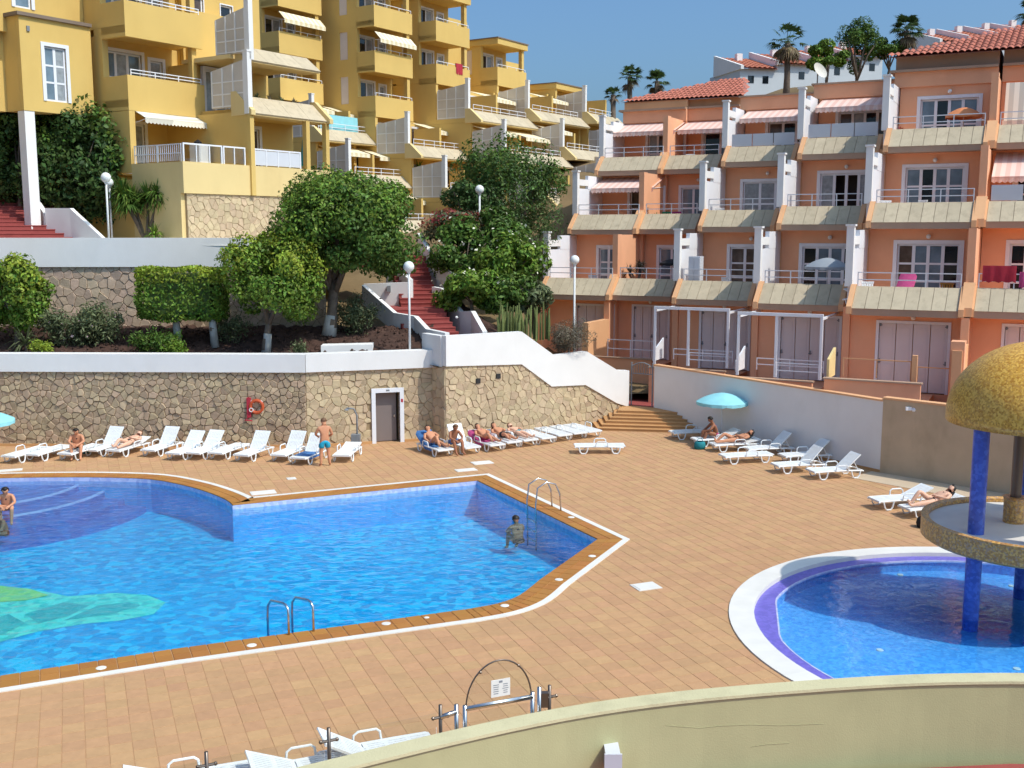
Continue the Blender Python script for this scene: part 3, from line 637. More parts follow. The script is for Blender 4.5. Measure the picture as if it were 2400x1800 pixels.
def rail(B, F, s0, s1, n, z0, h, m=None, bars=2, post=1.15, th=.035, name='railing', pickets=0, ends=True):
    mb = MB(); m = m or WHITE2; k = max(1, round((s1 - s0)/post))
    for i in range(k + 1):
        s = s0 + (s1 - s0)*i/k
        if ends or 0 < i < k: mb.fbox(F, s - th/2, s + th/2, n - th/2, n + th/2, z0, z0 + h)
    for j in range(bars):
        z = z0 + h - j*h/bars
        mb.fbox(F, s0, s1, n - th*.45, n + th*.45, z - th, z)
    if pickets:
        kk = int((s1 - s0)/pickets)
        for i in range(1, kk):
            s = s0 + (s1 - s0)*i/kk; mb.fbox(F, s - .012, s + .012, n - .012, n + .012, z0 + h/bars*.1, z0 + h - th)
    return obj(name, mb, m, B)
def awning(B, F, s0, s1, n, z, depth, drop, m, val=.22, scallop=True):
    mb = MB(); k = max(8, int((s1 - s0)/.18))
    mb.prism(F, s0, s1, [(n, z), (n - depth, z - drop), (n - depth, z - drop + .025), (n, z + .03)])
    for i in range(k):
        a, b_ = s0 + (s1 - s0)*i/k, s0 + (s1 - s0)*(i + 1)/k; c = (a + b_)/2; zz = z - drop - .001; nn = n - depth + .002
        lo = zz - val*(.72 if scallop else 1)
        mb.add([F(a, nn, zz), F(b_, nn, zz), F(b_, nn, lo), F(c, nn - .015, zz - val), F(a, nn, lo)], [(0, 1, 2, 3, 4)])
    o = obj('awning', mb, m, B)
    q = MB()
    for s in (s0 + .06, s1 - .06): q.tube([F(s, n, z - .5), F(s, n - depth, z - drop - .02)], .018, 5)
    obj('awning_arm', q, WHITE2, o)
    return o
def lampglobe(B, F, s, n, z):
    mb = MB(); p = F(s, n - .1, z); mb.ball(p, .10, 10, 6); mb.fbox(F, s - .03, s + .03, n - .05, n, z - .03, z + .03); obj('wall_lamp', mb, LAMPG, B)

# ------------------------------------------------------------------ terraced terracotta-orange apartment building (right)
rb = thing('apartment_building', 'terraced orange apartment building with sloped concrete balcony fronts and white dividing posts', 'building', (12, 42, 2.5))
REC, FH = 3.4, 3.0
MU = 1.12
def unit_frame(u_left, u_right, Yc):
    """frame whose row-one balcony front runs from sight line u_left to u_right and passes distance Yc midway"""
    um = (u_left + u_right)/2; X = (um - 1200)/FPX*(Yc*CP + .3)
    def hit(u):
        k = (u - 1200)/FPX*1.0; # x = k*(y*CP+.45)
        t = (k*(Yc*CP + .45) - X)/(ra_[0] - k*CP*ra_[1]); return t
    t0, t1 = hit(u_left), hit(u_right)
    f0 = frame(X + ra_[0]*t0, Yc + ra_[1]*t0, ra_)
    def F(s, n, z): return f0(s*MU, n*MU, 1.79 + (z - 2.5)*MU)      # building module MU: storey height 3.36 m
    F.o, F.a, F.n = f0.o, f0.a, f0.n
    return F, (t1 - t0)/MU
UN = {}
for nm, ul, ur, Yc, dz in (('A', 1262, 1428, 50.6, -.06), ('B', 1428, 1572, 49.5, -.04), ('C', 1576, 1762, 45.0, .06), ('D', 1766, 1976, 41.0, .14), ('E', 1984, 2258, 37.4, .2), ('F', 2270, 2560, 35.75, .22)):
    F_, w_ = unit_frame(ul, ur, Yc*MU); UN[nm] = (F_, w_, dz)
Z0 = 2.5
wk = lambda k: REC*k + .9                 # wall plane of storey k
pf = lambda k: REC*(k - 1)                # balcony front of row k
def boards(B, F, s0, s1, k, z, step=.42):
    n0 = pf(k); cnt = max(1, round((s1 - s0)/step)); w = (s1 - s0)/cnt
    for i in range(cnt):
        a, b_ = s0 + i*w + .008, s0 + (i + 1)*w - .008; mb = MB()
        mb.prism(F, a, b_, [(n0, z), (n0 + .82, z + .74), (n0 + .90, z + .74), (n0 + .90, z + .66), (n0 + .08, z)])
        obj('parapet_panel', mb, CONC, B)
    mb = MB(); mb.fbox(F, s0, s1, n0 + .02, n0 + .3, z - .24, z - .003); mb.prism(F, s0, s1, [(n0 + .06, z), (n0 + .92, z + .72), (n0 + .92, z)]); obj('parapet_base', mb, TAUPE, B)
winspec = {  # per unit and storey: (s0 fraction, s1 fraction, cols, rows, z0, z1, panes)
 ('A', 1): (.36, .88, 4, 3, .05, 2.1, [BLGLASS, BLGLASS, DKGLASS, BLGLASS]), ('A', 2): (.45, .95, 3, 2, .05, 2.1, [BROWNP, DKGLASS, DKGLASS]), ('A', 3): (.40, .96, 4, 2, .05, 2.1, [CURT, BROWNP, DKGLASS, DKGLASS]),
 ('B', 1): (.30, .9, 3, 3, .05, 2.1, [BLGLASS, DKGLASS, DKGLASS]), ('B', 2): (.28, .9, 3, 2, .05, 2.1, [BLGLASS, BLGLASS, DKGLASS]), ('B', 3): (.34, .95, 2, 1, .05, 2.1, [DKGLASS, BLGLASS]),
 ('C', 1): (.36, .93, 3, 3, .05, 2.1, [BROWNP, BROWNP, BROWNP]), ('C', 2): (.24, .93, 3, 2, .05, 2.1, [CURT, CURT, CURT]), ('C', 3): (.34, .96, 3, 2, .05, 2.1, [BROWNP, DKGLASS, BROWNP]),
 ('D', 1): (.26, .92, 4, 3, .05, 2.1, [DKGLASS, BLGLASS, BLGLASS, DKGLASS]), ('D', 2): (.24, .9, 4, 1, .05, 2.2, [CURT, None, None, CURT]), ('D', 3): (.27, .96, 4, 1, .05, 2.1, [BROWNP, CURT, DKGLASS, BROWNP]),
 ('E', 1): (.27, .85, 4, 3, .05, 2.2, [BROWNP, BLGLASS, BLGLASS, DKGLASS]), ('E', 2): (.20, .78, 4, 3, .05, 2.2, [BLGLASS, DKGLASS, BLGLASS, BLGLASS]), ('E', 3): (.22, .82, 4, 2, .05, 2.2, [BLGLASS, DKGLASS, BLGLASS, BLGLASS]),
 ('F', 1): (.26, .8, 4, 3, .05, 2.2, [DKGLASS]*4), ('F', 2): (.24, .8, 4, 2, .05, 2.1, [DKGLASS]*4), ('F', 3): (.24, .8, 4, 2, .05, 2.1, [BLGLASS]*4)}
for nm, (F_, w, dz) in UN.items():
    for k in range(4):
        z = Z0 + FH*k + dz; n = wk(k) - (0 if k < 3 else .3)
        ztop = z + FH - .26
        if k == 0:
            a, b_ = {'A': (.45, .95), 'B': (.30, .86), 'C': (.30, .9), 'D': (.26, .92), 'E': (.26, .86), 'F': (.3, .8)}[nm]
            op = (w*a, w*b_, z, z + 2.45); wallo(rb, F_, 0, w, n, z - .6, ztop, [op], ORG); shutters(rb, F_, op[0], op[1], n, z + .02, z + 2.45)
            mb = MB(); mb.fbox(F_, 0, w, n + .28, n + 2.5, z - .6, ztop + .2); obj('storey_core', mb, ORG, rb)
            if nm != 'A': lampglobe(rb, F_, (op[0] + op[1])/2, n, z + 2.68)
        else:
            a, b_, c, r, z0, z1, pm = winspec[(nm, k)]; op = (w*a, w*b_, z + z0, z + z1)
            wallo(rb, F_, 0, w, n, z - .02, ztop + .02, [op], ORG); window(rb, F_, *op[:2], n, *op[2:], c, r, pm)
            mb = MB(); mb.fbox(F_, 0, w, n + 1.0, n + 3.2, z - .3, ztop + .26); mb.fbox(F_, 0, w, wk(k - 1) - .2, n + 1.0, z - .24, z - .025); obj('storey_core', mb, ORG, rb)
            mb = MB(); mb.fbox(F_, 0.02, w - .02, pf(k) + .3, wk(k - 1) - .2, z - .24, z - .027); obj('balcony_slab', mb, TAUPE, rb)
            boards(rb, F_, .16, w - .16 if nm in 'ACDE' else w - .02, k, z)
            # peach cheeks closing the sloped front
            for s in (0.0, w - .15) if nm in 'ACDE' else (0.0,):
                mb = MB(); mb.prism(F_, s - .02, s + .158, [(pf(k) - .06, z - .2), (pf(k) - .04, z + .06), (pf(k) + .78, z + .80), (pf(k) + 1.05, z + .80), (pf(k) + 1.05, z - .2)]); obj('cheek_wall', mb, PEACH, rb)
            if (nm, k) in (('C', 3), ('D', 3), ('F', 2)):
                mb = MB(); cnt = max(2, round(w/1.1))
                for i in range(cnt): mb.fbox(F_, .2 + (w - .4)*i/cnt + .02, .2 + (w - .4)*(i + 1)/cnt - .02, pf(k) + .85, pf(k) + .87, z + .76, z + 1.32)
                obj('balcony_screen', mb, FROST, rb)
            else: rail(rb, F_, .2, w - .2, pf(k) + .86, z + .74, .5)
            if (nm, k) not in (('A', 3), ('B', 3), ('A', 2)) and k < 3 or nm == 'E': lampglobe(rb, F_, (op[0] + op[1])/2, n, z + 2.48)
# awnings
for nm, k, s0, s1, dep, drop, m_ in (('A', 3, .02, .98, 1.7, .55, AWPINK), ('B', 3, .03, .98, 1.7, .55, AWPINK), ('C', 3, .04, .99, 1.6, .5, AWPINK), ('D', 3, .05, .99, 1.6, .5, AWPINK), ('A', 2, .05, .98, 1.8, .6, AWPINK), ('F', 2, .03, .9, 1.9, 1.0, AWPINK)):
    F_, w, dz = UN[nm]; awning(rb, F_, w*s0, w*s1, wk(k) - (.02 if k < 3 else .33), Z0 + FH*k + dz + 2.66, dep, drop, m_)
F_, w, dz = UN['F']; mb = MB(); z = Z0 + FH*3 + dz
mb.prism(F_, .25, w - .2, [(wk(3) - 2.0, z + 2.5), (wk(3) - 2.35, z + 1.0), (wk(3) - 2.32, z + 1.0), (wk(3) - 1.97, z + 2.5)]); mb.prism(F_, .2, w - .2, [(wk(3) - 2.42, z + .7), (wk(3) - 2.42, z + 1.0), (wk(3) - 2.34, z + 1.0), (wk(3) - 2.34, z + .7)]); obj('awning', mb, AWWHITE, rb)
# white dividing posts with beam and infill, right side of B, C, D and left end of A
def divider(F, s, k, z):
    n0, n1 = pf(k) + .80, wk(k)
    mb = MB(); mb.fbox(F, s - .13, s + .13, n0, n0 + .28, z + .72, z + 2.85); mb.fbox(F, s - .17, s + .17, n0 - .04, n0 + .32, z + 2.85, z + 2.92)
    mb.fbox(F, s - .10, s + .10, n0 + .28, n0 + 1.5, z + 2.2, z + 2.5); o = obj('divider_post', mb, WHITE, rb)
    mb = MB(); mb.fbox(F, s - .07, s + .07, n0 + .28, n1, z, z + 2.05); mb.fbox(F, s - .08, s + .08, n0 + 1.5, n1, z + 2.04, z + 2.72); obj('divider_screen', mb, WHITE2, o)
for nm, s in (('A', -.0), ('B', None), ('C', None), ('D', None)):
    F_, w, dz = UN[nm]
    if nm != 'A': nx = {'B': 'C', 'C': 'D', 'D': 'E'}[nm]; F_, w, dz = UN[nx]; s = -.12
    for k in (1, 2, 3): divider(F_, s, k, Z0 + FH*k + dz)
# solid side walls that fill each stagger between neighbours
for nm in 'CDE':
    F_, w, dz = UN[nm]
    for k in range(4):
        z = Z0 + FH*k + dz; n = wk(k)
        mb = MB(); mb.fbox(F_, -.26, -.01, n - (.0 if k else .1), n + 6.0, z - (.02 if k else .6), z + FH - .02); obj('side_wall', mb, PEACH if k else ORG, rb)
# orange piers between A|B and E|F with peach wings
for nm in 'BF':
    F_, w, dz = UN[nm]
    for k in range(0, 4):
        z = Z0 + FH*k + dz; n0 = (pf(k) + .9) if k else -.1
        mb = MB(); mb.fbox(F_, -.22, .04, n0, n0 + (.5 if k else 1.0), z + (.7 if k else -.6), z + FH - .24); mb.fbox(F_, -.16, -.02, n0 + .5, wk(k) + .02, z, z + 2.74 - (.0 if k else .3)); obj('pier', mb, ORG, rb)
        mb = MB(); mb.prism(F_, -.26, .10, [(pf(k) - .1, z - .2), (pf(k) - .08, z + .1), (pf(k) + .74, z + .92), (pf(k) + 1.0, z + .92), (pf(k) + 1.0, z - .2)]) if k else mb.fbox(F_, -.24, .06, -2.6, -.12, z - .4, z + 1.9); obj('wing_wall', mb, PEACH, rb)
# roofs
for nm in 'ABCDEF':
    F_, w, dz = UN[nm]; z = Z0 + FH*4 + dz - .26; n = wk(3) - .35
    e0 = -.25 if nm in 'CDE' else 0; 
    mb = MB(); mb.fbox(F_, e0, w, n - .05, n + 5.5, z, z + .62); obj('roof_band', mb, ORG, rb)
    if nm in 'ABEF':
        mb = MB(); mb.fbox(F_, e0 - (.2 if nm in 'AE' else 0), w, n - .22, n + 5, z + .62, z + .72); obj('cornice', mb, TAUPE, rb)
        mb = MB(); mb.fbox(F_, e0, w, n + .15, n + 5, z + .72, z + (1.15 if nm in 'AB' else 1.45)); obj('attic_band', mb, PEACH if nm in 'AB' else TAUPE, rb)
    else:
        mb = MB(); mb.fbox(F_, e0 - .1, w, n - .12, n + 5.5, z + .62, z + .70); obj('cornice', mb, TAUPE, rb)
def tiled_roof(F, s0, s1, n0, n1, z0, z1, hipL=0.0, hipR=0.0, pitch=.26, m=ROOFT, name='roof', parent=None):
    """roof slope of half-round tile runs: each run an arched strip climbing the slope in overlapping courses"""
    mb = MB(); cnt = int((s1 - s0)/pitch); rows = 9
    for i in range(cnt):
        c = s0 + (i + .5)*pitch
        for j in range(rows):
            t0, t1 = j/rows, (j + 1.12)/rows
            def lim(t): return s0 + hipL*t, s1 - hipR*t
            if not (lim(t0)[0] - .1 <= c <= lim(t0)[1] + .1): continue
            vs = []
            for t, lift in ((t0, .035), (min(t1, 1), .0)):
                for a in (-1, -.5, 0, .5, 1): vs.append(F(c + a*pitch*.5, n0 + (n1 - n0)*t, z0 + (z1 - z0)*t + lift + .075*math.cos(a*math.pi/2)))
            mb.add(vs, [(q, q + 1, q + 6, q + 5) for q in range(4)])
    r_ = obj(name, mb, m, parent)
    q = MB(); q.add([F(s0, n0, z0 - .03), F(s1, n0, z0 - .03), F(s1 - hipR, n1, z1 - .03), F(s0 + hipL, n1, z1 - .03)], [(0, 1, 2, 3)]); obj('roof_deck', q, m, r_)
    return r_
F_, w, dz = UN['A']; wB = UN['B'][1]; zr = Z0 + FH*4 + dz + .90
tiled_roof(F_, -.2, w + wB + .1, wk(3) - .25, wk(3) + 5.2, zr, zr + 1.6, hipL=4.4, hipR=1.6, parent=rb)
F_, w, dz = UN['E']; zr = Z0 + FH*4 + dz + .98
tiled_roof(F_, -.6, w + UN['F'][1] + 2, wk(3) - .75, wk(3) + 4.6, zr, zr + 1.75, hipL=5.3, parent=rb)
# ground-floor terraces with low walls, pergola frames and rails
def terrace(nm, n0, s0, s1, wall_h, dz2=0.0, gate=None):
    F_, w, dz = UN[nm]; z = Z0 + dz + dz2
    mb = MB(); mb.fbox(F_, s0, s1, n0, .9, z - 1.4, z); obj('terrace_base', mb, ORG, rb)
    mb = MB(); mb.fbox(F_, s0 + .01, s1 - .01, n0 - .12, n0 + .08, z - 1.4, z + wall_h); obj('terrace_wall', mb, ORG, rb)
    mb = MB(); mb.fbox(F_, s0 - .03, s1 + .03, n0 - .16, n0 + .12, z + wall_h, z + wall_h + .05); obj('terrace_coping', mb, TAUPE, rb)
terrace('A', -1.2, .2, UN['A'][1], .25); terrace('B', -2.0, .1, UN['B'][1] - .1, .35)
terrace('C', -2.4, -.1, UN['C'][1] - .35, .35); terrace('D', -2.5, -.1, UN['D'][1] - .5, .42); terrace('E', -3.0, -.1, UN['E'][1] - .9, .85); terrace('F', -2.6, .2, UN['F'][1], .85)
for nm in 'CD':
    F_, w, dz = UN[nm]; z = Z0 + dz; mb = MB()
    for s in (.02, w*.42, w - .35):
        for n in (-2.35,): mb.fbox(F_, s, s + .09, n, n + .09, z + .5, z + 2.72)
    for s in (.02, w - .35): mb.fbox(F_, s, s + .08, -2.3, .8, z + 2.62, z + 2.70)
    mb.fbox(F_, .02, w - .26, -2.36, -2.25, z + 2.72, z + 2.83); obj('pergola_frame', mb, WHITE2, rb)
    rail(rb, F_, .5, w - .4, -1.2, z + .6, .45); rail(rb, F_, w*.45, w - .35, -2.3, z + .5, .55)
    mb = MB(); mb.prism(F_, -.05, .0, [(-2.2, z + .6), (-2.2, z + 1.0), (-1.0, z + 1.45), (-1.0, z + .6)]); obj('side_screen', mb, WHITE2, rb)
F_, w, dz = UN['E']; z = Z0 + dz
rail(rb, F_, .4, w*.66, -2.5, z + .9, .62, PEACH, bars=1); rail(rb, F_, w*.7, w - .1, -2.0, z + .4, .9, PEACH, bars=1)
mb = MB(); mb.fbox(F_, w*.67, w*.67 + .16, -2.62, -2.46, z, z + 1.72); obj('gate_post', mb, PEACH, rb)
mb = MB(); mb.prism(F_, -.12, -.04, [(-2.6, z + .8), (-2.6, z + 1.45), (-1.5, z + 1.75), (-1.5, z + .8)]); mb.prism(F_, -.10, -.06, [(-2.5, z + .9), (-2.5, z + 1.35), (-1.6, z + 1.65), (-1.6, z + .9)]); obj('side_screen', mb, PALEY, rb)
mb = MB(); mb.fbox(UN['F'][0], -.3, .12, -2.5, -1.9, z - .4, z + 2.2); obj('pier', mb, ORG, rb)
rail(rb, UN['B'][0], .6, UN['B'][1] - .2, -1.6, Z0 + .3, .8); 
# white end pier walls stepping down at the left end of A
F_, w, dz = UN['A']
for k in (0,):
    mb = MB(); mb.fbox(F_, -.2, .1, .2, 2.2, Z0 - 1, Z0 + 2.7); obj('end_wall', mb, ORG, rb)
# terrace ground in front of the building
mb = MB(); mb.poly([(2.5, 49.5), (5.2, 48.0), (6.3, 47.4), (13.0, 37.5), (16.2, 34.3), (24, 30), (40, 40), (30, 75), (0, 75), (-2, 56)], .2, .68); struct('walkway', mb, RED)
# ------------------------------------------------------------------ yellow hillside apartments (left)
yb_ = (0.55, 0.835)
FH2 = 2.9
ROOFC = GREYCAP
def fin(B, F, s, n_in, n_out, z, h=2.45, m=None):
    """white party screen with a taller post at its outer end"""
    mb = MB(); mb.hexa([F(s - .06, n_out, z), F(s + .06, n_out, z), F(s + .06, n_in, z), F(s - .06, n_in, z), F(s - .06, n_out, z + h - .15), F(s + .06, n_out, z + h - .15), F(s + .06, n_in, z + h - .5), F(s - .06, n_in, z + h - .5)])
    o = obj('party_screen', mb, m or SCREEN, B)
    q = MB(); q.fbox(F, s - .12, s + .12, n_out - .26, n_out - .003, z - .3, z + h + .15); q.fbox(F, s - .14, s + .14, n_out - .28, n_out + .02, z + h + .15, z + h + .22)
    obj('screen_post', q, WHITE, o)
    q = MB(); L_ = n_in - n_out
    for t_ in (.02, .34, .66, .98): q.fbox(F, s - .085, s - .062, n_out + L_*t_ - .03, n_out + L_*t_ + .03, z + .02, z + h - .2 - .33*t_)
    for f_ in (.03, .36, .69): q.fbox(F, s - .082, s - .061, n_out + .02, n_in - .02, z + (h - .55)*f_, z + (h - .55)*f_ + .05)
    obj('screen_lattice', q, WHITE, o)
    return o
def sloped(B, F, s0, s1, n, z, m=None, step=1.2, rise=.72, run=.85):
    cnt = max(1, round((s1 - s0)/step)); w = (s1 - s0)/cnt
    for i in range(cnt):
        mb = MB(); a, b_ = s0 + i*w + .006, s0 + (i + 1)*w - .006
        mb.prism(F, a, b_, [(n - run, z - .25), (n, z + rise - .2), (n + .1, z + rise - .2), (n + .1, z + rise - .3), (n - run + .08, z - .33)]); obj('planter_panel', mb, m or CONC, B)
    mb = MB(); mb.prism(F, s0, s1, [(n - run + .04, z - .335), (n + .09, z + rise - .31), (n + .12, z - .335)]); obj('planter_base', mb, PALEY, B)
def ymodule(B, O, zroof, nt, tiers, W=7.4, tw=4.0, depth=5.0, awn=(), zbase=4.0, shut=True):
    F = frame(O[0], O[1], yb_)
    # recessed bay behind
    zlow = zroof - FH2*nt
    mb = MB(); mb.fbox(F, tw, W + .5, 3.0, 7.5, zlow, zroof - .6); obj('recessed_bay', mb, YEL, B)
    mb = MB(); mb.fbox(F, 0.0, tw, 3.6, 7.5, zlow - .2, zroof - .3); obj('tower_core', mb, YEL, B)
    # roof plate
    mb = MB(); mb.fbox(F, -.08, tw + .08, -.08, 7.4, zroof - .3, zroof + .12); obj('roof_slab', mb, YEL, B)
    mb = MB(); mb.fbox(F, -.14, tw + .14, -.14, 7.4, zroof + .12, zroof + .2); obj('roof_coping', mb, ROOFC, B)
    for i in range(nt):
        z = zroof - FH2*(i + 1)
        mb = MB(); mb.fbox(F, 0, tw, 0, 3.6, z - .3, z); obj('floor_slab', mb, YEL, B)
        # left side wall with a narrow shutter, then the open loggia
        wallo(B, frame(*F(0, 3.6, 0)[:2], (-F.n[0], -F.n[1])), 0, 2.1, 0, z, z + FH2 - .3, [(.55, 1.25, z + .55, z + 2.35)] if shut else [], YEL)
        Fs = frame(*F(0, 3.6, 0)[:2], (-F.n[0], -F.n[1]))
        if shut:
            q = MB(); q.fbox(Fs, .55, 1.25, .06, .10, z + .55, z + 2.35)
            for t in range(12): q.fbox(Fs, .62, 1.18, .045, .06, z + .62 + t*.14, z + .70 + t*.14)
            obj('shutter', q, LAV, B)
        wallo(B, F, .28, tw, 1.9, z, z + FH2 - .3, [(.7, 2.1, z + .02, z + 2.1), (2.7, 3.3, z + .7, z + 2.0)], YEL, .2)
        window(B, F, .7, 2.1, 1.9, z + .02, z + 2.1, 2, 2, [DKGLASS, CURT, BLGLASS, DKGLASS]); window(B, F, 2.7, 3.3, 1.9, z + .7, z + 2.0, 1, 1, [CURT])
        mb = MB(); mb.fbox(F, tw - .5, tw - .2, .1, .4, z, z + FH2 - .3); obj('column', mb, YEL, B)
        mb = MB(); mb.fbox(F, 0, tw, -.002, .15, z - .42, z + .95); mb.fbox(F, 0.0, .15, .15, 1.55, z - .4, z + .95); obj('balcony_parapet', mb, YEL, B)
        rail(B, F, .15, tw - .05, .08, z + .95, .22, bars=1)
        if i in awn: awning(B, F, .1, tw - .1, .05, z + FH2 - .75, .5, .5, AWCREAM, scallop=False)
    for t in range(1, tiers + 1):
        z = zlow - FH2*t; n0 = -3.0*(t - 1)
        mb = MB(); mb.fbox(F, 0, W, n0 + .9, n0 + 8, z, z + FH2 - .31); obj('tier_block', mb, YEL, B)
        for sa, sb in ((0, .25), (3.6, 3.85), (W - .25, W)): mb = MB(); mb.fbox(F, sa, sb, n0 + .05, n0 + .898, z, z + FH2 - .31); obj('tier_pier', mb, YEL, B)
        mb = MB(); mb.fbox(F, 0, W, n0 - 3.0, n0 + 8, z - .3, z); obj('terrace_slab', mb, YEL, B)
        window(B, F, .9, 2.5, n0 + .72, z + .02, z + 2.1, 2, 2, [DKGLASS, BLGLASS, CURT, DKGLASS]); window(B, F, 4.6, 6.2, n0 + .72, z + .02, z + 2.1, 2, 2, [BROWNP, DKGLASS, DKGLASS, BLGLASS])
        fin(B, F, 0.06, n0 - .05, n0 - 2.5, z)
        mb = MB(); mb.prism(F, -.1, .16, [(n0 - 3.85, z - .35), (n0 - 3.85, z - .2), (n0 - 2.9, z + .62), (n0 - 2.5, z + .62), (n0 - 2.5, z - .35)]); obj('cheek_wall', mb, PALEY, B)
        sloped(B, F, .17, W, n0 - 3.0, z)
        rail(B, F, .4, W - .3, n0 - 2.85, z + .45, .5)
        mb = MB(); mb.fbox(F, 3.55, 3.75, n0 - 2.6, n0 - .4, z, z + 1.9) if t % 2 else mb.fbox(F, 3.55, 3.75, n0 - 1.6, n0 - .4, z, z + 1.9); obj('dividing_wall', mb, YEL, B)
        if (10 + t) in awn: awning(B, F, .2, 3.4, n0 + .05, z + FH2 - .55, 1.6, .45, AWCREAM, scallop=False)
        if (20 + t) in awn: awning(B, F, 3.9, W - .2, n0 + .05, z + FH2 - .55, 2.0, .6, AWCREAM, scallop=False)
    z = zlow - FH2*tiers; n0 = -3.0*tiers
    mb = MB(); mb.fbox(F, 0, W, n0 + .9, 6, zbase, z - .31); mb.fbox(F, 0, .3, n0 + .1, n0 + .9, zbase, z - .31); mb.fbox(F, W - .3, W, n0 + .1, n0 + .9, zbase, z - .31); obj('base_storey', mb, YEL, B)
    window(B, F, 1.2, 2.6, n0 + .72, z - 2.7, z - .7, 2, 2, [BLGLASS, CURT, DKGLASS, BLGLASS])
    return F
yb2 = thing('apartment_building', 'stepped yellow apartment block with flat roofs climbing the hillside behind the trees', 'building', (-2, 80, 6))
def yo(u, v, Y): p = at(u, v, Y); return (p.x, p.y)
FY2 = ymodule(yb2, yo(652, 35, 72), 25.9, 3, 3, W=7.0, awn=(1, 11, 21, 12, 22, 23))
FY3 = ymodule(yb2, yo(877, 68, 74), 25.0 + 2.9, 4, 3, awn=(2, 21, 13, 23))
FY4 = ymodule(yb2, yo(1021, 3, 78), 24.75, 2, 3, awn=(21, 12, 22))
FY5 = ymodule(yb2, yo(1166, 108, 84), 22.5, 1, 3, awn=(21, 12))
FY6 = ymodule(yb2, yo(1303, 209, 90), 20.0, 0, 3, W=5)
# near block with solid-fronted balconies over the stone base
yb1 = thing('apartment_building', 'near yellow apartment block with solid balcony fronts and white terrace railing over a stone base', 'building', (-16, 53, 8))
YU = 1.15
Y1 = frame(-17.77, 51.75, yb_, YU)
W1 = 3.95
zt0 = 10.75                                # terrace level
for i in range(4):
    z = zt0 + FH2*i*1.0
    if i:
        mb = MB(); mb.fbox(Y1, 0, W1, 0, 2.0, z - .3, z - .002); obj('floor_slab', mb, YEL, yb1)
        mb = MB(); mb.fbox(Y1, 0, W1, -.002, .16, z - .45, z + .95); mb.fbox(Y1, 0, .16, .16, 1.5, z - .44, z + .94); obj('balcony_parapet', mb, YEL, yb1)
        rail(yb1, Y1, .25, W1 - .1, .1, z + .95, .26, bars=2)
        mb = MB(); mb.fbox(Y1, W1 - .45, W1 - .2, .2, .45, z, z + FH2 - .31); obj('column', mb, YEL, yb1)
    ops = [(.35, 2.3, z + .05, z + 2.15)] + ([(2.75, 3.4, z + .2, z + 2.0)] if i else [])
    wallo(yb1, Y1, .16, W1 + .5, 2.0, z - .02, z + FH2 - .3, ops, YEL, .25)
    window(yb1, Y1, .35, 2.3, 2.0, z + .05, z + 2.15, 3 if i else 2, 2 if i else 1, [BLGLASS, CURT, BLGLASS] if i else [CURT, CURT])
    if i: window(yb1, Y1, 2.75, 3.4, 2.0, z + .2, z + 2.0, 1, 1, [CURT])
    mb = MB(); mb.fbox(Y1, 0, W1 + .5, 2.4, 9, z - .3, z + FH2 - .3); obj('storey_core', mb, YEL, yb1)
    mb = MB(); mb.fbox(Y1, 0, .28, 1.5, 2.4, z - .02, z + FH2 - .3); obj('side_wall', mb, YEL, yb1)
awning(yb1, Y1, .35, W1 - .15, .2, zt0 + 2.5, .75, .35, AWWHITE)
mb = MB(); mb.fbox(Y1, 0, .28, 0, 1.5, zt0 - .02, zt0 + FH2 - .46); obj('side_wall', mb, YEL, yb1)
mb = MB(); mb.fbox(Y1, 0, W1 + .5, 0.0, 9, 7.0, zt0 - .3); obj('ground_storey', mb, YEL, yb1)
mb = MB(); mb.fbox(Y1, W1, W1 + 4.2, 3.5, 9, 7.0, zt0 + 7); obj('rear_block', mb, YEL, yb1)
# lit walls and small windows behind
Y1c = frame(*Y1(W1 + .3, 1.6, 0)[:2], yb_, YU)
for i in range(4):
    z = zt0 + FH2*i
    wallo(yb1, Y1c, 0, 4.6, 0, z, z + FH2 + .001*i, [(.5, 1.2, z + 1.0, z + 2.1), (2.2, 2.9, z + .9, z + 2.0)], YEL if i else YEL, .2)
    window(yb1, Y1c, .5, 1.2, 0, z + 1.0, z + 2.1, 1, 1, [BROWNP], trim=.05); window(yb1, Y1c, 2.2, 2.9, 0, z + .9, z + 2.0, 1, 1, [DKGLASS], trim=.05)
    mb = MB(); mb.fbox(Y1c, 0, 4.6, .25, 3, z, z + FH2); obj('storey_core', mb, YEL, yb1)
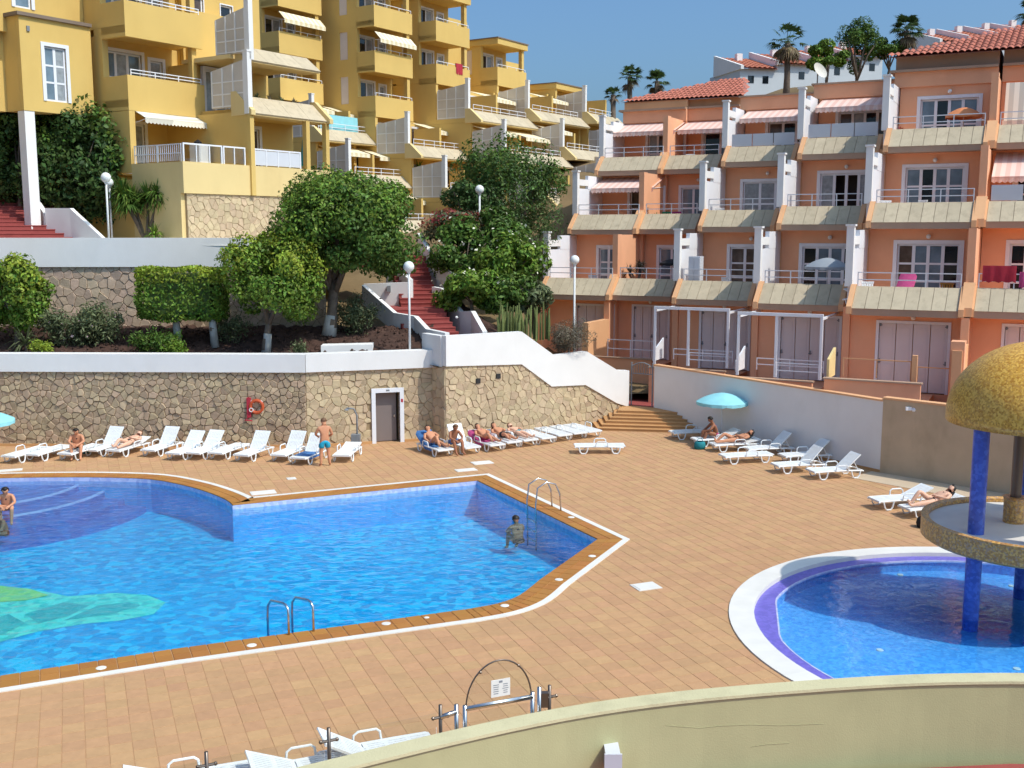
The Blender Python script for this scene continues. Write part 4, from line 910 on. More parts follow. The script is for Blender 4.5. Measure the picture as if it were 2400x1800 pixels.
# terrace in front, stone base
mb = MB(); mb.fbox(Y1, .02, 8.4, -3.05, -.01, zt0 - .5, zt0 - .02); obj('terrace_slab', mb, PALEY, yb1)
mb = MB(); mb.fbox(Y1, .0, 8.42, -3.1, -2.9, zt0 - .9, zt0 + .33); mb.fbox(Y1, 0, .2, -2.9, .0, 7.0, zt0 + .32); obj('terrace_parapet', mb, PALEY, yb1)
mb = MB(); mb.fbox(Y1, .2, 8.4, -3.0, -.1, 6.8, zt0 - .5); obj('stone_base_core', mb, MORTAR2, yb1)
rubble(yb1, 8.2, 3.0, .30, .26, lambda u, v, h: Y1(.2 + u, -3.0 - h, v + zt0 - 3.9), STONE2, seed=21, gap=.008, proud=.03, limit=260)
for s0, s1 in ((.1, 2.1), (2.15, 3.35), (3.85, 6.6)):
    mb = MB(); mb.fbox(Y1, s0 + .06, s1 - .06, -3.01, -2.99, zt0 + .38, zt0 + .98) ; q = obj('railing', MB(), WHITE2, yb1)
    fr_ = MB(); 
    for a, b_ in ((s0, s0 + .06), (s1 - .06, s1)): fr_.fbox(Y1, a, b_, -3.03, -2.97, zt0 + .33, zt0 + 1.05)
    fr_.fbox(Y1, s0, s1, -3.028, -2.972, zt0 + 1.0, zt0 + 1.06)
    cnt = int((s1 - s0)/.6)
    for c in range(1, cnt): fr_.fbox(Y1, s0 + (s1 - s0)*c/cnt - .02, s0 + (s1 - s0)*c/cnt + .02, -3.026, -2.974, zt0 + .34, zt0 + 1.0)
    obj('railing_frame', fr_, WHITE2, q); obj('railing_infill', mb, FROST if s0 > 3 else CLEAR, q)
rail(yb1, frame(*Y1(.1, 0, 0)[:2], (-Y1.n[0], -Y1.n[1]), YU), .1, 2.9, 0, zt0 + .33, .7, bars=2, pickets=.12)
# party wall with stacked screens at the end of the near block
mb = MB(); mb.fbox(Y1, 3.5, 3.72, -3.2, -2.95, zt0 - .9, zt0 + 2.7); mb.fbox(Y1, 3.52, 3.7, -2.94, 2.0, zt0, zt0 + 2.55); obj('party_wall', mb, YEL, yb1)
fin(yb1, Y1, 3.6, -.9, -2.9, zt0 + 2.75, 2.05); fin(yb1, Y1, 3.75, -1.1, -2.9, zt0 + 4.95, 1.95)
mb = MB(); mb.fbox(Y1, 3.6, 8.2, -2.0, 1.0, zt0 + 4.78, zt0 + 4.94); obj('floor_slab', mb, PALEY, yb1)
mb = MB(); mb.fbox(Y1, 3.72, 8.3, -2.2, 3.4, zt0 + 2.45, zt0 + 2.72); obj('floor_slab', mb, YEL, yb1)
sloped(yb1, Y1, 3.75, 8.2, -2.3, zt0 + 2.75); 
for sa in (3.5, 8.2): mb = MB(); mb.prism(Y1, sa, sa + .23, [(-3.3, zt0 + 2.4), (-3.3, zt0 + 2.6), (-2.4, zt0 + 3.4), (-2.1, zt0 + 3.4), (-2.1, zt0 + 2.4)]); obj('cheek_wall', mb, PALEY, yb1)
wallo(yb1, Y1, 3.72, 8.3, -.9, zt0, zt0 + 2.46, [(4.6, 6.2, zt0 + .02, zt0 + 2.1)], YEL, .25); window(yb1, Y1, 4.6, 6.2, -.9, zt0 + .02, zt0 + 2.1, 2, 1, [DKGLASS, BROWNP])
mb = MB(); mb.fbox(Y1, 3.72, 8.3, .2, 3.4, zt0 - .3, zt0 + 2.46); obj('storey_core', mb, YEL, yb1)
for s in (6.9, 8.15): mb = MB(); mb.fbox(Y1, s, s + .22, -3.1, -2.86, zt0 + .33, zt0 + 2.46); obj('terrace_pier', mb, YEL, yb1)
mb = MB(); mb.fbox(Y1, 3.72, 8.3, 0.6, 3.4, zt0 + 2.72, zt0 + 4.77); obj('upper_storey', mb, YEL, yb1)
mb = MB(); mb.fbox(Y1, 4.4, 8.3, 1.2, 3.4, zt0 + 4.95, zt0 + 7.2); obj('upper_storey', mb, YEL, yb1)
window(yb1, Y1, 4.4, 5.6, .42, zt0 + 2.74, zt0 + 4.6, 2, 1, [CURT, BLGLASS])
sloped(yb1, Y1, 3.9, 8.2, -2.0, zt0 + 4.95, rise=.6)
# projecting box on a white column
Y0 = frame(-21.68, 49.57, yb_, YU)
wallo(yb1, Y0, 0, 3.15, 0, 13.0, 16.55, [(1.0, 1.95, 13.45, 15.55)], YEL, .2, 'oriel_wall'); window(yb1, Y0, 1.0, 1.95, 0, 13.45, 15.55, 2, 3, [BLGLASS, CURT, BLGLASS, CURT, CURT, BLGLASS])
mb = MB(); mb.fbox(Y0, 0, 3.15, .21, 5.5, 13.0, 16.55); obj('oriel', mb, YEL, yb1)
mb = MB(); mb.fbox(Y0, -.12, 3.15, -.12, 5.4, 16.55, 16.68); obj('roof_coping', mb, ROOFC, yb1)
mb = MB(); mb.fbox(Y0, .3, .42, -.05, 0, 16.0, 16.2); obj('wall_vent', mb, GREYM, yb1)
mb = MB(); mb.fbox(Y0, .02, .45, .02, .45, 7.9, 12.995); obj('column', mb, WHITE, yb1)
Y0b = frame(*Y1(-5.5, 2.6, 0)[:2], yb_, YU)
wallo(yb1, Y0b, -4, 5.48, 0, 16.0, 22.5, [(2.45, 3.15, 17.0, 19.2)], YEL, .25); window(yb1, Y0b, 2.45, 3.15, 0, 17.0, 19.2, 1, 2, [BLGLASS, CURT])
mb = MB(); mb.fbox(Y0b, -4, 5.48, .3, 6, 13.0, 22.5); obj('rear_block', mb, YEL, yb1); mb = MB(); mb.fbox(Y0b, -4, 5.48, 4.0, 6, 7, 12.99); obj('undercroft_wall', mb, YEL, yb1)
# ------------------------------------------------------------------ terrain behind the walls, garden, stairs
def field(name, x0, x1, y0, y1, nx, ny, fz, m, kind='structure', amp=0.0, sc=1.0):
    mb = MB(); vs = []
    for j in range(ny + 1):
        for i in range(nx + 1):
            x = x0 + (x1 - x0)*i/nx; y = y0 + (y1 - y0)*j/ny; z = fz(x, y)
            if amp: z += amp*mnoise.fractal(Vector((x*sc, y*sc, 3.1)), .8, 2.0, 4)
            vs.append((x, y, z))
    mb.add(vs, [(j*(nx + 1) + i, j*(nx + 1) + i + 1, (j + 1)*(nx + 1) + i + 1, (j + 1)*(nx + 1) + i) for j in range(ny) for i in range(nx)])
    return tag(obj(name, mb, m, None, True), kind=kind)
def sm(t): t = max(0, min(1, t)); return t*t*(3 - 2*t)
mb = MB(); vs = []; nx_, ny_ = 170, 34
for j in range(ny_ + 1):
    for i in range(nx_ + 1):
        x = -30 + 26.6*i/nx_; y0_ = 42.3 + max(0, x + 8.2)*.34; y = y0_ + (47.4 - y0_)*j/ny_
        vs.append((x, y, 3.35 + .9*sm((y - 42.6)/4.5) + .16*mnoise.fractal(Vector((x*2.6, y*2.6, 3.1)), .8, 2.0, 4)*min(1, j/3)))
mb.add(vs, [(j*(nx_ + 1) + i, j*(nx_ + 1) + i + 1, (j + 1)*(nx_ + 1) + i + 1, (j + 1)*(nx_ + 1) + i) for j in range(ny_) for i in range(nx_)])
tag(obj('garden_bed', mb, SOIL, None, True), kind='structure')
field('upper_terrace', -60, -8.4, 47.3, 60, 40, 12, lambda x, y: 7.75 + .0*x, LINEW)
def hillz(x, y):
    z = 4.0 + 6.0*sm((y - 49)/28) + 3.5*sm((y - 75)/40)
    if x > -.5: z = z*(1 - sm((x + .5)/2.5)) + sm((x + .5)/2.5)*(1.0 + 10.5*sm((y - 54)/24) + (3.0 + 5.0*sm((x - 12)/10))*sm((y - 74)/14))
    return z
field('hillside', -9.5, 90, 49.2, 260, 110, 130, hillz, HILL, amp=.35, sc=.5)
field('hillside', -120, -9.5, 60, 260, 60, 80, lambda x, y: min(hillz(x, y), 9 + (y - 60)*.25), HILL, amp=.35, sc=.5)
mb = MB(); ns_, nn_ = 40, 30; vs = []
for j in range(nn_ + 1):
    for i in range(ns_ + 1):
        s_ = -.2 + 9.0*i/ns_; n_ = .35 + 6.2*j/nn_; x, y, _ = F3(s_, n_, 0)
        k_ = sm((s_ - 4.2)/1.2); z = (min(ft(max(0, s_)) - .75 + .42*n_, 3.3 + .34*n_)*(1 - k_) + k_*(ft(max(0, s_)) - .75 - .12*n_)) if x > -.55 - (y - 45.6)*.485 else 3.0
        z += .13*mnoise.fractal(Vector((x*1.5, y*1.5, 3.1)), .8, 2.0, 4)
        if s_ < 2.6: z = min(z, 3.5 + .36*n_)
        vs.append((x, y, z))
mb.add(vs, [(j*(ns_ + 1) + i, j*(ns_ + 1) + i + 1, (j + 1)*(ns_ + 1) + i + 1, (j + 1)*(ns_ + 1) + i) for j in range(nn_) for i in range(ns_)])
tag(obj('slope_garden', mb, SOIL, None, True), kind='structure')
def polywall(parent, pts, th, m, name, drop=None, base=None):
    """parapet following 3-D top points; bottom is a fixed drop below or a fixed level"""
    for (p, q) in zip(pts[:-1], pts[1:]):
        p, q = Vector(p), Vector(q); d = (q - p).xy; d = Vector((d.x, d.y)).normalized(); n = Vector((-d.y, d.x))*th
        pb = p.z - drop if drop else base; qb = q.z - drop if drop else base; mb = MB()
        mb.hexa([(p.x, p.y, pb), (q.x, q.y, qb), (q.x + n.x, q.y + n.y, qb), (p.x + n.x, p.y + n.y, pb), (p.x, p.y, p.z), (q.x, q.y, q.z), (q.x + n.x, q.y + n.y, q.z), (p.x + n.x, p.y + n.y, p.z)])
        obj(name, mb, m, parent)
def flight(parent, p0, p1, w, n, m):
    """n steps rising from p0 to p1 (centre line), width w"""
    p0, p1 = Vector(p0), Vector(p1); d = (p1 - p0).xy; L = d.length; d.normalize(); nn = Vector((-d.y, d.x))
    for i in range(n):
        a = p0.xy + d*L*i/n; b_ = p1.xy + d*(L/n*.4); z = p0.z + (p1.z - p0.z)*(i + 1)/n; c = p0.xy + d*(L*(i + 1)/n + .28)
        mb = MB(); mb.poly([tuple(a + nn*w/2)[:2], tuple(a - nn*w/2)[:2], tuple(c - nn*w/2)[:2], tuple(c + nn*w/2)[:2]][::-1], z - .32, z)
        t_ = obj('step', mb, m, parent)
        mb = MB(); e = a - d*.025; mb.poly([tuple(e + nn*w/2)[:2], tuple(e - nn*w/2)[:2], tuple(a + d*.05 - nn*w/2)[:2], tuple(a + d*.05 + nn*w/2)[:2]][::-1], z - .04, z + .006); obj('nosing', mb, m, t_)
# centre stair (red) with white parapets
sc = thing('garden_stairs', 'red painted stairs climbing between white parapets in the middle of the garden', 'stairs', (-3.5, 47, 3.4))
A0, A1 = at(1030, 785, 45.6), at(975, 722, 48.6)
flight(sc, (A0.x, A0.y, 3.55), (A1.x, A1.y, 4.95), 2.3, 8, RED)
mb = MB(); mb.poly([(-5.9, 48.4), (-3.0, 48.4), (-2.9, 50.3), (-5.9, 50.3)], 4.4, 4.96); obj('landing', mb, RED, sc)
B0, B1 = at(985, 706, 49.6), at(952, 604, 54.4)
flight(sc, (B0.x, B0.y, 4.96), (B1.x, B1.y, 7.15), 1.75, 12, RED)
mb = MB(); mb.poly([(-9.5, 54.2), (-4.2, 54.2), (-4.2, 56), (-9.5, 56)], 6.6, 7.14); obj('landing', mb, RED, sc)
polywall(sc, [at(848, 668, 49.2), at(922, 733, 47.2), at(970, 741, 46.2), at(998, 771, 44.7), at(1043, 780, 43.2)], .2, WHITE, 'outer_parapet', drop=.85)
polywall(sc, [at(848, 668, 49.2) + Vector((.06, .02, -.85)), at(922, 733, 47.2) + Vector((.06, .02, -.85)), at(970, 741, 46.2) + Vector((.06, .02, -.85)), at(998, 771, 44.7) + Vector((.06, .02, -.85))], .15, STONE2, 'parapet_base', base=3.0)
mb = MB(); p, q = at(852, 664, 50.4), at(962, 660, 50.2); mb.hexa([(p.x, p.y, 4.4), (q.x, q.y, 4.4), (q.x, q.y + .2, 4.4), (p.x, p.y + .2, 4.4), (p.x, p.y, 5.95), (q.x, q.y, 6.05), (q.x, q.y + .2, 6.05), (p.x, p.y + .2, 5.95)]); lw = obj('landing_wall', mb, WHITE, sc)
mb = MB(); v_ = at(911, 676, 50.1); mb.box(v_.x - .08, v_.x + .08, v_.y - .0, v_.y + .3, v_.z - .16, v_.z + .12); obj('landing_vent', mb, GREYM, lw)  # small grey vent set in the landing wall
polywall(sc, [at(968, 655, 50.3), at(934, 626, 52.6), at(912, 614, 53.8)], .18, WHITE, 'inner_parapet', drop=1.1)
polywall(sc, [at(1131, 777, 45.6), at(1104, 729, 47.6), at(1077, 730, 48.3), at(1034, 676, 50.3), at(1012, 672, 50.8)], -.2, WHITE, 'garden_parapet', drop=1.5)
polywall(sc, [at(1066, 644, 50.9), at(1023, 621, 52.2), at(978, 546, 56)], -.2, WHITE, 'upper_parapet', drop=1.4)
mb = MB(); p = at(1070, 744, 47.9); mb.ball(p, .07); obj('wall_lamp', mb, LAMPG, sc)
# left stair (red) beside the white column
sl_ = thing('garden_stairs', 'wide red painted stairs at upper left beside the white column', 'stairs', (-23, 51, 7.7))
p0 = at(80, 556, 47.9); p1 = at(-40, 440, 53.5)
flight(sl_, (-20.5, 48.3, 7.75), (-24.2, 53.3, 10.2), 4.6, 14, RED)
polywall(sl_, [at(250, 560, 48.6), at(172, 488, 49.6), at(113, 488, 50.2)], .2, WHITE, 'stair_parapet', drop=1.6); polywall(sl_, [at(113, 500, 50.2), at(60, 420, 53)], .2, WHITE, 'stair_parapet', drop=1.0)
# kerb and mulch rim in the garden
mb = MB(); p, q = at(752, 812, 43.4), at(872, 806, 43.9); mb.hexa([(p.x, p.y, 3.3), (q.x, q.y, 3.3), (q.x, q.y + .5, 3.3), (p.x, p.y + .5, 3.3), (p.x, p.y, 3.82), (q.x, q.y, 3.82), (q.x, q.y + .5, 3.85), (p.x, p.y + .5, 3.85)])
tag(obj('garden_kerb', mb, WHITE), 'low white kerb block in the garden above the doorway wall', 'kerb')
# volcanic mulch lumps
mb = MB(); rr = random.Random(4)
for i in range(2600):
    x = rr.uniform(-24, -4.2); y = rr.uniform(42.5, 46.8)
    if y < 42.45 + max(0, x + 8.2)*.34: continue
    z = 3.35 + .9*sm((y - 42.6)/4.5) + .16*mnoise.fractal(Vector((x*2.6, y*2.6, 3.1)), .8, 2.0, 4); r_ = rr.uniform(.03, .10)
    mb.add([(x + r_*rr.uniform(.6, 1.2)*a, y + r_*rr.uniform(.6, 1.2)*b_, z + r_*c) for a, b_, c in ((1, 0, 0), (0, 1, 0), (-1, 0, 0), (0, -1, 0), (.1, .1, .9), (0, 0, -.6))], [(0, 1, 4), (1, 2, 4), (2, 3, 4), (3, 0, 4), (1, 0, 5), (2, 1, 5), (3, 2, 5), (0, 3, 5)])
tag(obj('mulch', mb, SOIL), 'dark lava mulch covering the garden bed', 'mulch', kind='stuff')

# ------------------------------------------------------------------ plants
def leaves(name, pts, nrm, size, m, parent, aspect=.55, jitter=.9, smin=.6, seed=0):
    """one mesh of leaf blades (kite quads) at the given points"""
    g = np.random.default_rng(seed); n = len(pts); P = np.asarray(pts, dtype=np.float64); Nn = np.asarray(nrm, dtype=np.float64) + g.normal(0, jitter, (n, 3))
    Nn /= np.linalg.norm(Nn, axis=1, keepdims=True) + 1e-9
    T = g.normal(0, 1, (n, 3)); T -= Nn*np.sum(T*Nn, axis=1, keepdims=True); T /= np.linalg.norm(T, axis=1, keepdims=True) + 1e-9
    Bv = np.cross(Nn, T); s = (size*g.uniform(smin, 1.35, n))[:, None]
    V = np.empty((n, 4, 3)); V[:, 0] = P - T*s*.5; V[:, 1] = P + Bv*s*aspect*.5 + Nn*s*.08; V[:, 2] = P + T*s*.5; V[:, 3] = P - Bv*s*aspect*.5 + Nn*s*.08
    me = bpy.data.meshes.new(name); me.vertices.add(4*n); me.vertices.foreach_set('co', V.reshape(-1)); me.loops.add(4*n); me.loops.foreach_set('vertex_index', np.arange(4*n, dtype=np.int32))
    me.polygons.add(n); me.polygons.foreach_set('loop_start', np.arange(0, 4*n, 4, dtype=np.int32)); me.materials.append(m); me.update(); me.validate()
    o = bpy.data.objects.new(name, me); COL.objects.link(o); setp(o, parent); return o
def blobpts(c, r, n, seed, clumps=26, shell=.55, flat=None, low=-.5):
    """points through clumps spread over an ellipsoid: uneven outline, gaps between the clumps"""
    g = np.random.default_rng(seed); c = np.array(c); r = np.array(r if hasattr(r, '__len__') else (r, r, r), dtype=float)
    d = g.normal(0, 1, (clumps, 3)); d /= np.linalg.norm(d, axis=1, keepdims=True); d = d[d[:, 2] > low] if low > -1 else d
    cc = d*(g.uniform(shell, .92, (len(d), 1))); cr = g.uniform(.24, .46, len(d))
    k = g.integers(0, len(d), n); q = g.normal(0, 1, (n, 3)); q /= np.linalg.norm(q, axis=1, keepdims=True); rad = g.uniform(.45, 1.0, (n, 1))**.6
    p = cc[k] + q*rad*cr[k][:, None]
    if flat is not None: p = np.clip(p, -flat, flat) + g.normal(0, .02, p.shape)
    nr = q + p*.6 + np.array([0, 0, .35])
    return c + p*r, nr
def trunk(parent, base, top, r0, r1, m=None, limbs=(), lime=None, n=8):
    mb = MB(); base, top = Vector(base), Vector(top)
    path = [base.lerp(top, t) + Vector((random.uniform(-.05, .05), random.uniform(-.05, .05), 0))*(0 if t in (0,) else 1) for t in (0, .25, .5, .75, 1)]
    mb.tube(path, [r0*1.25, r0, r0*.9, (r0 + r1)/2, r1], n); o = obj('trunk', mb, m or BARK, parent, True)
    if lime:
        q = MB(); q.tube([base - Vector((0, 0, .02)), base.lerp(top, lime)], [r0*1.32, r0*1.1], n); obj('limewash', q, LIME, o, True)
    for l in limbs:
        q = MB(); l = Vector(l); mid = top.lerp(l, .5) + Vector((0, 0, .1)); q.tube([base.lerp(top, .72), mid, l], [r1*.95, r1*.65, r1*.25], 6); obj('limb', q, m or BARK, o, True)
    return o
def tree(name, label, cat, base, cpos, r, n, leafm, size, tr=.16, lime=None, seed=1, clumps=30, group=None, limbs=5, flat=None, extra=None, low=-.55, aspect=.55, shell=.55):
    t = thing(name, label, cat, base, 0, group); rr = random.Random(seed)
    rv = Vector(r if hasattr(r, '__len__') else (r, r, r)); c = Vector(cpos); fork = Vector(base).lerp(c, .55)
    L_ = [c + Vector((rr.uniform(-.7, .7)*rv.x, rr.uniform(-.7, .7)*rv.y, rr.uniform(-.1, .6)*rv.z)) for _ in range(limbs)]
    if tr: trunk(t, base, fork, tr, tr*.7, limbs=L_, lime=lime)
    P, Nn = blobpts(cpos, rv, n, seed, clumps, flat=flat, low=low, shell=shell)
    leaves('crown', P, Nn, size, leafm, t, seed=seed, aspect=aspect)
    if extra: leaves('upper_leaves', *[a[:extra[1]] for a in blobpts(cpos + Vector((0, 0, rv.z*.12)), rv*1.02, extra[1], seed, clumps, flat=flat, low=0, shell=shell)], size*.95, extra[0], t, seed=seed + 5)  # second leaf colour over the upper clumps of the crown
    return t
gz = lambda y: 3.35 + .9*sm((y - 42.6)/4.5)
p = at(770, 755, 45.6); c = at(800, 545, 46.2)
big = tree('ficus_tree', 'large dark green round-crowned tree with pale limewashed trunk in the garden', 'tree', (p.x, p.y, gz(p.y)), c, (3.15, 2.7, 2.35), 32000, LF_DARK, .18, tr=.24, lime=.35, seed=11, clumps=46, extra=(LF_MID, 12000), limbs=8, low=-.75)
p = at(622, 800, 43.6); c = at(640, 655, 43.9)
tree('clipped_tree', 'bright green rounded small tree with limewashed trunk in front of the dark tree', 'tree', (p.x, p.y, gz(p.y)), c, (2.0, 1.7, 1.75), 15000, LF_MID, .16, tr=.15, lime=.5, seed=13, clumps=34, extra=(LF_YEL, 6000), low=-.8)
p = at(500, 785, 44.4); c = at(428, 688, 44.9)
def boxhedge(name, label, base, c, r, n, seed, m1, m2, trunks):
    t = thing(name, label, 'hedge', base); g = np.random.default_rng(seed)
    q = g.uniform(-1, 1, (n, 3)); ax = g.integers(0, 3, n); sg = np.sign(g.uniform(-1, 1, n)); q[np.arange(n), ax] = sg*g.uniform(.86, 1.04, n)
    q = np.sign(q)*np.abs(q)**.92; ln = np.linalg.norm(q, axis=1, keepdims=True); q = q*np.minimum(1, 1.42/ln); q += .05*np.sin(q[:, [1, 2, 0]]*6)
    nr = np.zeros((n, 3)); nr[np.arange(n), ax] = sg
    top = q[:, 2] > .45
    leaves('foliage', np.array(c) + q[~top]*np.array(r), nr[~top], .15, m1, t, seed=seed); leaves('top_growth', np.array(c) + q[top]*np.array(r), nr[top], .15, m2, t, seed=seed + 1)  # second leaf colour on the upper part of the hedge
    mb = MB(); mb.box(*[v for k in range(3) for v in (c[k] - r[k]*.78, c[k] + r[k]*.78)]); obj('twig_core', mb, LF_DEEP, t)
    for b_ in trunks: trunk(t, b_, (b_[0] - .1, b_[1], c[2] - r[2]*.6), .13, .09, lime=.9)
    return t
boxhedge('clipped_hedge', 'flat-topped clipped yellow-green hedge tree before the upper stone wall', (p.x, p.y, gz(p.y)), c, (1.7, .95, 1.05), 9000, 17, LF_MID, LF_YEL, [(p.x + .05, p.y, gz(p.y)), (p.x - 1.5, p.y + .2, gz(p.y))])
c = at(35, 690, 44.5); tree('round_bush', 'rounded bright green bush cut by the left edge of the picture', 'bush', (c.x, c.y, gz(44.5)), c, (1.55, 1.3, 1.45), 9000, LF_MID, .18, tr=.12, seed=19, clumps=40, extra=(LF_YEL, 3000), low=-.9)
def shrub(name, label, u, v, Y, r, n, m, size, seed, cat='shrub', group=None, up=.9, extra=None, aspect=.3, z=None):
    """many upright stems with narrow leaves"""
    b_ = at(u, v, Y); b_.z = gz(Y) if z is None else z; t = thing(name, label, cat, b_, 0, group); g = random.Random(seed); P = []; Nn = []; mb = MB()
    ns = 18
    for i in range(ns):
        a = g.uniform(0, 6.28); rr_ = g.random()**.5; tip = b_ + Vector((math.cos(a)*r[0]*rr_, math.sin(a)*r[1]*rr_, r[2]*g.uniform(.6, 1.15)*(1.1 - .4*rr_)))
        s0 = b_ + Vector((math.cos(a)*r[0]*rr_*.35, math.sin(a)*r[1]*rr_*.35, 0)); mid = s0.lerp(tip, .5) + Vector((0, 0, .12*r[2])); mb.tube([s0, mid, tip], [.018, .012, .005], 4, False)
        for j in range(n//ns):
            tt = g.random()**.6; q = s0.lerp(mid, tt*2) if tt < .5 else mid.lerp(tip, tt*2 - 1); o_ = Vector((g.gauss(0, 1), g.gauss(0, 1), g.gauss(0, 1)))*.13*r[2]
            P.append(q + o_); Nn.append((o_.x*3, o_.y*3, .6))
    leaves('foliage', [tuple(x) for x in P], Nn, size, m, t, aspect=aspect, seed=seed); obj('stems', mb, BARK, t)
    if extra: k = len(P)//extra[1]; leaves('blossom', [tuple(x + Vector((0, 0, .05))) for x in P[::extra[1]]], Nn[::extra[1]], .10, extra[0], t, aspect=.9, seed=seed + 1)
    return t
PINKF = mat('pale_flower', (.6, .42, .40), .7, .1, 5)
shrub('oleander_shrub', 'grey-green oleander shrub below the upper stone wall, beside the left bush', 165, 800, 44.6, (1.3, .7, 1.5), 3600, LF_OLIVE, .2, 23, extra=(PINKF, 90))
shrub('oleander_shrub', 'second grey-green oleander shrub, nearer the middle of the stone wall', 235, 800, 44.8, (1.0, .7, 1.35), 3000, LF_OLIVE, .2, 24, extra=(PINKF, 90))
shrub('low_shrub', 'dark leafy shrub under the clipped hedge', 365, 815, 43.6, (1.1, .6, .95), 2600, LF_DARK, .16, 25)
shrub('low_shrub', 'small bright shrub right of the dark shrub, by the white parapet', 410, 818, 43.1, (.5, .35, .7), 1400, LF_MID, .15, 26)
shrub('yellow_shrub', 'small yellow-green shrub on the parapet edge at the left', 95, 818, 43.1, (.55, .4, .6), 1400, LF_YEL, .14, 27)
shrub('low_shrub', 'sparse olive shrub between the limewashed trunks', 540, 800, 44.9, (.9, .5, 1.1), 1500, LF_OLIVE, .15, 28)
shrub('low_shrub', 'dense dark shrub at the foot of the large tree, by the stairs', 835, 760, 46.0, (1.3, .7, 1.25), 3000, LF_OLIVE, .16, 29)
shrub('low_shrub', 'small yellowish plant beside the low white kerb', 705, 815, 43.2, (.35, .3, .6), 900, LF_OLIVE, .12, 30)
def yucca(name, label, base, h, n, L, m, seed, cat='plant', group=None, heads=1, width=.07):
    t = thing(name, label, cat, base, 0, group); g = random.Random(seed); base = Vector(base)
    for k in range(heads):
        hd = base + Vector((g.uniform(-.12, .12)*heads*(heads > 1), g.uniform(-.2, .2)*(heads > 1), h*g.uniform(.75, 1.1)))
        mb = MB(); mb.tube([base, base.lerp(hd, .5) + Vector((.03, 0, 0)), hd], [.08, .06, .05], 6); obj('stem', mb, BARK, t, True)
        mb = MB()
        for i in range(n):
            a = g.uniform(0, 6.28); e = g.uniform(-.55, 1.3); d = Vector((math.cos(a)*math.cos(e), math.sin(a)*math.cos(e), math.sin(e))); l = L*g.uniform(.7, 1.1); sd = Vector((-math.sin(a), math.cos(a), 0))*width*.5
            m1 = hd + d*l*.55 + Vector((0, 0, .04)); tip = hd + d*l + Vector((0, 0, -.28*l*(1 if e < 1 else .2)))
            mb.add([hd + d*.05 - sd*.6, hd + d*.05 + sd*.6, m1 + sd, m1 - sd, tip], [(0, 1, 2, 3), (3, 2, 4)])
        obj('leaves', mb, m, t)
    return t
p = at(60, 815, 43.6); yucca('young_palm', 'small spiky palm in front of the left bush', (p.x, p.y, gz(p.y)), .45, 70, 1.0, LF_OLIVE, 31, heads=1)
p = at(340, 520, 51.0); yucca('yucca', 'tall many-headed yucca against the yellow wall, left of the stone base', (p.x, p.y, 7.8), 2.1, 110, 1.0, LF_DARK, 32, heads=8, width=.09)
p = at(362, 552, 50.0); yucca('young_palm', 'bright green spiky plant below the yucca at the yellow wall', (p.x, p.y, 7.8), .35, 80, .7, LF_MID, 33)
# vines and trees below the projecting box
p = at(170, 500, 52.0); c = at(180, 385, 52.0)
tree('climbing_vine', 'dark leafy vine mass under the projecting yellow box, right of the column', 'vine', (p.x, p.y, 7.8), c, (2.3, 1.2, 2.6), 9000, LF_DEEP, .26, tr=.1, seed=35, clumps=40, extra=(LF_DARK, 2500), low=-.95)
c = at(40, 365, 51.5); tree('climbing_vine', 'dark leafy vine hanging left of the white column', 'vine', (c.x, c.y, 9.5), c, (2.0, 1.2, 2.4), 7000, LF_DEEP, .26, tr=.1, seed=36, clumps=36, extra=(LF_DARK, 2000), low=-.95)
# slope planting in the middle
p = at(1190, 560, 58); c = at(1195, 468, 58.5)
tree('pepper_tree', 'soft drooping pepper tree between the yellow and the orange buildings', 'tree', (p.x, p.y, hillz(p.x, p.y)), c, (2.75, 2.3, 3.0), 17000, LF_PEPPER, .2, tr=.2, seed=41, clumps=46, aspect=.28, extra=(LF_DARK, 5000), low=-.95)
c = at(1110, 470, 56.5); tree('dark_bush', 'dark green bush behind the red-flowered shrub, left of the pepper tree', 'bush', (c.x, c.y, hillz(c.x, c.y)), c, (1.5, 1.2, 1.3), 4500, LF_DEEP, .2, tr=.1, seed=42, clumps=22)
FLW = mat('white_flower', (.75, .72, .55), .7, .05, 5)
for i, (u, v, Y, r, n, m_, lab, ex) in enumerate([(1150, 560, 53.0, (2.2, 1.5, 1.5), 7000, LF_DARK, 'leafy frangipani bush below the pepper tree', 1), (1090, 605, 51.8, (1.7, 1.2, 1.25), 5000, LF_DARK, 'frangipani bush right of the upper stair parapet', 1),
        (1200, 620, 50.5, (1.5, 1.2, 1.3), 5000, LF_MID, 'leafy bush touching the left end of the orange building', 1), (1105, 680, 48.6, (1.6, 1.1, 1.0), 5500, LF_MID, 'bright green bush overhanging the lower stair parapet', 1), (1185, 690, 48.5, (1.3, 1.0, 1.0), 4000, LF_DARK, 'dark green bush above the cactus clump', 0),
        (1235, 700, 48.8, (1.1, .9, .8), 2500, LF_OLIVE, 'olive bush behind the cactus stems', 0)]):
    c = at(u, v, Y); t = tree('garden_bush', lab, 'bush', (c.x, c.y, c.z - r[2]), c, r, n, m_, .24, tr=.08, seed=50 + i, clumps=26, low=-.9, aspect=.5)
    if ex: P, Nn = blobpts(c, Vector(r)*1.03, 40, 60 + i, 26, low=-.1, shell=.8); leaves('blossom', P, Nn, .16, FLW, t, aspect=.9, seed=i)
c = at(1075, 535, 55.0); tree('bougainvillea', 'reddish flowering bougainvillea at the head of the stairs', 'bush', (c.x, c.y, c.z - 1.2), c, (1.9, 1.1, .95), 3000, LF_OLIVE, .18, tr=.06, seed=61, clumps=24, extra=(LF_RED, 1500), low=-.9)
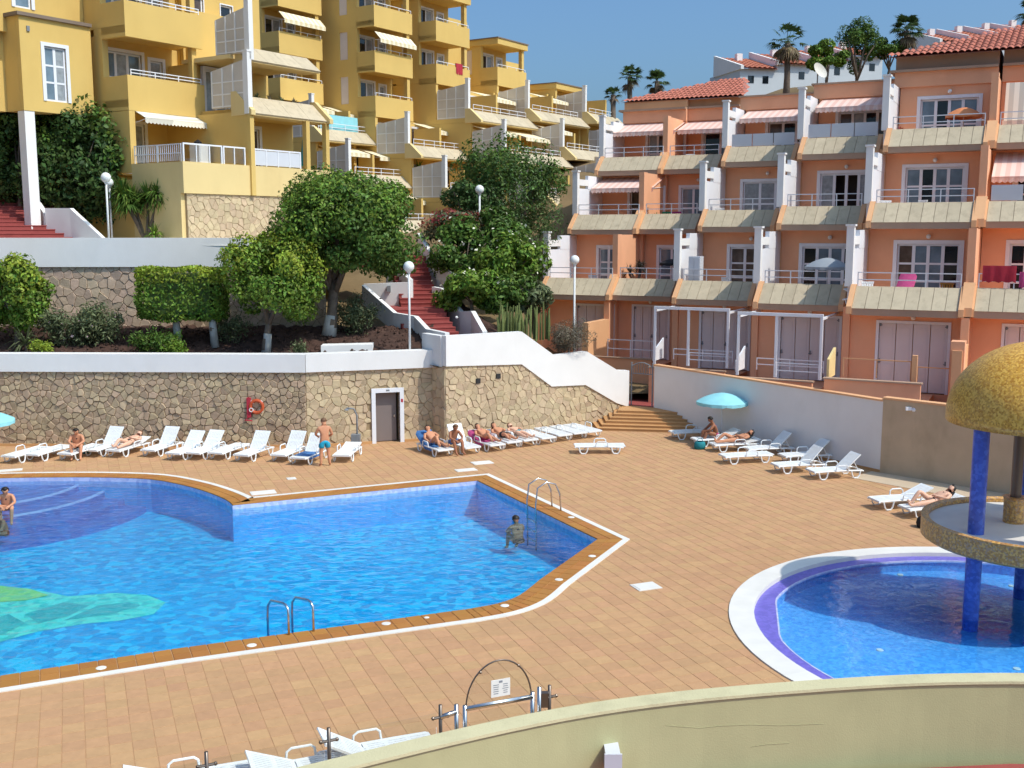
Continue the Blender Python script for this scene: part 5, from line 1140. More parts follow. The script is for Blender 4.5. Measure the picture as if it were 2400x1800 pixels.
# candelabra cactus
b_ = at(1235, 782, 46.6); cz = b_.z; t = thing('cactus_clump', 'clump of upright pale green candelabra cactus stems above the stair parapet', 'cactus', (b_.x, b_.y, cz)); g = random.Random(5)
for i in range(46):
    x = b_.x + g.uniform(-1.25, 1.0); y = b_.y + g.uniform(-.5, .7); h = g.uniform(.6, 1.35); mb = MB(); r_ = g.uniform(.035, .055); top = (x + g.uniform(-.08, .08), y + g.uniform(-.05, .05), cz + h)
    mb.tube([(x, y, cz - .3), (x + .01, y, cz + h*.5), top], [r_, r_*1.05, r_*.6], 5); obj('cactus_stem', mb, LF_CACT, t)
c = at(1335, 790, 46.4); tree('thorn_bush', 'dry brown thorny bush spilling over the white stair parapet', 'bush', (c.x, c.y, c.z - .7), c, (1.0, .8, .75), 5200, LF_BROWN, .13, tr=.05, seed=71, clumps=28, low=-.95, aspect=.16)
# fan palms and trees on the skyline
def fanpalm(label, u, v_crown, Y, R_, seed, trunk_h, skirt=.5, n=34):
    c = at(u, v_crown, Y); base = Vector((c.x, c.y, c.z - trunk_h)); t = thing('fan_palm', label, 'palm', base, 0, 'palms on the skyline'); g = random.Random(seed)
    mb = MB(); mb.tube([base, base.lerp(c, .5) + Vector((.05, 0, 0)), c], [.3, .22, .2], 8); obj('trunk', mb, BARK, t, True)
    mb = MB(); md = MB()
    for i in range(n):
        a = g.uniform(0, 6.28); dead = i < n*skirt*.5; e = g.uniform(-1.3, -.7) if dead else g.uniform(-.45, 1.35); d = Vector((math.cos(a)*math.cos(e), math.sin(a)*math.cos(e), math.sin(e))); pl = R_*g.uniform(.35, .55); hub = c + d*pl
        sd = d.cross(Vector((0, 0, 1))).normalized(); up = sd.cross(d).normalized(); M_ = md if dead else mb
        M_.add([c + sd*.02, c - sd*.02, hub - sd*.02, hub + sd*.02], [(0, 1, 2, 3)])
        for k in range(13):
            th = (k - 6)/6*1.35; dd = (d*math.cos(th) + sd*math.sin(th)).normalized(); l = R_*g.uniform(.45, .62)*(1 - .25*abs(th)/1.35); w = sd*math.cos(th)*.07 - d*math.sin(th)*.07
            tip = hub + dd*l + up*.02 - Vector((0, 0, l*.32)); md_ = hub + dd*l*.55
            M_.add([hub, md_ + w*R_*.5, tip, md_ - w*R_*.5], [(0, 1, 2, 3)])
    obj('crown', mb, PALML, t); 
    if md.f: obj('dead_skirt', md, PALMD, t)
    return t
fanpalm('fan palm left of the pair standing behind the orange roof', 1476, 180, 95, 1.35, 81, 6, .3); fanpalm('fan palm right of the pair standing behind the orange roof', 1540, 190, 95, 1.3, 82, 6, .3); fanpalm('low fan palm just peeping over the left end of the tiled roof', 1437, 222, 92, .9, 83, 5, .2)
fanpalm('large fan palm with dead skirt before the white hill house', 1846, 98, 80, 1.55, 84, 5, 1.1, 44); fanpalm('fan palm above the gable left of the big tiled roof', 2125, 72, 84, 1.6, 85, 5, .4, 40); fanpalm('fan palm fronds at the top right corner of the picture', 2420, 30, 70, 1.3, 86, 5, .3)
c = at(2012, 118, 82); tree('hill_tree', 'dark feathery tree on the hilltop between the two palms', 'tree', (c.x, c.y, c.z - 3.5), c, (1.9, 1.6, 2.2), 5000, LF_DARK, .26, tr=.13, seed=91, clumps=15, aspect=.28, shell=.6, limbs=8)
c = at(1940, 140, 80); tree('hill_tree', 'bright green bushy tree left of the feathery hilltop tree', 'tree', (c.x, c.y, c.z - 2.5), c, (1.6, 1.2, 1.2), 4500, LF_MID, .22, tr=.12, seed=92, clumps=16, shell=.5)
c = at(2085, 120, 84); tree('hill_tree', 'low dark hilltop bush left of the gable palm', 'bush', (c.x, c.y, c.z - 2.2), c, (1.5, 1.1, 1.1), 3500, LF_DARK, .22, tr=.1, seed=93, clumps=16, shell=.5)
# hilltop houses
def hillhouse(label, u0, u1, v_eave, v_bot, Y, rise, bays, ang):
    a = (math.cos(ang), math.sin(ang)); pL = at(u0, v_eave, Y); w = (u1 - u0)/FPX*Y/abs(a[0])*1.02; z1 = pL.z; z0 = at(u0, v_bot, Y).z - 2
    B = thing('hill_house', label, 'house', (pL.x, pL.y, z0), 0, 'houses on the hilltop'); F = frame(pL.x, pL.y, a); bw = w/bays
    for i in range(bays):
        dz = i*rise; mb = MB(); mb.fbox(F, i*bw, (i + 1)*bw, 0, 6, z0, z1 + dz); obj('wall', mb, HOUSEW, B)
        for k in (0.22, .62):
            q = MB(); q.fbox(F, (i + k)*bw, (i + k + .16)*bw, -.02, .1, z1 + dz - 1.15, z1 + dz - .55); obj('window', q, DKGLASS, B)
        tiled_roof(F, i*bw, (i + 1)*bw, -.35, 5.0, z1 + dz + .02, z1 + dz + 1.55, m=ROOFO, pitch=.45, parent=B)
        q = MB(); q.prism(F, i*bw - .13, i*bw + .13, [(-.4, z1 + dz - .1), (-.4, z1 + dz + .2), (5.0, z1 + dz + 1.72), (5.0, z1 + dz - .1)]); obj('fire_wall', q, WHITE, B)
        q = MB(); q.fbox(F, (i + .4)*bw, (i + .4)*bw + .5, 3.4, 3.9, z1 + dz + 1.0, z1 + dz + 1.75); obj('chimney', q, WHITE, B)
hillhouse('white hill house with stepped orange roofs behind the skirted palm', 1735, 2080, 160, 205, 92, .45, 4, R(14))
hillhouse('row of stepped orange roofs rising above the big tiled roof at upper right', 2200, 2470, 98, 130, 100, .35, 4, R(10))
# satellite dish and aerial on the flat roof
c = at(1918, 160, 62); t = thing('satellite_dish', 'white satellite dish on the flat roof of the orange building', 'dish', (c.x, c.y, c.z - 1.2)); mb = MB()
for i in range(7):
    pass
prof = [(.02 + .46*i/8, .18*(i/8)**2) for i in range(9)]; mb.lathe((0, 0, 0), prof, 20); o = obj('dish', mb, PALEDISH, None); o.parent = t; o.location = (0, 0, 1.0); o.rotation_euler = (R(62), 0, R(35)); mb = MB(); mb.tube([(c.x, c.y + .1, c.z - 1.6), (c.x, c.y + .1, c.z - .2)], .04); obj('mast', mb, GREYM, t)
# lamp posts
def lamp(label, u, v, Y, zb, r_=.17, name='globe_lamp'):
    c = at(u, v, Y); t = thing(name, label, 'lamp', (c.x, c.y, zb), 0, 'globe garden lamps'); mb = MB(); mb.tube([(c.x, c.y, zb), (c.x, c.y, c.z - r_*.8)], .045, 8); mb.lathe((c.x, c.y, zb), [(.09, 0), (.09, .12), (.05, .18)], 10); obj('post', mb, POLEW, t, True)
    mb = MB(); mb.ball(c, r_, 16, 10); obj('globe', mb, LAMPG, t, True); mb = MB(); mb.lathe((c.x, c.y, c.z - r_), [(.05, -.06), (.09, .0), (.08, .05)], 10); obj('collar', mb, POLEW, t)
lamp('globe lamp before the climbing vine at upper left', 248, 416, 48.2, 7.7, .22); lamp('globe lamp behind the left lamp, half hidden by it', 256, 428, 51, 7.7, .2)
lamp('tall white globe lamp beside the centre stairs', 958, 625, 43.5, 3.3, .22); lamp('tall globe lamp above the bougainvillea', 1124, 444, 55.0, 6.0, .22); lamp('globe lamp behind, left of the bougainvillea lamp', 1081, 452, 60.0, 7.0, .24); lamp('globe lamp in front of the orange building windows', 1347, 609, 46.8, 1.9, .2)
# ------------------------------------------------------------------ gold dome on blue pillars in the paddling pool
DC = Vector((11.66, 23.7)); dm = thing('dome_fountain', 'gold mosaic dome on blue pillars with a round brown-gold platform in the paddling pool', 'fountain', (DC.x, DC.y, -.4))
zr_ = at(2225, 975, DC.y).z; RD = 1.94; zp = at(2172, 1222, DC.y).z; RP = 2.34
mb = MB(); prof = [(RD*math.cos(t*math.pi/2/16), zr_ + 1.66*math.sin(t*math.pi/2/16)) for t in range(17)]; prof[-1] = (.001, prof[-1][1])
mb.lathe((DC.x, DC.y, 0), [(.01, zr_ - .02), (RD*.93, zr_ - .02), (RD, zr_ - .16)] + prof, 64); obj('dome', mb, GOLD, dm, True)
mb = MB(); mb.lathe((DC.x, DC.y, 0), [(.01, zp - .48), (RP - .1, zp - .48), (RP, zp - .42), (RP, zp), (RP - .09, zp + .02), (RP - .16, zp - .02), (RP - .16, zp - .10)], 72); obj('platform_rim', mb, GOLD2, dm)
mb = MB(); mb.lathe((DC.x, DC.y, 0), [(.01, zp - .11), (RP - .15, zp - .11)], 60); obj('platform_floor', mb, LINEW, dm)
for a in (201, 249, 21, 69):
    x, y = DC.x + 1.62*math.cos(R(a)), DC.y + 1.62*math.sin(R(a))
    for z0, z1 in ((-.36, zp - .47), (zp - .12, zr_ + .3)):
        mb = MB(); mb.lathe((x, y, 0), [(.17, z0), (.17, z1)], 20); obj('pillar', mb, BLUEP, dm, True)
mb = MB(); mb.lathe((DC.x - .25, DC.y + .35, 0), [(.24, zp - .11), (.24, zp + .42), (.28, zp + .48), (.001, zp + .48)], 16); c_ = obj('spout_base', mb, GOLD2, dm)
mb = MB(); mb.lathe((DC.x - .25, DC.y + .35, 0), [(.12, zp + .48), (.12, zr_)], 12); obj('spout_pipe', mb, DARKST, c_, True)
# ------------------------------------------------------------------ cream parapet and terrace in the foreground
arc = arcpts([(-8.2, 5.2), (-4.6, 8.2), (-1.65, 10.0), (.9, 11.25), (3.4, 11.85), (5.8, 12.08), (9.5, 11.9)], 8)
fw = thing('parapet_wall', 'curved cream rendered parapet wall across the bottom right foreground', 'wall', (1, 11, 2.4)); mb = MB(); cap = MB(); ztop = at(2300, 1590, 12.0).z - .085
nrm = []
for i in range(len(arc)):
    d = (Vector(arc[min(i + 1, len(arc) - 1)]) - Vector(arc[max(i - 1, 0)])).normalized(); nrm.append(Vector((-d.y, d.x)))
for i in range(len(arc) - 1):
    p, q = Vector(arc[i]), Vector(arc[i + 1]); a, b_ = nrm[i], nrm[i + 1]
    mb.hexa([(*p, -.1), (*q, -.1), (*(q + b_*.2), -.1), (*(p + a*.2), -.1), (*p, ztop - .01), (*q, ztop - .01), (*(q + b_*.2), ztop - .01), (*(p + a*.2), ztop - .01)])
    cap.hexa([(*(p - a*.02), ztop - .012), (*(q - b_*.02), ztop - .012), (*(q + b_*.24), ztop - .012), (*(p + a*.24), ztop - .012), (*(p - a*.015), ztop + .02), (*(q - b_*.015), ztop + .02), (*(q + b_*.235), ztop + .02), (*(p + a*.235), ztop + .02)])
obj('wall_face', mb, CREAM, fw); obj('capping', cap, CREAMTOP, fw)
p = at(1436, 1782, 11.1); mb = MB(); mb.box(p.x - .08, p.x + .08, p.y - .06, p.y + .5, p.z - .13, p.z + .09); mb.box(p.x - .095, p.x + .095, p.y - .075, p.y - .055, p.z - .145, p.z + .105); obj('socket_box', mb, FROST, fw)
for pts in ([(1560, 1700), (1600, 1703), (1640, 1706), (1690, 1701), (1760, 1698), (1830, 1700), (1930, 1696)], [(1760, 1750), (1800, 1744), (1850, 1741)]):
    q = []
    for u, v in pts:
        best = min(range(len(arc)), key=lambda i: abs(proj(arc[i][0], arc[i][1], 3)[0] - u)); j = min(best + 1, len(arc) - 1); pp = at(u, v, arc[best][1])
        Y = float(np.interp(pp.x, [a[0] for a in arc], [a[1] for a in arc])); pp = at(u, v, Y - .004); q.append(pp)
    mb = MB(); mb.tube(q, .0014, 4); obj('hairline_crack', mb, CREAM, fw)
mb = MB(); mb.poly([(-8, 4.9), (-4.5, 8.0), (-1.6, 9.85), (.9, 11.1), (3.4, 11.7), (5.8, 11.93), (9.5, 11.75), (9.5, -1), (-8, -1)][::-1], 2.2, at(2300, 1793, 11.9).z); struct('terrace_floor', mb, RED)

# ------------------------------------------------------------------ sun loungers
def lounger_meshes(ang):
    """white moulded lounger, foot end at y=0, head end at y=1.9"""
    out = []; hinge = 1.12; zs = .30
    mb = MB()
    for x in (-.31, .31): mb.tube([(x, .0, zs - .05), (x, .05, zs - .02), (x, .6, zs - .015), (x, 1.2, zs - .02), (x, 1.78, zs - .04), (x, 1.84, zs - .06)], .032, 6)
    for y in (.03, hinge, 1.80): mb.tube([(-.31, y, zs - .04), (.31, y, zs - .04)], .028, 6)
    out.append(('frame', mb))
    mb = MB(); k = 9
    for i in range(k):
        x = -.29 + .58*(i + .5)/k; mb.box(x - .024, x + .024, .04, hinge, zs - .012, zs + .008)
    for y in (.04, .38, .75, hinge - .04): mb.box(-.30, .30, y - .035, y + .035, zs - .02, zs + .005)
    out.append(('seat', mb))
    mb = MB(); ca, sa = math.cos(ang), math.sin(ang); Lb = .78
    def T(x, t, h): return (x, hinge + .02 + t*ca - h*sa, zs + t*sa + h*ca)
    def bx(x0, x1, t0, t1, h0, h1): mb.hexa([T(x0, t0, h0), T(x1, t0, h0), T(x1, t1, h0), T(x0, t1, h0), T(x0, t0, h1), T(x1, t0, h1), T(x1, t1, h1), T(x0, t1, h1)])
    for i in range(k): x = -.29 + .58*(i + .5)/k; bx(x - .024, x + .024, .02, Lb, -.012, .008)
    for t in (.03, .36, Lb - .05): bx(-.30, .30, t - .035, t + .045, -.02, .004)
    for x in (-.31, .28): bx(x, x + .03, 0, Lb, -.025, .012)
    out.append(('backrest', mb))
    for x in (-.33, .33):
        for y in (.32, 1.55):
            q = MB(); pts = [(x, y - .17, zs - .04), (x*1.02, y - .13, .10), (x*1.03, y - .07, .025), (x*1.03, y + .07, .025), (x*1.02, y + .13, .10), (x, y + .17, zs - .04)]; q.tube(pts, .026, 6); out.append(('leg', q))
        q = MB(); q.tube([(x*1.05, .78, zs - .02), (x*1.08, .80, zs + .13), (x*1.08, .86, zs + .18), (x*1.08, 1.16, zs + .18), (x*1.08, 1.23, zs + .13), (x*1.05, 1.25, zs - .02)], .021, 6); out.append(('armrest', q))
    if ang > .1:
        q = MB(); q.tube([T(-.26, .45, -.03), (-.26, hinge + .55, zs - .04)], .014, 5); q.tube([T(.26, .45, -.03), (.26, hinge + .55, zs - .04)], .014, 5); out.append(('back_prop', q))
    return out
LMESH = {}
def lounger(label, foot_px, head_dir, ang=0.0, towel=None, group='white plastic sun loungers', z=0.0, pos=None):
    key = round(ang, 2)
    if key not in LMESH:
        LMESH[key] = []
        for nm, mb in lounger_meshes(ang):
            me = bpy.data.meshes.new('lounger_' + nm); me.from_pydata(mb.v, [], mb.f); me.materials.append(PLAST); me.update(); LMESH[key].append((nm, me))
    p = Vector(pos) if pos else G(*foot_px, z); rz = math.atan2(-head_dir[0], head_dir[1])
    t = thing('sun_lounger', label, 'lounger', p, rz, group)
    for nm, me in LMESH[key]: o = bpy.data.objects.new(nm, me); COL.objects.link(o); o.parent = t
    if towel:
        m, y0, y1 = towel[:3]; mb = MB(); n = 14; vs = []; hinge = 1.12
        tw = thing('towel', towel[3], 'towel', p, rz) 
        for i in range(n + 1):
            y = y0 + (y1 - y0)*i/n; zz = .32 if y < hinge else .325 + (y - hinge)*math.tan(min(ang, 1.2)); yy = y if y < hinge else hinge + .0 + (y - hinge)
            for x, dz in ((-.36, -.13), (-.30, .0), (0, .006), (.30, 0), (.355, -.11)): vs.append((x, yy - (.03*math.sin(ang) if y > hinge else 0), zz + dz + .008*math.sin(i*1.7 + x*9)))
        mb.add(vs, [(i*5 + j, i*5 + j + 1, i*5 + j + 6, i*5 + j + 5) for i in range(n) for j in range(4)]); k = len(vs)
        mb.add([(v[0], v[1], v[2] - .012) for v in vs], [(i*5 + j + 5, i*5 + j + 6, i*5 + j + 1, i*5 + j) for i in range(n) for j in range(4)])
        o = obj('cloth', mb, m, tw, True, local=True)
    return t
HL = (.30, .954); HM = (-.52, .854); HR = (.97, .24)
D5, D4, D3 = R(52), R(46), R(36)
row1 = [((74, 1084), 0, None, 'flat white lounger seen end-on, first from the left parasol'), ((152, 1082), 0, None, 'white lounger with the crouched sunbather at far left'),
    ((212, 1073), D5, None, 'white lounger with raised back beside the lying sunbather at left'), ((265, 1074), D3*.4, None, 'nearly flat white lounger carrying the lying sunbather at left'), ((347, 1073), D5, None, 'tall-backed white lounger right of the lying sunbather'),
    ((405, 1081), D4, None, 'white raised lounger left of the pair under the life ring'), ((452, 1080), D4, None, 'white raised lounger left of the flat one under the life ring'), ((505, 1080), 0, None, 'flat white lounger below the life ring'),
    ((565, 1085), D5, None, 'white raised lounger right of the flat one below the life ring'), ((652, 1085), D5, None, 'white raised lounger left of the standing man, next but one'), ((698, 1092), D5, (BLUEC, .25, 1.05, 'blue towel on the lounger at the standing man'), 'white raised lounger beside the standing man with blue towel'), ((800, 1086), D3*.25, None, 'flat white lounger between the standing man and the doorway')]
for fp, a, tw, lab in row1: lounger(lab, fp, HL if fp[0] < 780 else (.1, .99), a, tw)
row2 = [((1046, 1072), R(30), (BLUEC, .5, 1.85, 'dark blue towel on the lounger right of the doorway'), 'white lounger with blue towel right of the doorway'), ((1110, 1066), R(58), None, 'white lounger with upright back before the rubble corner'), ((1168, 1060), R(22), (PINKC, .6, 1.8, 'pink towel on the third lounger by the sunlit wall'), 'white lounger with pink towel by the sunlit wall'),
    ((1207, 1053), R(15), None, 'white lounger with dark-haired sunbather by the sunlit wall'), ((1246, 1048), R(8), None, 'white lounger with the sunbather farthest right by the sunlit wall'), ((1288, 1043), 0, None, 'first empty flat lounger right of the wall sunbathers'), ((1326, 1036), 0, None, 'second empty flat lounger right of the wall sunbathers'), ((1362, 1031), 0, None, 'third empty flat lounger right of the wall sunbathers'), ((1396, 1027), 0, None, 'flat lounger next to the tiled steps, last by the sunlit wall')]
for fp, a, tw, lab in row2: lounger(lab, fp, HM, a, tw)
lounger('lone flat white lounger standing sideways before the tiled steps', (1346, 1061), (1, .03), 0)
row3 = [((1573, 1029), 0, 'flat lounger in shade at the right foot of the tiled steps'), ((1625, 1046), R(24), 'white lounger under the turquoise parasol, with the sunbathing woman'), ((1668, 1058), R(10), 'flat white lounger in front of the parasol sunbathers'), ((1748, 1068), R(44), 'raised lounger in shade right of the parasol sunbathers'),
    ((1692, 1086), 0, 'flat white lounger in the sun, left of the two raised ones'), ((1832, 1085), R(40), 'shaded raised lounger closest to the white wall'), ((1815, 1108), R(48), 'sunlit raised lounger, left of the pair before the white wall'), ((1898, 1122), R(42), 'sunlit raised lounger, right of the pair before the white wall'),
    ((2046, 1192), R(24), 'white lounger left of the gold-rimmed platform'), ((2118, 1212), R(20), 'white lounger with the dark-haired woman behind the platform')]
for fp, a, lab in row3: lounger(lab, fp, HR, a)
lounger('white lounger at the bottom edge left of the fence post', (735, 1788), (-.93, -.37), R(22), pos=(-2.2, 15.95, 0)); lounger('white lounger with raised back behind the fence post near the gate', (900, 1770), (-.93, -.37), R(30), pos=(-1.25, 16.5, 0), towel=None)
lounger('lounger just entering the bottom edge at the leftmost fence post', (480, 1800), (-.93, -.37), R(20), pos=(-3.9, 15.55, 0)); lounger('white lounger cut by the left edge beside the left parasol', (20, 1088), HL, 0)
# ------------------------------------------------------------------ people
def person(label, loc, rz, J, skin, hair, cloth, tops=None, long_hair=False, h=1.0, group=None):
    """J: joint positions in a local frame (x right, y forward, z up), metres for a 1.75 m adult"""
    t = thing('person', label, 'person', loc, rz, group)
    V = []; E_ = []; Rr = []; idx = {}
    def jv(n, p, r): idx[n] = len(V); V.append(tuple(Vector(p)*h)); q_ = 1.16*h; Rr.append((r*q_, r*q_) if not isinstance(r, tuple) else (r[0]*q_, r[1]*q_)); return idx[n]
    def ed(a, b_): E_.append((idx[a], idx[b_]))
    P = {k: Vector(v) for k, v in J.items()}
    jv('pelvis', P['pelvis'], (.150, .115)); jv('belly', P['pelvis'].lerp(P['chest'], .5), (.135, .105)); jv('chest', P['chest'], (.155, .115)); jv('neck', P['neck'], .055)
    hd = P['head']; nk = P['neck']; up = (hd - nk).normalized(); jv('jaw', nk.lerp(hd, .45), .068); jv('head', hd, .095); jv('crown', hd + up*.10, .075)
    for a, b_ in (('pelvis', 'belly'), ('belly', 'chest'), ('chest', 'neck'), ('neck', 'jaw'), ('jaw', 'head'), ('head', 'crown')): ed(a, b_)
    fwd = Vector(J.get('face', (0, 1, 0))).normalized(); jv('nose', hd + fwd*.11 - up*.03, .018); ed('head', 'nose')
    side = up.cross(fwd).normalized()
    for s, k in ((-1, 'l'), (1, 'r')):
        jv('sh' + k, P['sh' + k], .058); jv('el' + k, P['el' + k], .043); jv('wr' + k, P['wr' + k], .030); jv('hip' + k, P['hip' + k], .088); jv('kn' + k, P['kn' + k], .060); jv('ca' + k, P['kn' + k].lerp(P['an' + k], .35), .056); jv('an' + k, P['an' + k], .038); jv('to' + k, P['to' + k], .030)
        for a, b_ in (('chest', 'sh' + k), ('sh' + k, 'el' + k), ('el' + k, 'wr' + k), ('pelvis', 'hip' + k), ('hip' + k, 'kn' + k), ('kn' + k, 'ca' + k), ('ca' + k, 'an' + k), ('an' + k, 'to' + k)): ed(a, b_)
        d = (P['wr' + k] - P['el' + k]).normalized(); pal = P['wr' + k] + d*.07; jv('pa' + k, pal, (.036, .020)); ed('wr' + k, 'pa' + k); sd = d.cross(Vector((0, 1, .3))).normalized(); bend = d.cross(sd)
        for q in range(4):
            b0 = pal + d*.03 + sd*(.027 - .018*q); tip = b0 + d*(.055 + .018*(1 - abs(q - 1.3)/2)) + bend*.02; jv('f%s%d' % (k, q), b0, .010); jv('g%s%d' % (k, q), tip, .008); ed('pa' + k, 'f%s%d' % (k, q)); ed('f%s%d' % (k, q), 'g%s%d' % (k, q))
        jv('th' + k, pal + sd*.05 + d*.01, .011); jv('ti' + k, pal + sd*.07 + d*.05, .009); ed('pa' + k, 'th' + k); ed('th' + k, 'ti' + k)
        jv('ear' + k, hd + side*.098*s, .016); ed('head', 'ear' + k)
    def skinned(name, V, E_, Rr, m, par, sub=1):
        me = bpy.data.meshes.new(name); me.from_pydata(V, E_, []); me.materials.append(m); o = bpy.data.objects.new(name, me); COL.objects.link(o); o.parent = par
        md = o.modifiers.new('skin', 'SKIN'); md.use_smooth_shade = True; md.branch_smoothing = .4
        for i, r in enumerate(Rr): me.skin_vertices[0].data[i].radius = r; me.skin_vertices[0].data[i].use_root = (i == 0)
        sb = o.modifiers.new('sub', 'SUBSURF'); sb.levels = sub; sb.render_levels = sub
        return o
    body = skinned('body', V, E_, Rr, skin, t, 2)
    # eyes, hair
    mb = MB()
    for s in (-1, 1): mb.ball((hd + fwd*.088 + side*.034*s + up*.012)*h, .013*h, 8, 5)
    obj('eyes', mb, HAIRD, body, True, local=True)
    mb = MB(); vs = []; n, m_ = 14, 7; bk = -fwd
    for i in range(m_ + 1):
        th = math.pi*.58*i/m_
        for j in range(n):
            ph = 2*math.pi*j/n; d = up*math.cos(th) + (side*math.cos(ph) + bk*math.sin(ph))*math.sin(th); front = max(0, -math.sin(ph)); rr_ = .118 if not (front > .3 and th > .9) else .088
            vs.append((hd + up*.015 + d*rr_)*h)
    mb.add(vs, [(i*n + j, i*n + (j + 1) % n, (i + 1)*n + (j + 1) % n, (i + 1)*n + j) for i in range(m_) for j in range(n)])
    if long_hair: mb.tube([(hd + bk*.08)*h, (hd + bk*.12 - up*.12)*h, (hd + bk*.10 - up*.26)*h], [.085*h, .075*h, .03*h], 8)
    obj('hair', mb, hair, t, True, local=True)
    # shorts / bikini follow the body
    V2 = []; R2 = []
    kk = .66 if cloth[1] == 'shorts' else .12
    for p, r in ((P['pelvis'] + (P['chest'] - P['pelvis'])*.16, (.192, .152)), (P['pelvis'], (.198, .158)), (P['hipl'], .128), (P['hipl'].lerp(P['knl'], kk), .118), (P['hipr'], .128), (P['hipr'].lerp(P['knr'], kk), .118)): V2.append(tuple(p*h)); R2.append((r[0]*h, r[1]*h) if isinstance(r, tuple) else (r*h, r*h))
    skinned(cloth[1] if cloth[1] == 'shorts' else 'swimwear', V2, [(1, 0), (1, 2), (2, 3), (1, 4), (4, 5)], R2, cloth[0], t, 1)
    if tops:
        c = P['chest']; V3 = [tuple((c - Vector((0, 0, 0)))*h), tuple(c.lerp(P['shl'], .45)*h), tuple(c.lerp(P['shr'], .45)*h), tuple(c.lerp(P['pelvis'], .2)*h)]; skinned('swim_top', V3, [(0, 1), (0, 2), (0, 3)], [(.19*h, .148*h), (.135*h, .135*h), (.135*h, .135*h), (.182*h, .14*h)], tops, t, 1)
    return t
STAND = dict(pelvis=(0, 0, .95), chest=(0, .02, 1.30), neck=(0, .03, 1.48), head=(0, .07, 1.62), face=(-.3, 1, -.45), shl=(-.19, .02, 1.41), elr=(.30, .04, 1.13), ell=(-.30, .10, 1.16), shr=(.19, .02, 1.41), wrl=(-.18, .28, 1.06), wrr=(.20, .25, 1.02),
    hipl=(-.10, 0, .90), hipr=(.10, 0, .90), knl=(-.13, .03, .50), knr=(.14, .02, .50), anl=(-.15, -.02, .085), anr=(.17, -.03, .085), tol=(-.17, .13, .03), tor=(.21, .11, .03))
# lying on a lounger: local y = towards the head end of the lounger, z = above the ground, back angle a
def lying(a, knee=.0, prone=False):
    hy = 1.0; zs = .43
    def T(t, hgt=0): return (hy + t*math.cos(a) - hgt*math.sin(a), zs + t*math.sin(a) + hgt*math.cos(a))
    f = lambda t, x, hh=0: (x, *T(t, hh))
    return dict(pelvis=(0, hy, zs), chest=f(.36, 0, .01), neck=f(.53, 0, .02), head=f(.67, 0, .05), face=(0, -math.sin(a), math.cos(a)) if not prone else (.9, 0, .2), shl=f(.46, -.19), shr=f(.46, .19), ell=f(.22, -.30, .0), elr=f(.25, .30, .02), wrl=f(.02, -.26, .06), wrr=f(.10, .12, .14),
        hipl=(-.10, hy - .05, zs), hipr=(.10, hy - .05, zs), knl=(-.12, hy - .46 + knee*.12, zs - .01 + knee), knr=(.12, hy - .47, zs - .01), anl=(-.12, hy - .86 + knee*.5, zs - .05), anr=(.13, hy - .88, zs - .05), tol=(-.15, hy - .95 + knee*.5, zs + .06), tor=(.16, hy - .97, zs + .06))
SIT = dict(pelvis=(0, 0, .44), chest=(0, .12, .76), neck=(0, .20, .92), head=(0, .27, 1.04), face=(0, 1, -.5), shl=(-.18, .17, .86), shr=(.18, .17, .86), ell=(-.26, .34, .66), elr=(.26, .34, .66), wrl=(-.12, .52, .60), wrr=(.12, .52, .58),
    hipl=(-.10, .05, .44), hipr=(.10, .05, .44), knl=(-.17, .46, .56), knr=(.17, .46, .58), anl=(-.15, .60, .12), anr=(.15, .60, .12), tol=(-.16, .76, .06), tor=(.16, .76, .06))
def onl(foot_px, hdir): p = G(*foot_px); return p, math.atan2(-hdir[0], hdir[1])
p = G(762, 1092); person('man in turquoise swim shorts standing beside a lounger', p, R(25), STAND, SKIN, HAIRB, (TURQ, 'shorts'))
p, rz = onl((152, 1082), HL); person('tanned sunbather sitting hunched on a lounger at far left', p + Vector((.2, .75, 0)), R(195), SIT, SKIN, HAIRD, (BLACKC, 'bikini'), BLACKC)
p, rz = onl((265, 1074), HL); person('sunbather lying down between the raised loungers at left', p, rz, lying(R(14), .18), SKIN2, HAIRB, (BLACKC, 'bikini'))
p, rz = onl((1046, 1072), HM); person('tanned sunbather reclining on the blue towel right of the doorway', p, rz, lying(R(36), .3), SKIN, HAIRD, (BLUEC, 'bikini'))
p, rz = onl((1110, 1066), HM); person('sunbather sitting low between the first two loungers by the rubble corner', G(1060, 1062), rz + math.pi, SIT, SKIN3, HAIRB, (BLUEC, 'shorts'))
p, rz = onl((1168, 1060), HM); person('sunbather lying on the pink towel', p + Vector((0, 0, .02)), rz, lying(R(22), .2), SKIN, HAIRD, (PINKC, 'bikini'), PINKC)
p, rz = onl((1207, 1053), HM); person('dark-haired sunbather lying right of the pink towel', p, rz, lying(R(18), .1), SKIN, HAIRD, (BLACKC, 'shorts'), long_hair=True)
p, rz = onl((1246, 1048), HM); person('sunbather lying farthest right along the sunlit wall', p, rz, lying(R(10), .0), SKIN2, HAIRB, (TEALC, 'bikini'))
p, rz = onl((1625, 1046), HR); person('woman sitting up under the turquoise parasol', p + Vector((.95, .2, 0)), rz + math.pi*.95, SIT, SKIN3, HAIRD, (PINKC, 'bikini'), PINKC)
p, rz = onl((1668, 1058), HR); person('dark-haired woman lying in the sun before the parasol', p, rz, lying(R(16), .22), SKIN, HAIRD, (BLACKC, 'bikini'), BLACKC, long_hair=True)
p, rz = onl((2118, 1212), HR); person('dark-haired woman in black reclining behind the round platform', p, rz, lying(R(26), .3), SKIN2, HAIRD, (BLACKC, 'bikini'), BLACKC, long_hair=True)
SWIM = dict(SIT); 
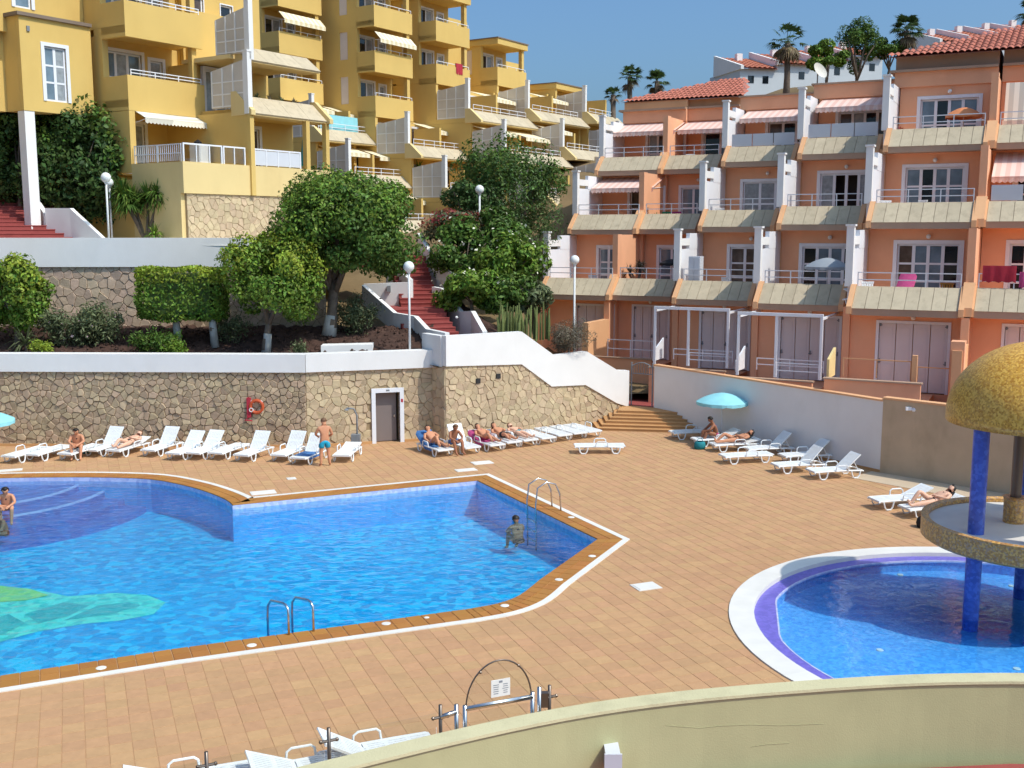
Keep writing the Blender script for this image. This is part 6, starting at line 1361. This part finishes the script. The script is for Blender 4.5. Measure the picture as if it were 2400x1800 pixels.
p = G(1224, 1212, -.02) - Vector((.1, .2, 0)); person('dark-haired swimmer at the ladder on the right of the pool', Vector((p.x, p.y, -1.14)), R(20), SIT, SKIN3, HAIRD, (BLACKC, 'bikini'), BLACKC)
p = G(16, 1176, .0); person('tanned woman sitting on the pool steps at the left edge', Vector((p.x, p.y, -.62)), R(200), SIT, SKIN, HAIRD, (BLACKC, 'bikini'), BLACKC)
p = G(8, 1200, .0); person('swimmer with only the head above water at the left edge', Vector((p.x, p.y, -1.08)), R(160), SIT, SKIN3, HAIRD, (BLACKC, 'bikini'))

# ------------------------------------------------------------------ parasols, pool ladders, lifebuoy, shower
def parasol(name, label, base, h, r, m, open_=True, tilt=(0, 0), ribs=8, pole=None, group=None, drop=.34):
    t = thing(name, label, 'parasol', base); mb = MB(); mb.tube([(0, 0, 0), (0, 0, h)], .02, 8); obj('pole', mb, pole or WHITE2, t, True, local=True)
    mb = MB(); n = ribs*4; k = 6; vs = []
    for i in range(k + 1):
        f = i/k
        for j in range(n):
            a = 2*math.pi*j/n; sag = 1 - .035*f*(1 - abs(math.cos(a*ribs/2))); rr_ = r*f*sag + .01; vs.append((rr_*math.cos(a), rr_*math.sin(a), h + .03 - drop*r*(f**1.7)))
    mb.add(vs, [(i*n + j, i*n + (j + 1) % n, (i + 1)*n + (j + 1) % n, (i + 1)*n + j) for i in range(k) for j in range(n)]); q = len(vs) - n
    for j in range(n):
        a, b_ = vs[q + j], vs[q + (j + 1) % n]; mb.add([a, b_, (b_[0]*1.005, b_[1]*1.005, b_[2] - .13*(.75 if (j + 1) % 4 == 0 else 1)), (a[0]*1.005, a[1]*1.005, a[2] - .13*(.75 if j % 4 == 0 else 1))], [(0, 1, 2, 3)])
    c = obj('canopy', mb, m, t, True, local=True); c.rotation_euler = (tilt[0], tilt[1], 0)
    mb = MB()
    for j in range(ribs): a = 2*math.pi*j/ribs; mb.tube([(0, 0, h - .35), (.55*r*math.cos(a), .55*r*math.sin(a), h - .02 - drop*r*.38)], .008, 4)
    obj('struts', mb, pole or WHITE2, t, local=True); mb = MB(); mb.lathe((0, 0, 0), [(.001, .10), (.2, .09), (.22, 0)], 14); obj('foot', mb, WHITE2, t, local=True)
    return t
p = G(1690, 1035); parasol('parasol', 'pale turquoise parasol shading the sunbathers by the white wall', (p.x, p.y, 0), 1.95, 1.02, TURQL)
p = G(-30, 1088); parasol('parasol', 'turquoise parasol at the left edge by the rubble wall', (p.x - .1, p.y, 0), 1.95, 1.12, TURQL)
def tubeobj(name, paths, r, m, parent):
    for pth in paths: mb = MB(); mb.tube(pth, r, 8); obj(name, mb, m, parent, True)
lad = thing('pool_ladder', 'stainless pool ladder with tall hoops on the right edge of the pool', 'ladder', G(1262, 1205)); ed_ = (G(1400, 1265) - G(1118, 1127)).xy.normalized(); inw = Vector((-ed_.y, ed_.x)); inw = inw if inw.dot(Vector((-1, -.3))) > 0 else -inw
c0 = G(1262, 1199)
for s in (-.28, .28):
    b0 = Vector((c0.x + ed_.x*s, c0.y + ed_.y*s, 0)); out = -Vector((inw.x, inw.y, 0)); tubeobj('handrail', [[b0 + out*.62, b0 + out*.58 + Vector((0, 0, .55)), b0 + out*.42 + Vector((0, 0, .86)), b0 + out*.12 + Vector((0, 0, .95)), b0 - out*.18 + Vector((0, 0, .80)), b0 - out*.24 + Vector((0, 0, .3)), b0 - out*.22 + Vector((0, 0, -1.1))]], .024, STEEL, lad)
for z in (-.25, -.55, -.85): q0 = Vector((c0.x + inw.x*.22, c0.y + inw.y*.22, z)); tubeobj('rung', [[q0 - Vector((ed_.x, ed_.y, 0))*.28, q0 + Vector((ed_.x, ed_.y, 0))*.28]], .03, STEEL, lad)
lad = thing('pool_ladder', 'stainless pool ladder on the near edge of the pool', 'ladder', G(705, 1490)); e2 = (G(1166, 1416) - G(400, 1524)).xy.normalized(); in2 = Vector((-e2.y, e2.x))
c0 = G(705, 1484)
for s in (-.26, .26):
    b0 = Vector((c0.x + e2.x*s, c0.y + e2.y*s, 0)); o3 = Vector((in2.x, in2.y, 0)); w3_ = Vector((-.80, .58, 0)); tubeobj('handrail', [[b0 - o3*.06, b0 - o3*.05 + Vector((0, 0, .56)), b0 + w3_*.05 + Vector((0, 0, .64)), b0 + w3_*.14 + Vector((0, 0, .66)), b0 + w3_*.52 + Vector((0, 0, .64)), b0 + w3_*.62 + Vector((0, 0, .52)), b0 + w3_*.64 + Vector((0, 0, .3)), b0 + w3_*.64 + Vector((0, 0, -1.0))]], .027, STEEL, lad)
for z in (-.28, -.58, -.88): q0 = Vector((c0.x - .80*.64, c0.y + .58*.64, z)); tubeobj('rung', [[q0 - Vector((e2.x, e2.y, 0))*.26, q0 + Vector((e2.x, e2.y, 0))*.26]], .03, STEEL, lad)
p = at(598, 952, 41.85); t = thing('life_ring', 'orange life ring and holder hanging on the rubble wall', 'life ring', (p.x, 41.9, p.z)); mb = MB(); n = 24
def torus(mb, c, R_, r_, n=24, m=8, ax='y'):
    vs = []
    for i in range(n):
        a = 2*math.pi*i/n
        for j in range(m): b_ = 2*math.pi*j/m; rr_ = R_ + r_*math.cos(b_); vs.append((c[0] + rr_*math.cos(a), c[1] + r_*math.sin(b_), c[2] + rr_*math.sin(a)))
    mb.add(vs, [(i*m + j, i*m + (j + 1) % m, ((i + 1) % n)*m + (j + 1) % m, ((i + 1) % n)*m + j) for i in range(n) for j in range(m)])
torus(mb, (p.x + .08, 41.74, p.z), .24, .065); obj('ring', mb, LBUOY, t, True)
for a in (45, 135, 225, 315): mb = MB(); torus(mb, (p.x + .08 + .24*math.cos(R(a)), 41.74, p.z + .24*math.sin(R(a))), .068, .012, 14, 6); obj('band', mb, WHITE2, t)
mb = MB(); mb.box(p.x - .30, p.x - .14, 41.72, 41.90, p.z - .42, p.z + .35); mb.tube([(p.x - .22, 41.7, p.z - .4), (p.x - .38, 41.7, p.z - .52), (p.x - .1, 41.7, p.z - .55)], .03); obj('rope_bag', mb, REDC, t)
mb = MB(); torus(mb, (p.x - .12, 41.68, p.z - .12), .07, .015, 14, 6); obj('tag', mb, WHITE2, t)
p = G(838, 1054); t = thing('pool_shower', 'dark grey curved pool shower post beside the doorway', 'shower', (p.x, p.y, 0)); mb = MB(); mb.tube([(p.x, p.y, 0), (p.x, p.y, 1.35), (p.x - .1, p.y - .1, 1.62), (p.x - .35, p.y - .2, 1.66)], .035, 8); obj('pipe', mb, GREYM, t, True); mb = MB(); mb.lathe((p.x - .36, p.y - .2, 1.58), [(.02, .08), (.09, .02), (.09, 0), (.001, 0)], 12); obj('rose', mb, GREYM, t)
mb = MB(); mb.box(p.x - .22, p.x + .12, p.y - .15, p.y + .1, .0, .62); obj('foot_tap_box', mb, GREYM, t)
# beach bags
for (u, v, m_, lab) in ((1640, 1052, TEALC, 'teal beach bag on the deck at the parasol'), (820, 1040, BLACKC, 'dark bag at the wall right of the standing man'), (2166, 1236, BLACKC, 'black bag on the deck under the platform lounger'), (195, 1062, TEALC, 'teal bag on the deck at the far-left sunbather')):
    p = G(u, v); t = thing('beach_bag', lab, 'bag', p); mb = MB(); mb.lathe(p, [(.001, 0), (.2, .01), (.23, .12), (.2, .26), (.15, .3)], 12); o = obj('sack', mb, m_, t, True); mb = MB(); torus(mb, (p.x, p.y, .32), .1, .012, 12, 5); obj('handle', mb, m_, o)

# ------------------------------------------------------------------ glass pool fence with gate
gf = thing('glass_fence', 'clear glass pool fence on bronze posts along the bottom of the picture', 'fence', (-2, 15.8, 0))
def fpost(u, v, h=1.2):
    d = ray(u, v); t_ = (h - CAMH)/d.z; x, y = d.x*t_, d.y*t_; mb = MB(); mb.tube([(x, y, 0), (x, y, h)], .028, 8); mb.lathe((x, y, 0), [(.07, 0), (.07, .015), (.03, .03)], 10); o = obj('post', mb, DARKST, gf, True)
    for z in (.3, h - .2):
        q = MB(); q.tube([(x - .11, y - .05, z), (x + .11, y + .05, z)], .022, 6); q.ball((x - .11, y - .05, z), .03, 8, 6); q.ball((x + .11, y + .05, z), .03, 8, 6); obj('clamp', q, DARKST, o)
    return Vector((x, y, 0))
FP = [fpost(u, v) for u, v in ((200, 1822), (483, 1762), (770, 1706), (1032, 1652))]; FP2 = [fpost(u, v) for u, v in ((1288, 1606), (1560, 1640))]
for a, b_ in list(zip(FP[:-1], FP[1:])) + [(FP2[0], FP2[1])]:
    d = (b_ - a).normalized(); n = Vector((-d.y, d.x, 0))*.006; a_, c_ = a + d*.07, b_ - d*.07; mb = MB(); mb.hexa([a_ - n + Vector((0, 0, .1)), c_ - n + Vector((0, 0, .1)), c_ + n + Vector((0, 0, .1)), a_ + n + Vector((0, 0, .1)), a_ - n + Vector((0, 0, 1.08)), c_ - n + Vector((0, 0, 1.08)), c_ + n + Vector((0, 0, 1.08)), a_ + n + Vector((0, 0, 1.08))]); obj('glass_panel', mb, CLEAR, gf)
gt = thing('pool_gate', 'stainless pool gate with arched glass top and white notice', 'gate', G(1160, 1770)); ga, gb = FP[-1], FP2[0]; gd = (gb - ga); GLn = gd.length; gd.normalize(); gn = Vector((-gd.y, gd.x, 0))
Gp = lambda s, z, o=0: ga + gd*s + gn*o + Vector((0, 0, z))
tubeobj('gate_post', [[Gp(.26, 0), Gp(.26, 1.16)], [Gp(.40, 0), Gp(.40, 1.12)], [Gp(GLn - .30, 0), Gp(GLn - .30, 1.14)], [Gp(GLn - .18, 0), Gp(GLn - .18, 1.20)]], .035, STEEL, gt)
tubeobj('top_rail', [[Gp(.0, 1.0), Gp(.26, 1.04)], [Gp(.40, 1.06), Gp(GLn - .30, 1.06)]], .04, STEEL, gt)
mb = MB(); mb.tube([Gp(.42 + (GLn - .74)*(1 - math.cos(math.pi*i/20))/2, 1.06 + .70*math.sin(math.pi*i/20)) for i in range(21)], .014, 6); obj('arch', mb, DARKST, gt, True)
mb = MB(); pts = [Gp(.42 + (GLn - .74)*(1 - math.cos(math.pi*i/20))/2, 1.06 + .69*math.sin(math.pi*i/20)) for i in range(21)]; k = len(pts); mb.add([q - gn*.005 for q in pts] + [q + gn*.005 for q in pts], [tuple(range(k)), tuple(range(k, 2*k))[::-1]]); gl = obj('arched_pane', mb, CLEAR, gt)
for s, z in ((.42 + (GLn - .74)*.22, 1.06 + .55), (.42 + (GLn - .74)*.80, 1.06 + .56)): mb = MB(); mb.ball(Gp(s, z), .025, 8, 6); obj('glass_clip', mb, DARKST, gl)
mb = MB(); mb.add([Gp(s, z, o) for o in (-.003, .003) for s, z in ((.48, .12), (GLn - .38, .12), (GLn - .38, .98), (.48, .98))], [(0, 1, 2, 3), (7, 6, 5, 4)]); obj('lower_pane', mb, CLEAR, gt)
sg = MB(); c_ = .42 + (GLn - .74)*.52; sg.add([Gp(c_ + a, z, o) for o in (-.016, -.010) for a, z in ((-.16, 1.17), (.16, 1.17), (.16, 1.45), (-.16, 1.45))], [(0, 1, 2, 3), (7, 6, 5, 4), (0, 4, 5, 1), (1, 5, 6, 2), (2, 6, 7, 3), (3, 7, 4, 0)]); no = obj('notice', sg, PAPER, gl)
q = MB(); g = random.Random(3)
for cx_ in (-.08, .08):
    for z in (1.22, 1.255, 1.29, 1.325, 1.36): w = g.uniform(.035, .055); q.add([Gp(c_ + cx_ - w, z, -.018), Gp(c_ + cx_ + w, z, -.018), Gp(c_ + cx_ + w, z + .012, -.018), Gp(c_ + cx_ - w, z + .012, -.018)], [(0, 1, 2, 3)])
q.add([Gp(c_ - .03, 1.395, -.018), Gp(c_ + .03, 1.395, -.018), Gp(c_ + .03, 1.43, -.018), Gp(c_ - .03, 1.43, -.018)], [(0, 1, 2, 3)]); tag(obj('notice_print', q, INK, no), kind='stuff')
mb = MB(); x_ = Gp(GLn - .10, .98); mb.box(x_.x - .07, x_.x + .07, x_.y - .05, x_.y + .05, .86, 1.1); mb.tube([Gp(GLn - .18, 1.05), Gp(GLn - .02, 1.08)], .03); obj('latch_box', mb, DARKST, gt)

# ------------------------------------------------------------------ life on the balconies
def bal(nm, k, s, n, dz=0.0): F_, w, d = UN[nm]; return Vector(F_(w*s, pf(k) + n, Z0 + FH*k + d + dz))
def chair(label, p, rz, m, cat='chair', name='garden_chair'):
    t = thing(name, label, cat, p, rz)
    mb = MB(); mb.box(-.26, .26, -.25, .25, .40, .45); obj('seat', mb, m, t, local=True)
    mb = MB(); 
    for i in range(5): mb.box(-.24 + .1*i, -.17 + .1*i, .2, .24, .45, .92)
    mb.box(-.26, .26, .2, .25, .88, .96); obj('backrest', mb, m, t, local=True)
    for x in (-.24, .24):
        for y in (-.22, .22): q = MB(); q.tube([(x, y, .42), (x*1.12, y*1.12, 0)], .025, 6); obj('leg', q, m, t, local=True)
        q = MB(); q.tube([(x*1.1, -.22, .42), (x*1.1, -.24, .66), (x*1.1, .22, .68)], .025, 6); obj('armrest', q, m, t, local=True)
    return t
def table(label, p, rz, m, r=.42, h=.72):
    t = thing('garden_table', label, 'table', p, rz); mb = MB(); mb.lathe((0, 0, 0), [(.001, h), (r, h), (r, h - .04), (.001, h - .04)], 18); obj('table_top', mb, m, t, local=True)
    for a in (45, 135, 225, 315): q = MB(); q.tube([(r*.6*math.cos(R(a)), r*.6*math.sin(R(a)), h - .03), (r*.85*math.cos(R(a)), r*.85*math.sin(R(a)), 0)], .025, 6); obj('leg', q, m, t, local=True)
rz0 = math.atan2(ra_[1], ra_[0])
lounger('white lounger with pink cushion on the lowest wide orange balcony', (0, 0), (ra_[0]*.2 + na_[0], ra_[1]*.2 + na_[1]), R(50), (PINKC, .3, 1.8, 'pink cushion on the balcony lounger'), 'loungers on the balconies', pos=bal('E', 1, .36, 1.0, .12))
chair('white plastic chair on the left of the lowest wide balcony', bal('E', 1, .13, 1.7), rz0 + .6, PLAST); lounger('pale lounger along the rail of the lowest wide balcony', (0, 0), (-ra_[0], -ra_[1]), R(30), None, 'loungers on the balconies', pos=bal('E', 1, .34, 1.35))
table('orange wooden table on the lowest wide balcony', bal('E', 1, .62, 1.9), 0, WOODC); chair('dark wooden chair right of the orange balcony table', bal('E', 1, .8, 2.0), rz0, WOODC)
chair('white chair behind the rail of the middle wide balcony', bal('E', 2, .12, 1.8), rz0 + .5, PLAST); table('white table on the middle wide balcony', bal('E', 2, .28, 1.9), 0, PLAST); chair('white chair right of the table on the middle wide balcony', bal('E', 2, .42, 1.9), rz0 - .7, PLAST)
parasol('parasol', 'orange fringed parasol on the top wide balcony', bal('E', 3, .72, 1.9), 1.75, .78, ORC, drop=.45); table('white table under the orange parasol', bal('E', 3, .6, 1.9), 0, PLAST); chair('blue-white chair under the orange parasol', bal('E', 3, .48, 1.8), rz0 + .4, FROST)
yucca('potted_plant', 'potted reddish plant at the left end of the top wide balcony', bal('E', 3, .08, 2.3), .75, 40, .4, LF_RED, 101, cat='plant'); yucca('potted_plant', 'green potted plant behind the rail of the top wide balcony', bal('E', 3, .2, 1.6), .35, 50, .45, LF_MID, 102, cat='plant')
parasol('parasol', 'grey parasol on the lowest balcony left of the wide one', bal('D', 1, .72, 1.6), 1.9, .95, GREYC, drop=.4); table('orange table below the grey parasol', bal('D', 1, .5, 1.8), 0, WOODC)
def hung(name, label, F, s0, s1, n, z0, z1, m, cat):
    t = thing(name, label, cat, F((s0 + s1)/2, n, z0)); mb = MB(); k = 10; vs = []
    for i in range(k + 1):
        s = s0 + (s1 - s0)*i/k; w_ = .025*math.sin(i*1.9); vs += [F(s, n - .03, z1), F(s, n - .055 + w_, (z0 + z1)/2), F(s, n - .05 + w_*1.4, z0 + .03*math.sin(i*2.3))]
    mb.add(vs, [(i*3 + j, i*3 + 3 + j, i*3 + 4 + j, i*3 + 1 + j) for i in range(k) for j in range(2)]); kk = len(vs)
    mb.add([F((s0 + (s1 - s0)*i/k), n + .03, zz) for i in range(k + 1) for zz in (z1, (z0 + z1)/2 + .1)], [(i*2, i*2 + 1, i*2 + 3, i*2 + 2) for i in range(k)])
    mb.add([F((s0 + (s1 - s0)*i/k), nn, z1) for i in range(k + 1) for nn in (n - .03, n + .03)], [(i*2, i*2 + 1, i*2 + 3, i*2 + 2) for i in range(k)])
    obj('cloth', mb, m, t, True)
FF, wF, dF = UN['F']; hung('towel', 'red towels draped over the rail of the lowest right-hand balcony', FF, .3, 1.35, pf(1) + .86, Z0 + FH + dF + .95, Z0 + FH + dF + 1.5, REDC, 'towel'); hung('towel', 'magenta towel beside the red towels on the right-hand balcony', FF, 1.45, 1.9, pf(1) + .86, Z0 + FH + dF + .78, Z0 + FH + dF + 1.3, PINKC, 'towel')
yucca('potted_plant', 'green potted plant behind the middle rail of the second orange unit', bal('B', 2, .18, 1.4), .5, 60, .5, LF_MID, 103, cat='plant'); chair('green plastic chair on the middle balcony of the second orange unit', bal('B', 2, .3, 1.7), rz0, GREENC); chair('pink chair on the middle balcony of the second orange unit', bal('B', 2, .5, 1.7), rz0 + .4, PINKC)
table('white table behind the middle rail of the third orange unit', bal('C', 2, .4, 1.8), 0, PLAST); chair('white chair left of the table on the third orange unit', bal('C', 2, .15, 1.7), rz0 + .6, PLAST)
chair('white stacked chair on the lowest balcony of the third unit', bal('C', 1, .5, 1.7), rz0 - .3, PLAST); table('white round table on the lowest balcony of the third unit', bal('C', 1, .68, 1.7), 0, PLAST)
mb = MB(); F_, w, dz = UN['C']; z = Z0 + FH + dz; mb.fbox(F_, .35, .85, 1.0, 1.5, z, z + 1.75); t = thing('balcony_cabinet', 'grey cabinet at the left end of the lowest balcony of the third unit', 'cabinet', F_(.6, 1.2, z)); obj('carcass', mb, FROST, t); mb = MB(); mb.fbox(F_, .38, .59, .975, .998, z + .05, z + 1.7); obj('door', mb, FROST, t); mb = MB(); mb.fbox(F_, .61, .82, .975, .998, z + .05, z + 1.7); obj('door', mb, FROST, t)
yucca('potted_plant', 'dry potted plant beside the peach wall of the second orange unit', bal('B', 1, .2, 1.8), 1.3, 60, .55, LF_BROWN, 104, cat='plant', heads=3); parasol('parasol', 'black half-hidden parasol on the lowest balcony of the second unit', bal('B', 1, .82, 1.6), 1.8, .6, BLACKC)
chair('white chair on the lowest balcony of the leftmost orange unit', bal('A', 1, .55, 1.7), rz0, PLAST); table('pale table on the middle balcony of the leftmost orange unit', bal('A', 2, .3, 1.7), 0, FROST); chair('white chair on the top balcony beneath the second awning', bal('B', 3, .35, 1.7), rz0 + .4, PLAST); table('white table on the top balcony beneath the second awning', bal('B', 3, .65, 1.7), 0, PLAST)
# yellow terrace: closed parasol, cabinet, plants, laundry
p = Vector(Y1(7.5, -2.4, zt0)); t = thing('parasol', 'closed turquoise parasol on the yellow terrace', 'parasol', p); mb = MB(); mb.tube([p, p + Vector((0, 0, 2.1))], .025); obj('pole', mb, WHITE2, t); mb = MB(); mb.lathe(p, [(.05, 2.15), (.12, 1.9), (.26, .75), (.22, .6), (.04, .62)], 12); obj('folded_canopy', mb, TURQ, t, True)
mb = MB(); mb.fbox(Y1, 2.75, 3.35, -.9, -.3, zt0, zt0 + 1.25); t = thing('terrace_cabinet', 'white cabinet on the near yellow terrace', 'cabinet', Y1(3.05, -.6, zt0)); obj('carcass', mb, WHITE2, t); mb = MB(); mb.fbox(Y1, 2.78, 3.32, -.93, -.903, zt0 + .05, zt0 + 1.2); obj('door', mb, WHITE2, t); q = MB(); q.lathe(Y1(2.95, -.6, zt0 + 1.25), [(.001, .01), (.16, .01), (.2, .12), (.001, .26)], 12); tag(obj('barbecue_pot', q, BLACKC), 'black round pot standing on the white terrace cabinet', 'pot')
for i in range(5): b_ = Y1(4.3 + i*.75, -2.0, zt0 + 3.0); yucca('planter_plant', ['first', 'second', 'third', 'fourth', 'fifth'][i] + ' trailing plant from the left above the large sloped yellow planter', b_, .25, 34, .4, LF_OLIVE if i % 2 else LF_BROWN, 110 + i, cat='plant')
zl2 = 25.9 - 2.9*3 - 2.9; hung('laundry', 'blue and white bedsheet drying under the cream awning of the yellow block', FY2, .8, 4.4, -2.6, zl2 + .3, zl2 + 1.5, TURQL, 'laundry'); hung('laundry', 'red cloth hanging on a small balcony of the yellow tower', FY4, 2.3, 3.1, .02, 24.75 - 5.8 + .5, 24.75 - 5.8 + 1.25, REDC, 'laundry')
p = FY2(6.2, -6.3, zl2 - 2.9); yucca('potted_plant', 'green bushy plant on the lower yellow terrace', p, .9, 80, .8, LF_MID, 120, cat='plant')

ig = thing('garden_gate', 'dark arched iron gate between the white walls at the head of the tiled steps', 'gate', (5.75, 47.75, .66))
ga2, gb2 = Vector((5.3, 48.05, .66)), Vector((6.22, 47.5, .66)); gd2 = (gb2 - ga2); gl2 = gd2.length; gd2.normalize()
for s_ in (0.03, gl2 - .03): mb = MB(); q = ga2 + gd2*s_; mb.tube([q, q + Vector((0, 0, 1.95))], .035, 6); obj('gate_post', mb, GREYM, ig)
mb = MB(); mb.tube([ga2 + gd2*(gl2*i/10) + Vector((0, 0, 1.75 + .2*math.sin(math.pi*i/10))) for i in range(11)], .025, 5); obj('arch', mb, GREYM, ig)
mb = MB(); mb.tube([ga2 + Vector((0, 0, 1.45)), gb2 + Vector((0, 0, 1.45))], .02, 5); obj('cross_bar', mb, GREYM, ig)
for i in range(1, 9): mb = MB(); q = ga2 + gd2*(gl2*i/9); mb.tube([q + Vector((0, 0, 1.45)), q + Vector((0, 0, 1.74 + .2*math.sin(math.pi*i/9)))], .01, 4); obj('bar', mb, GREYM, ig)
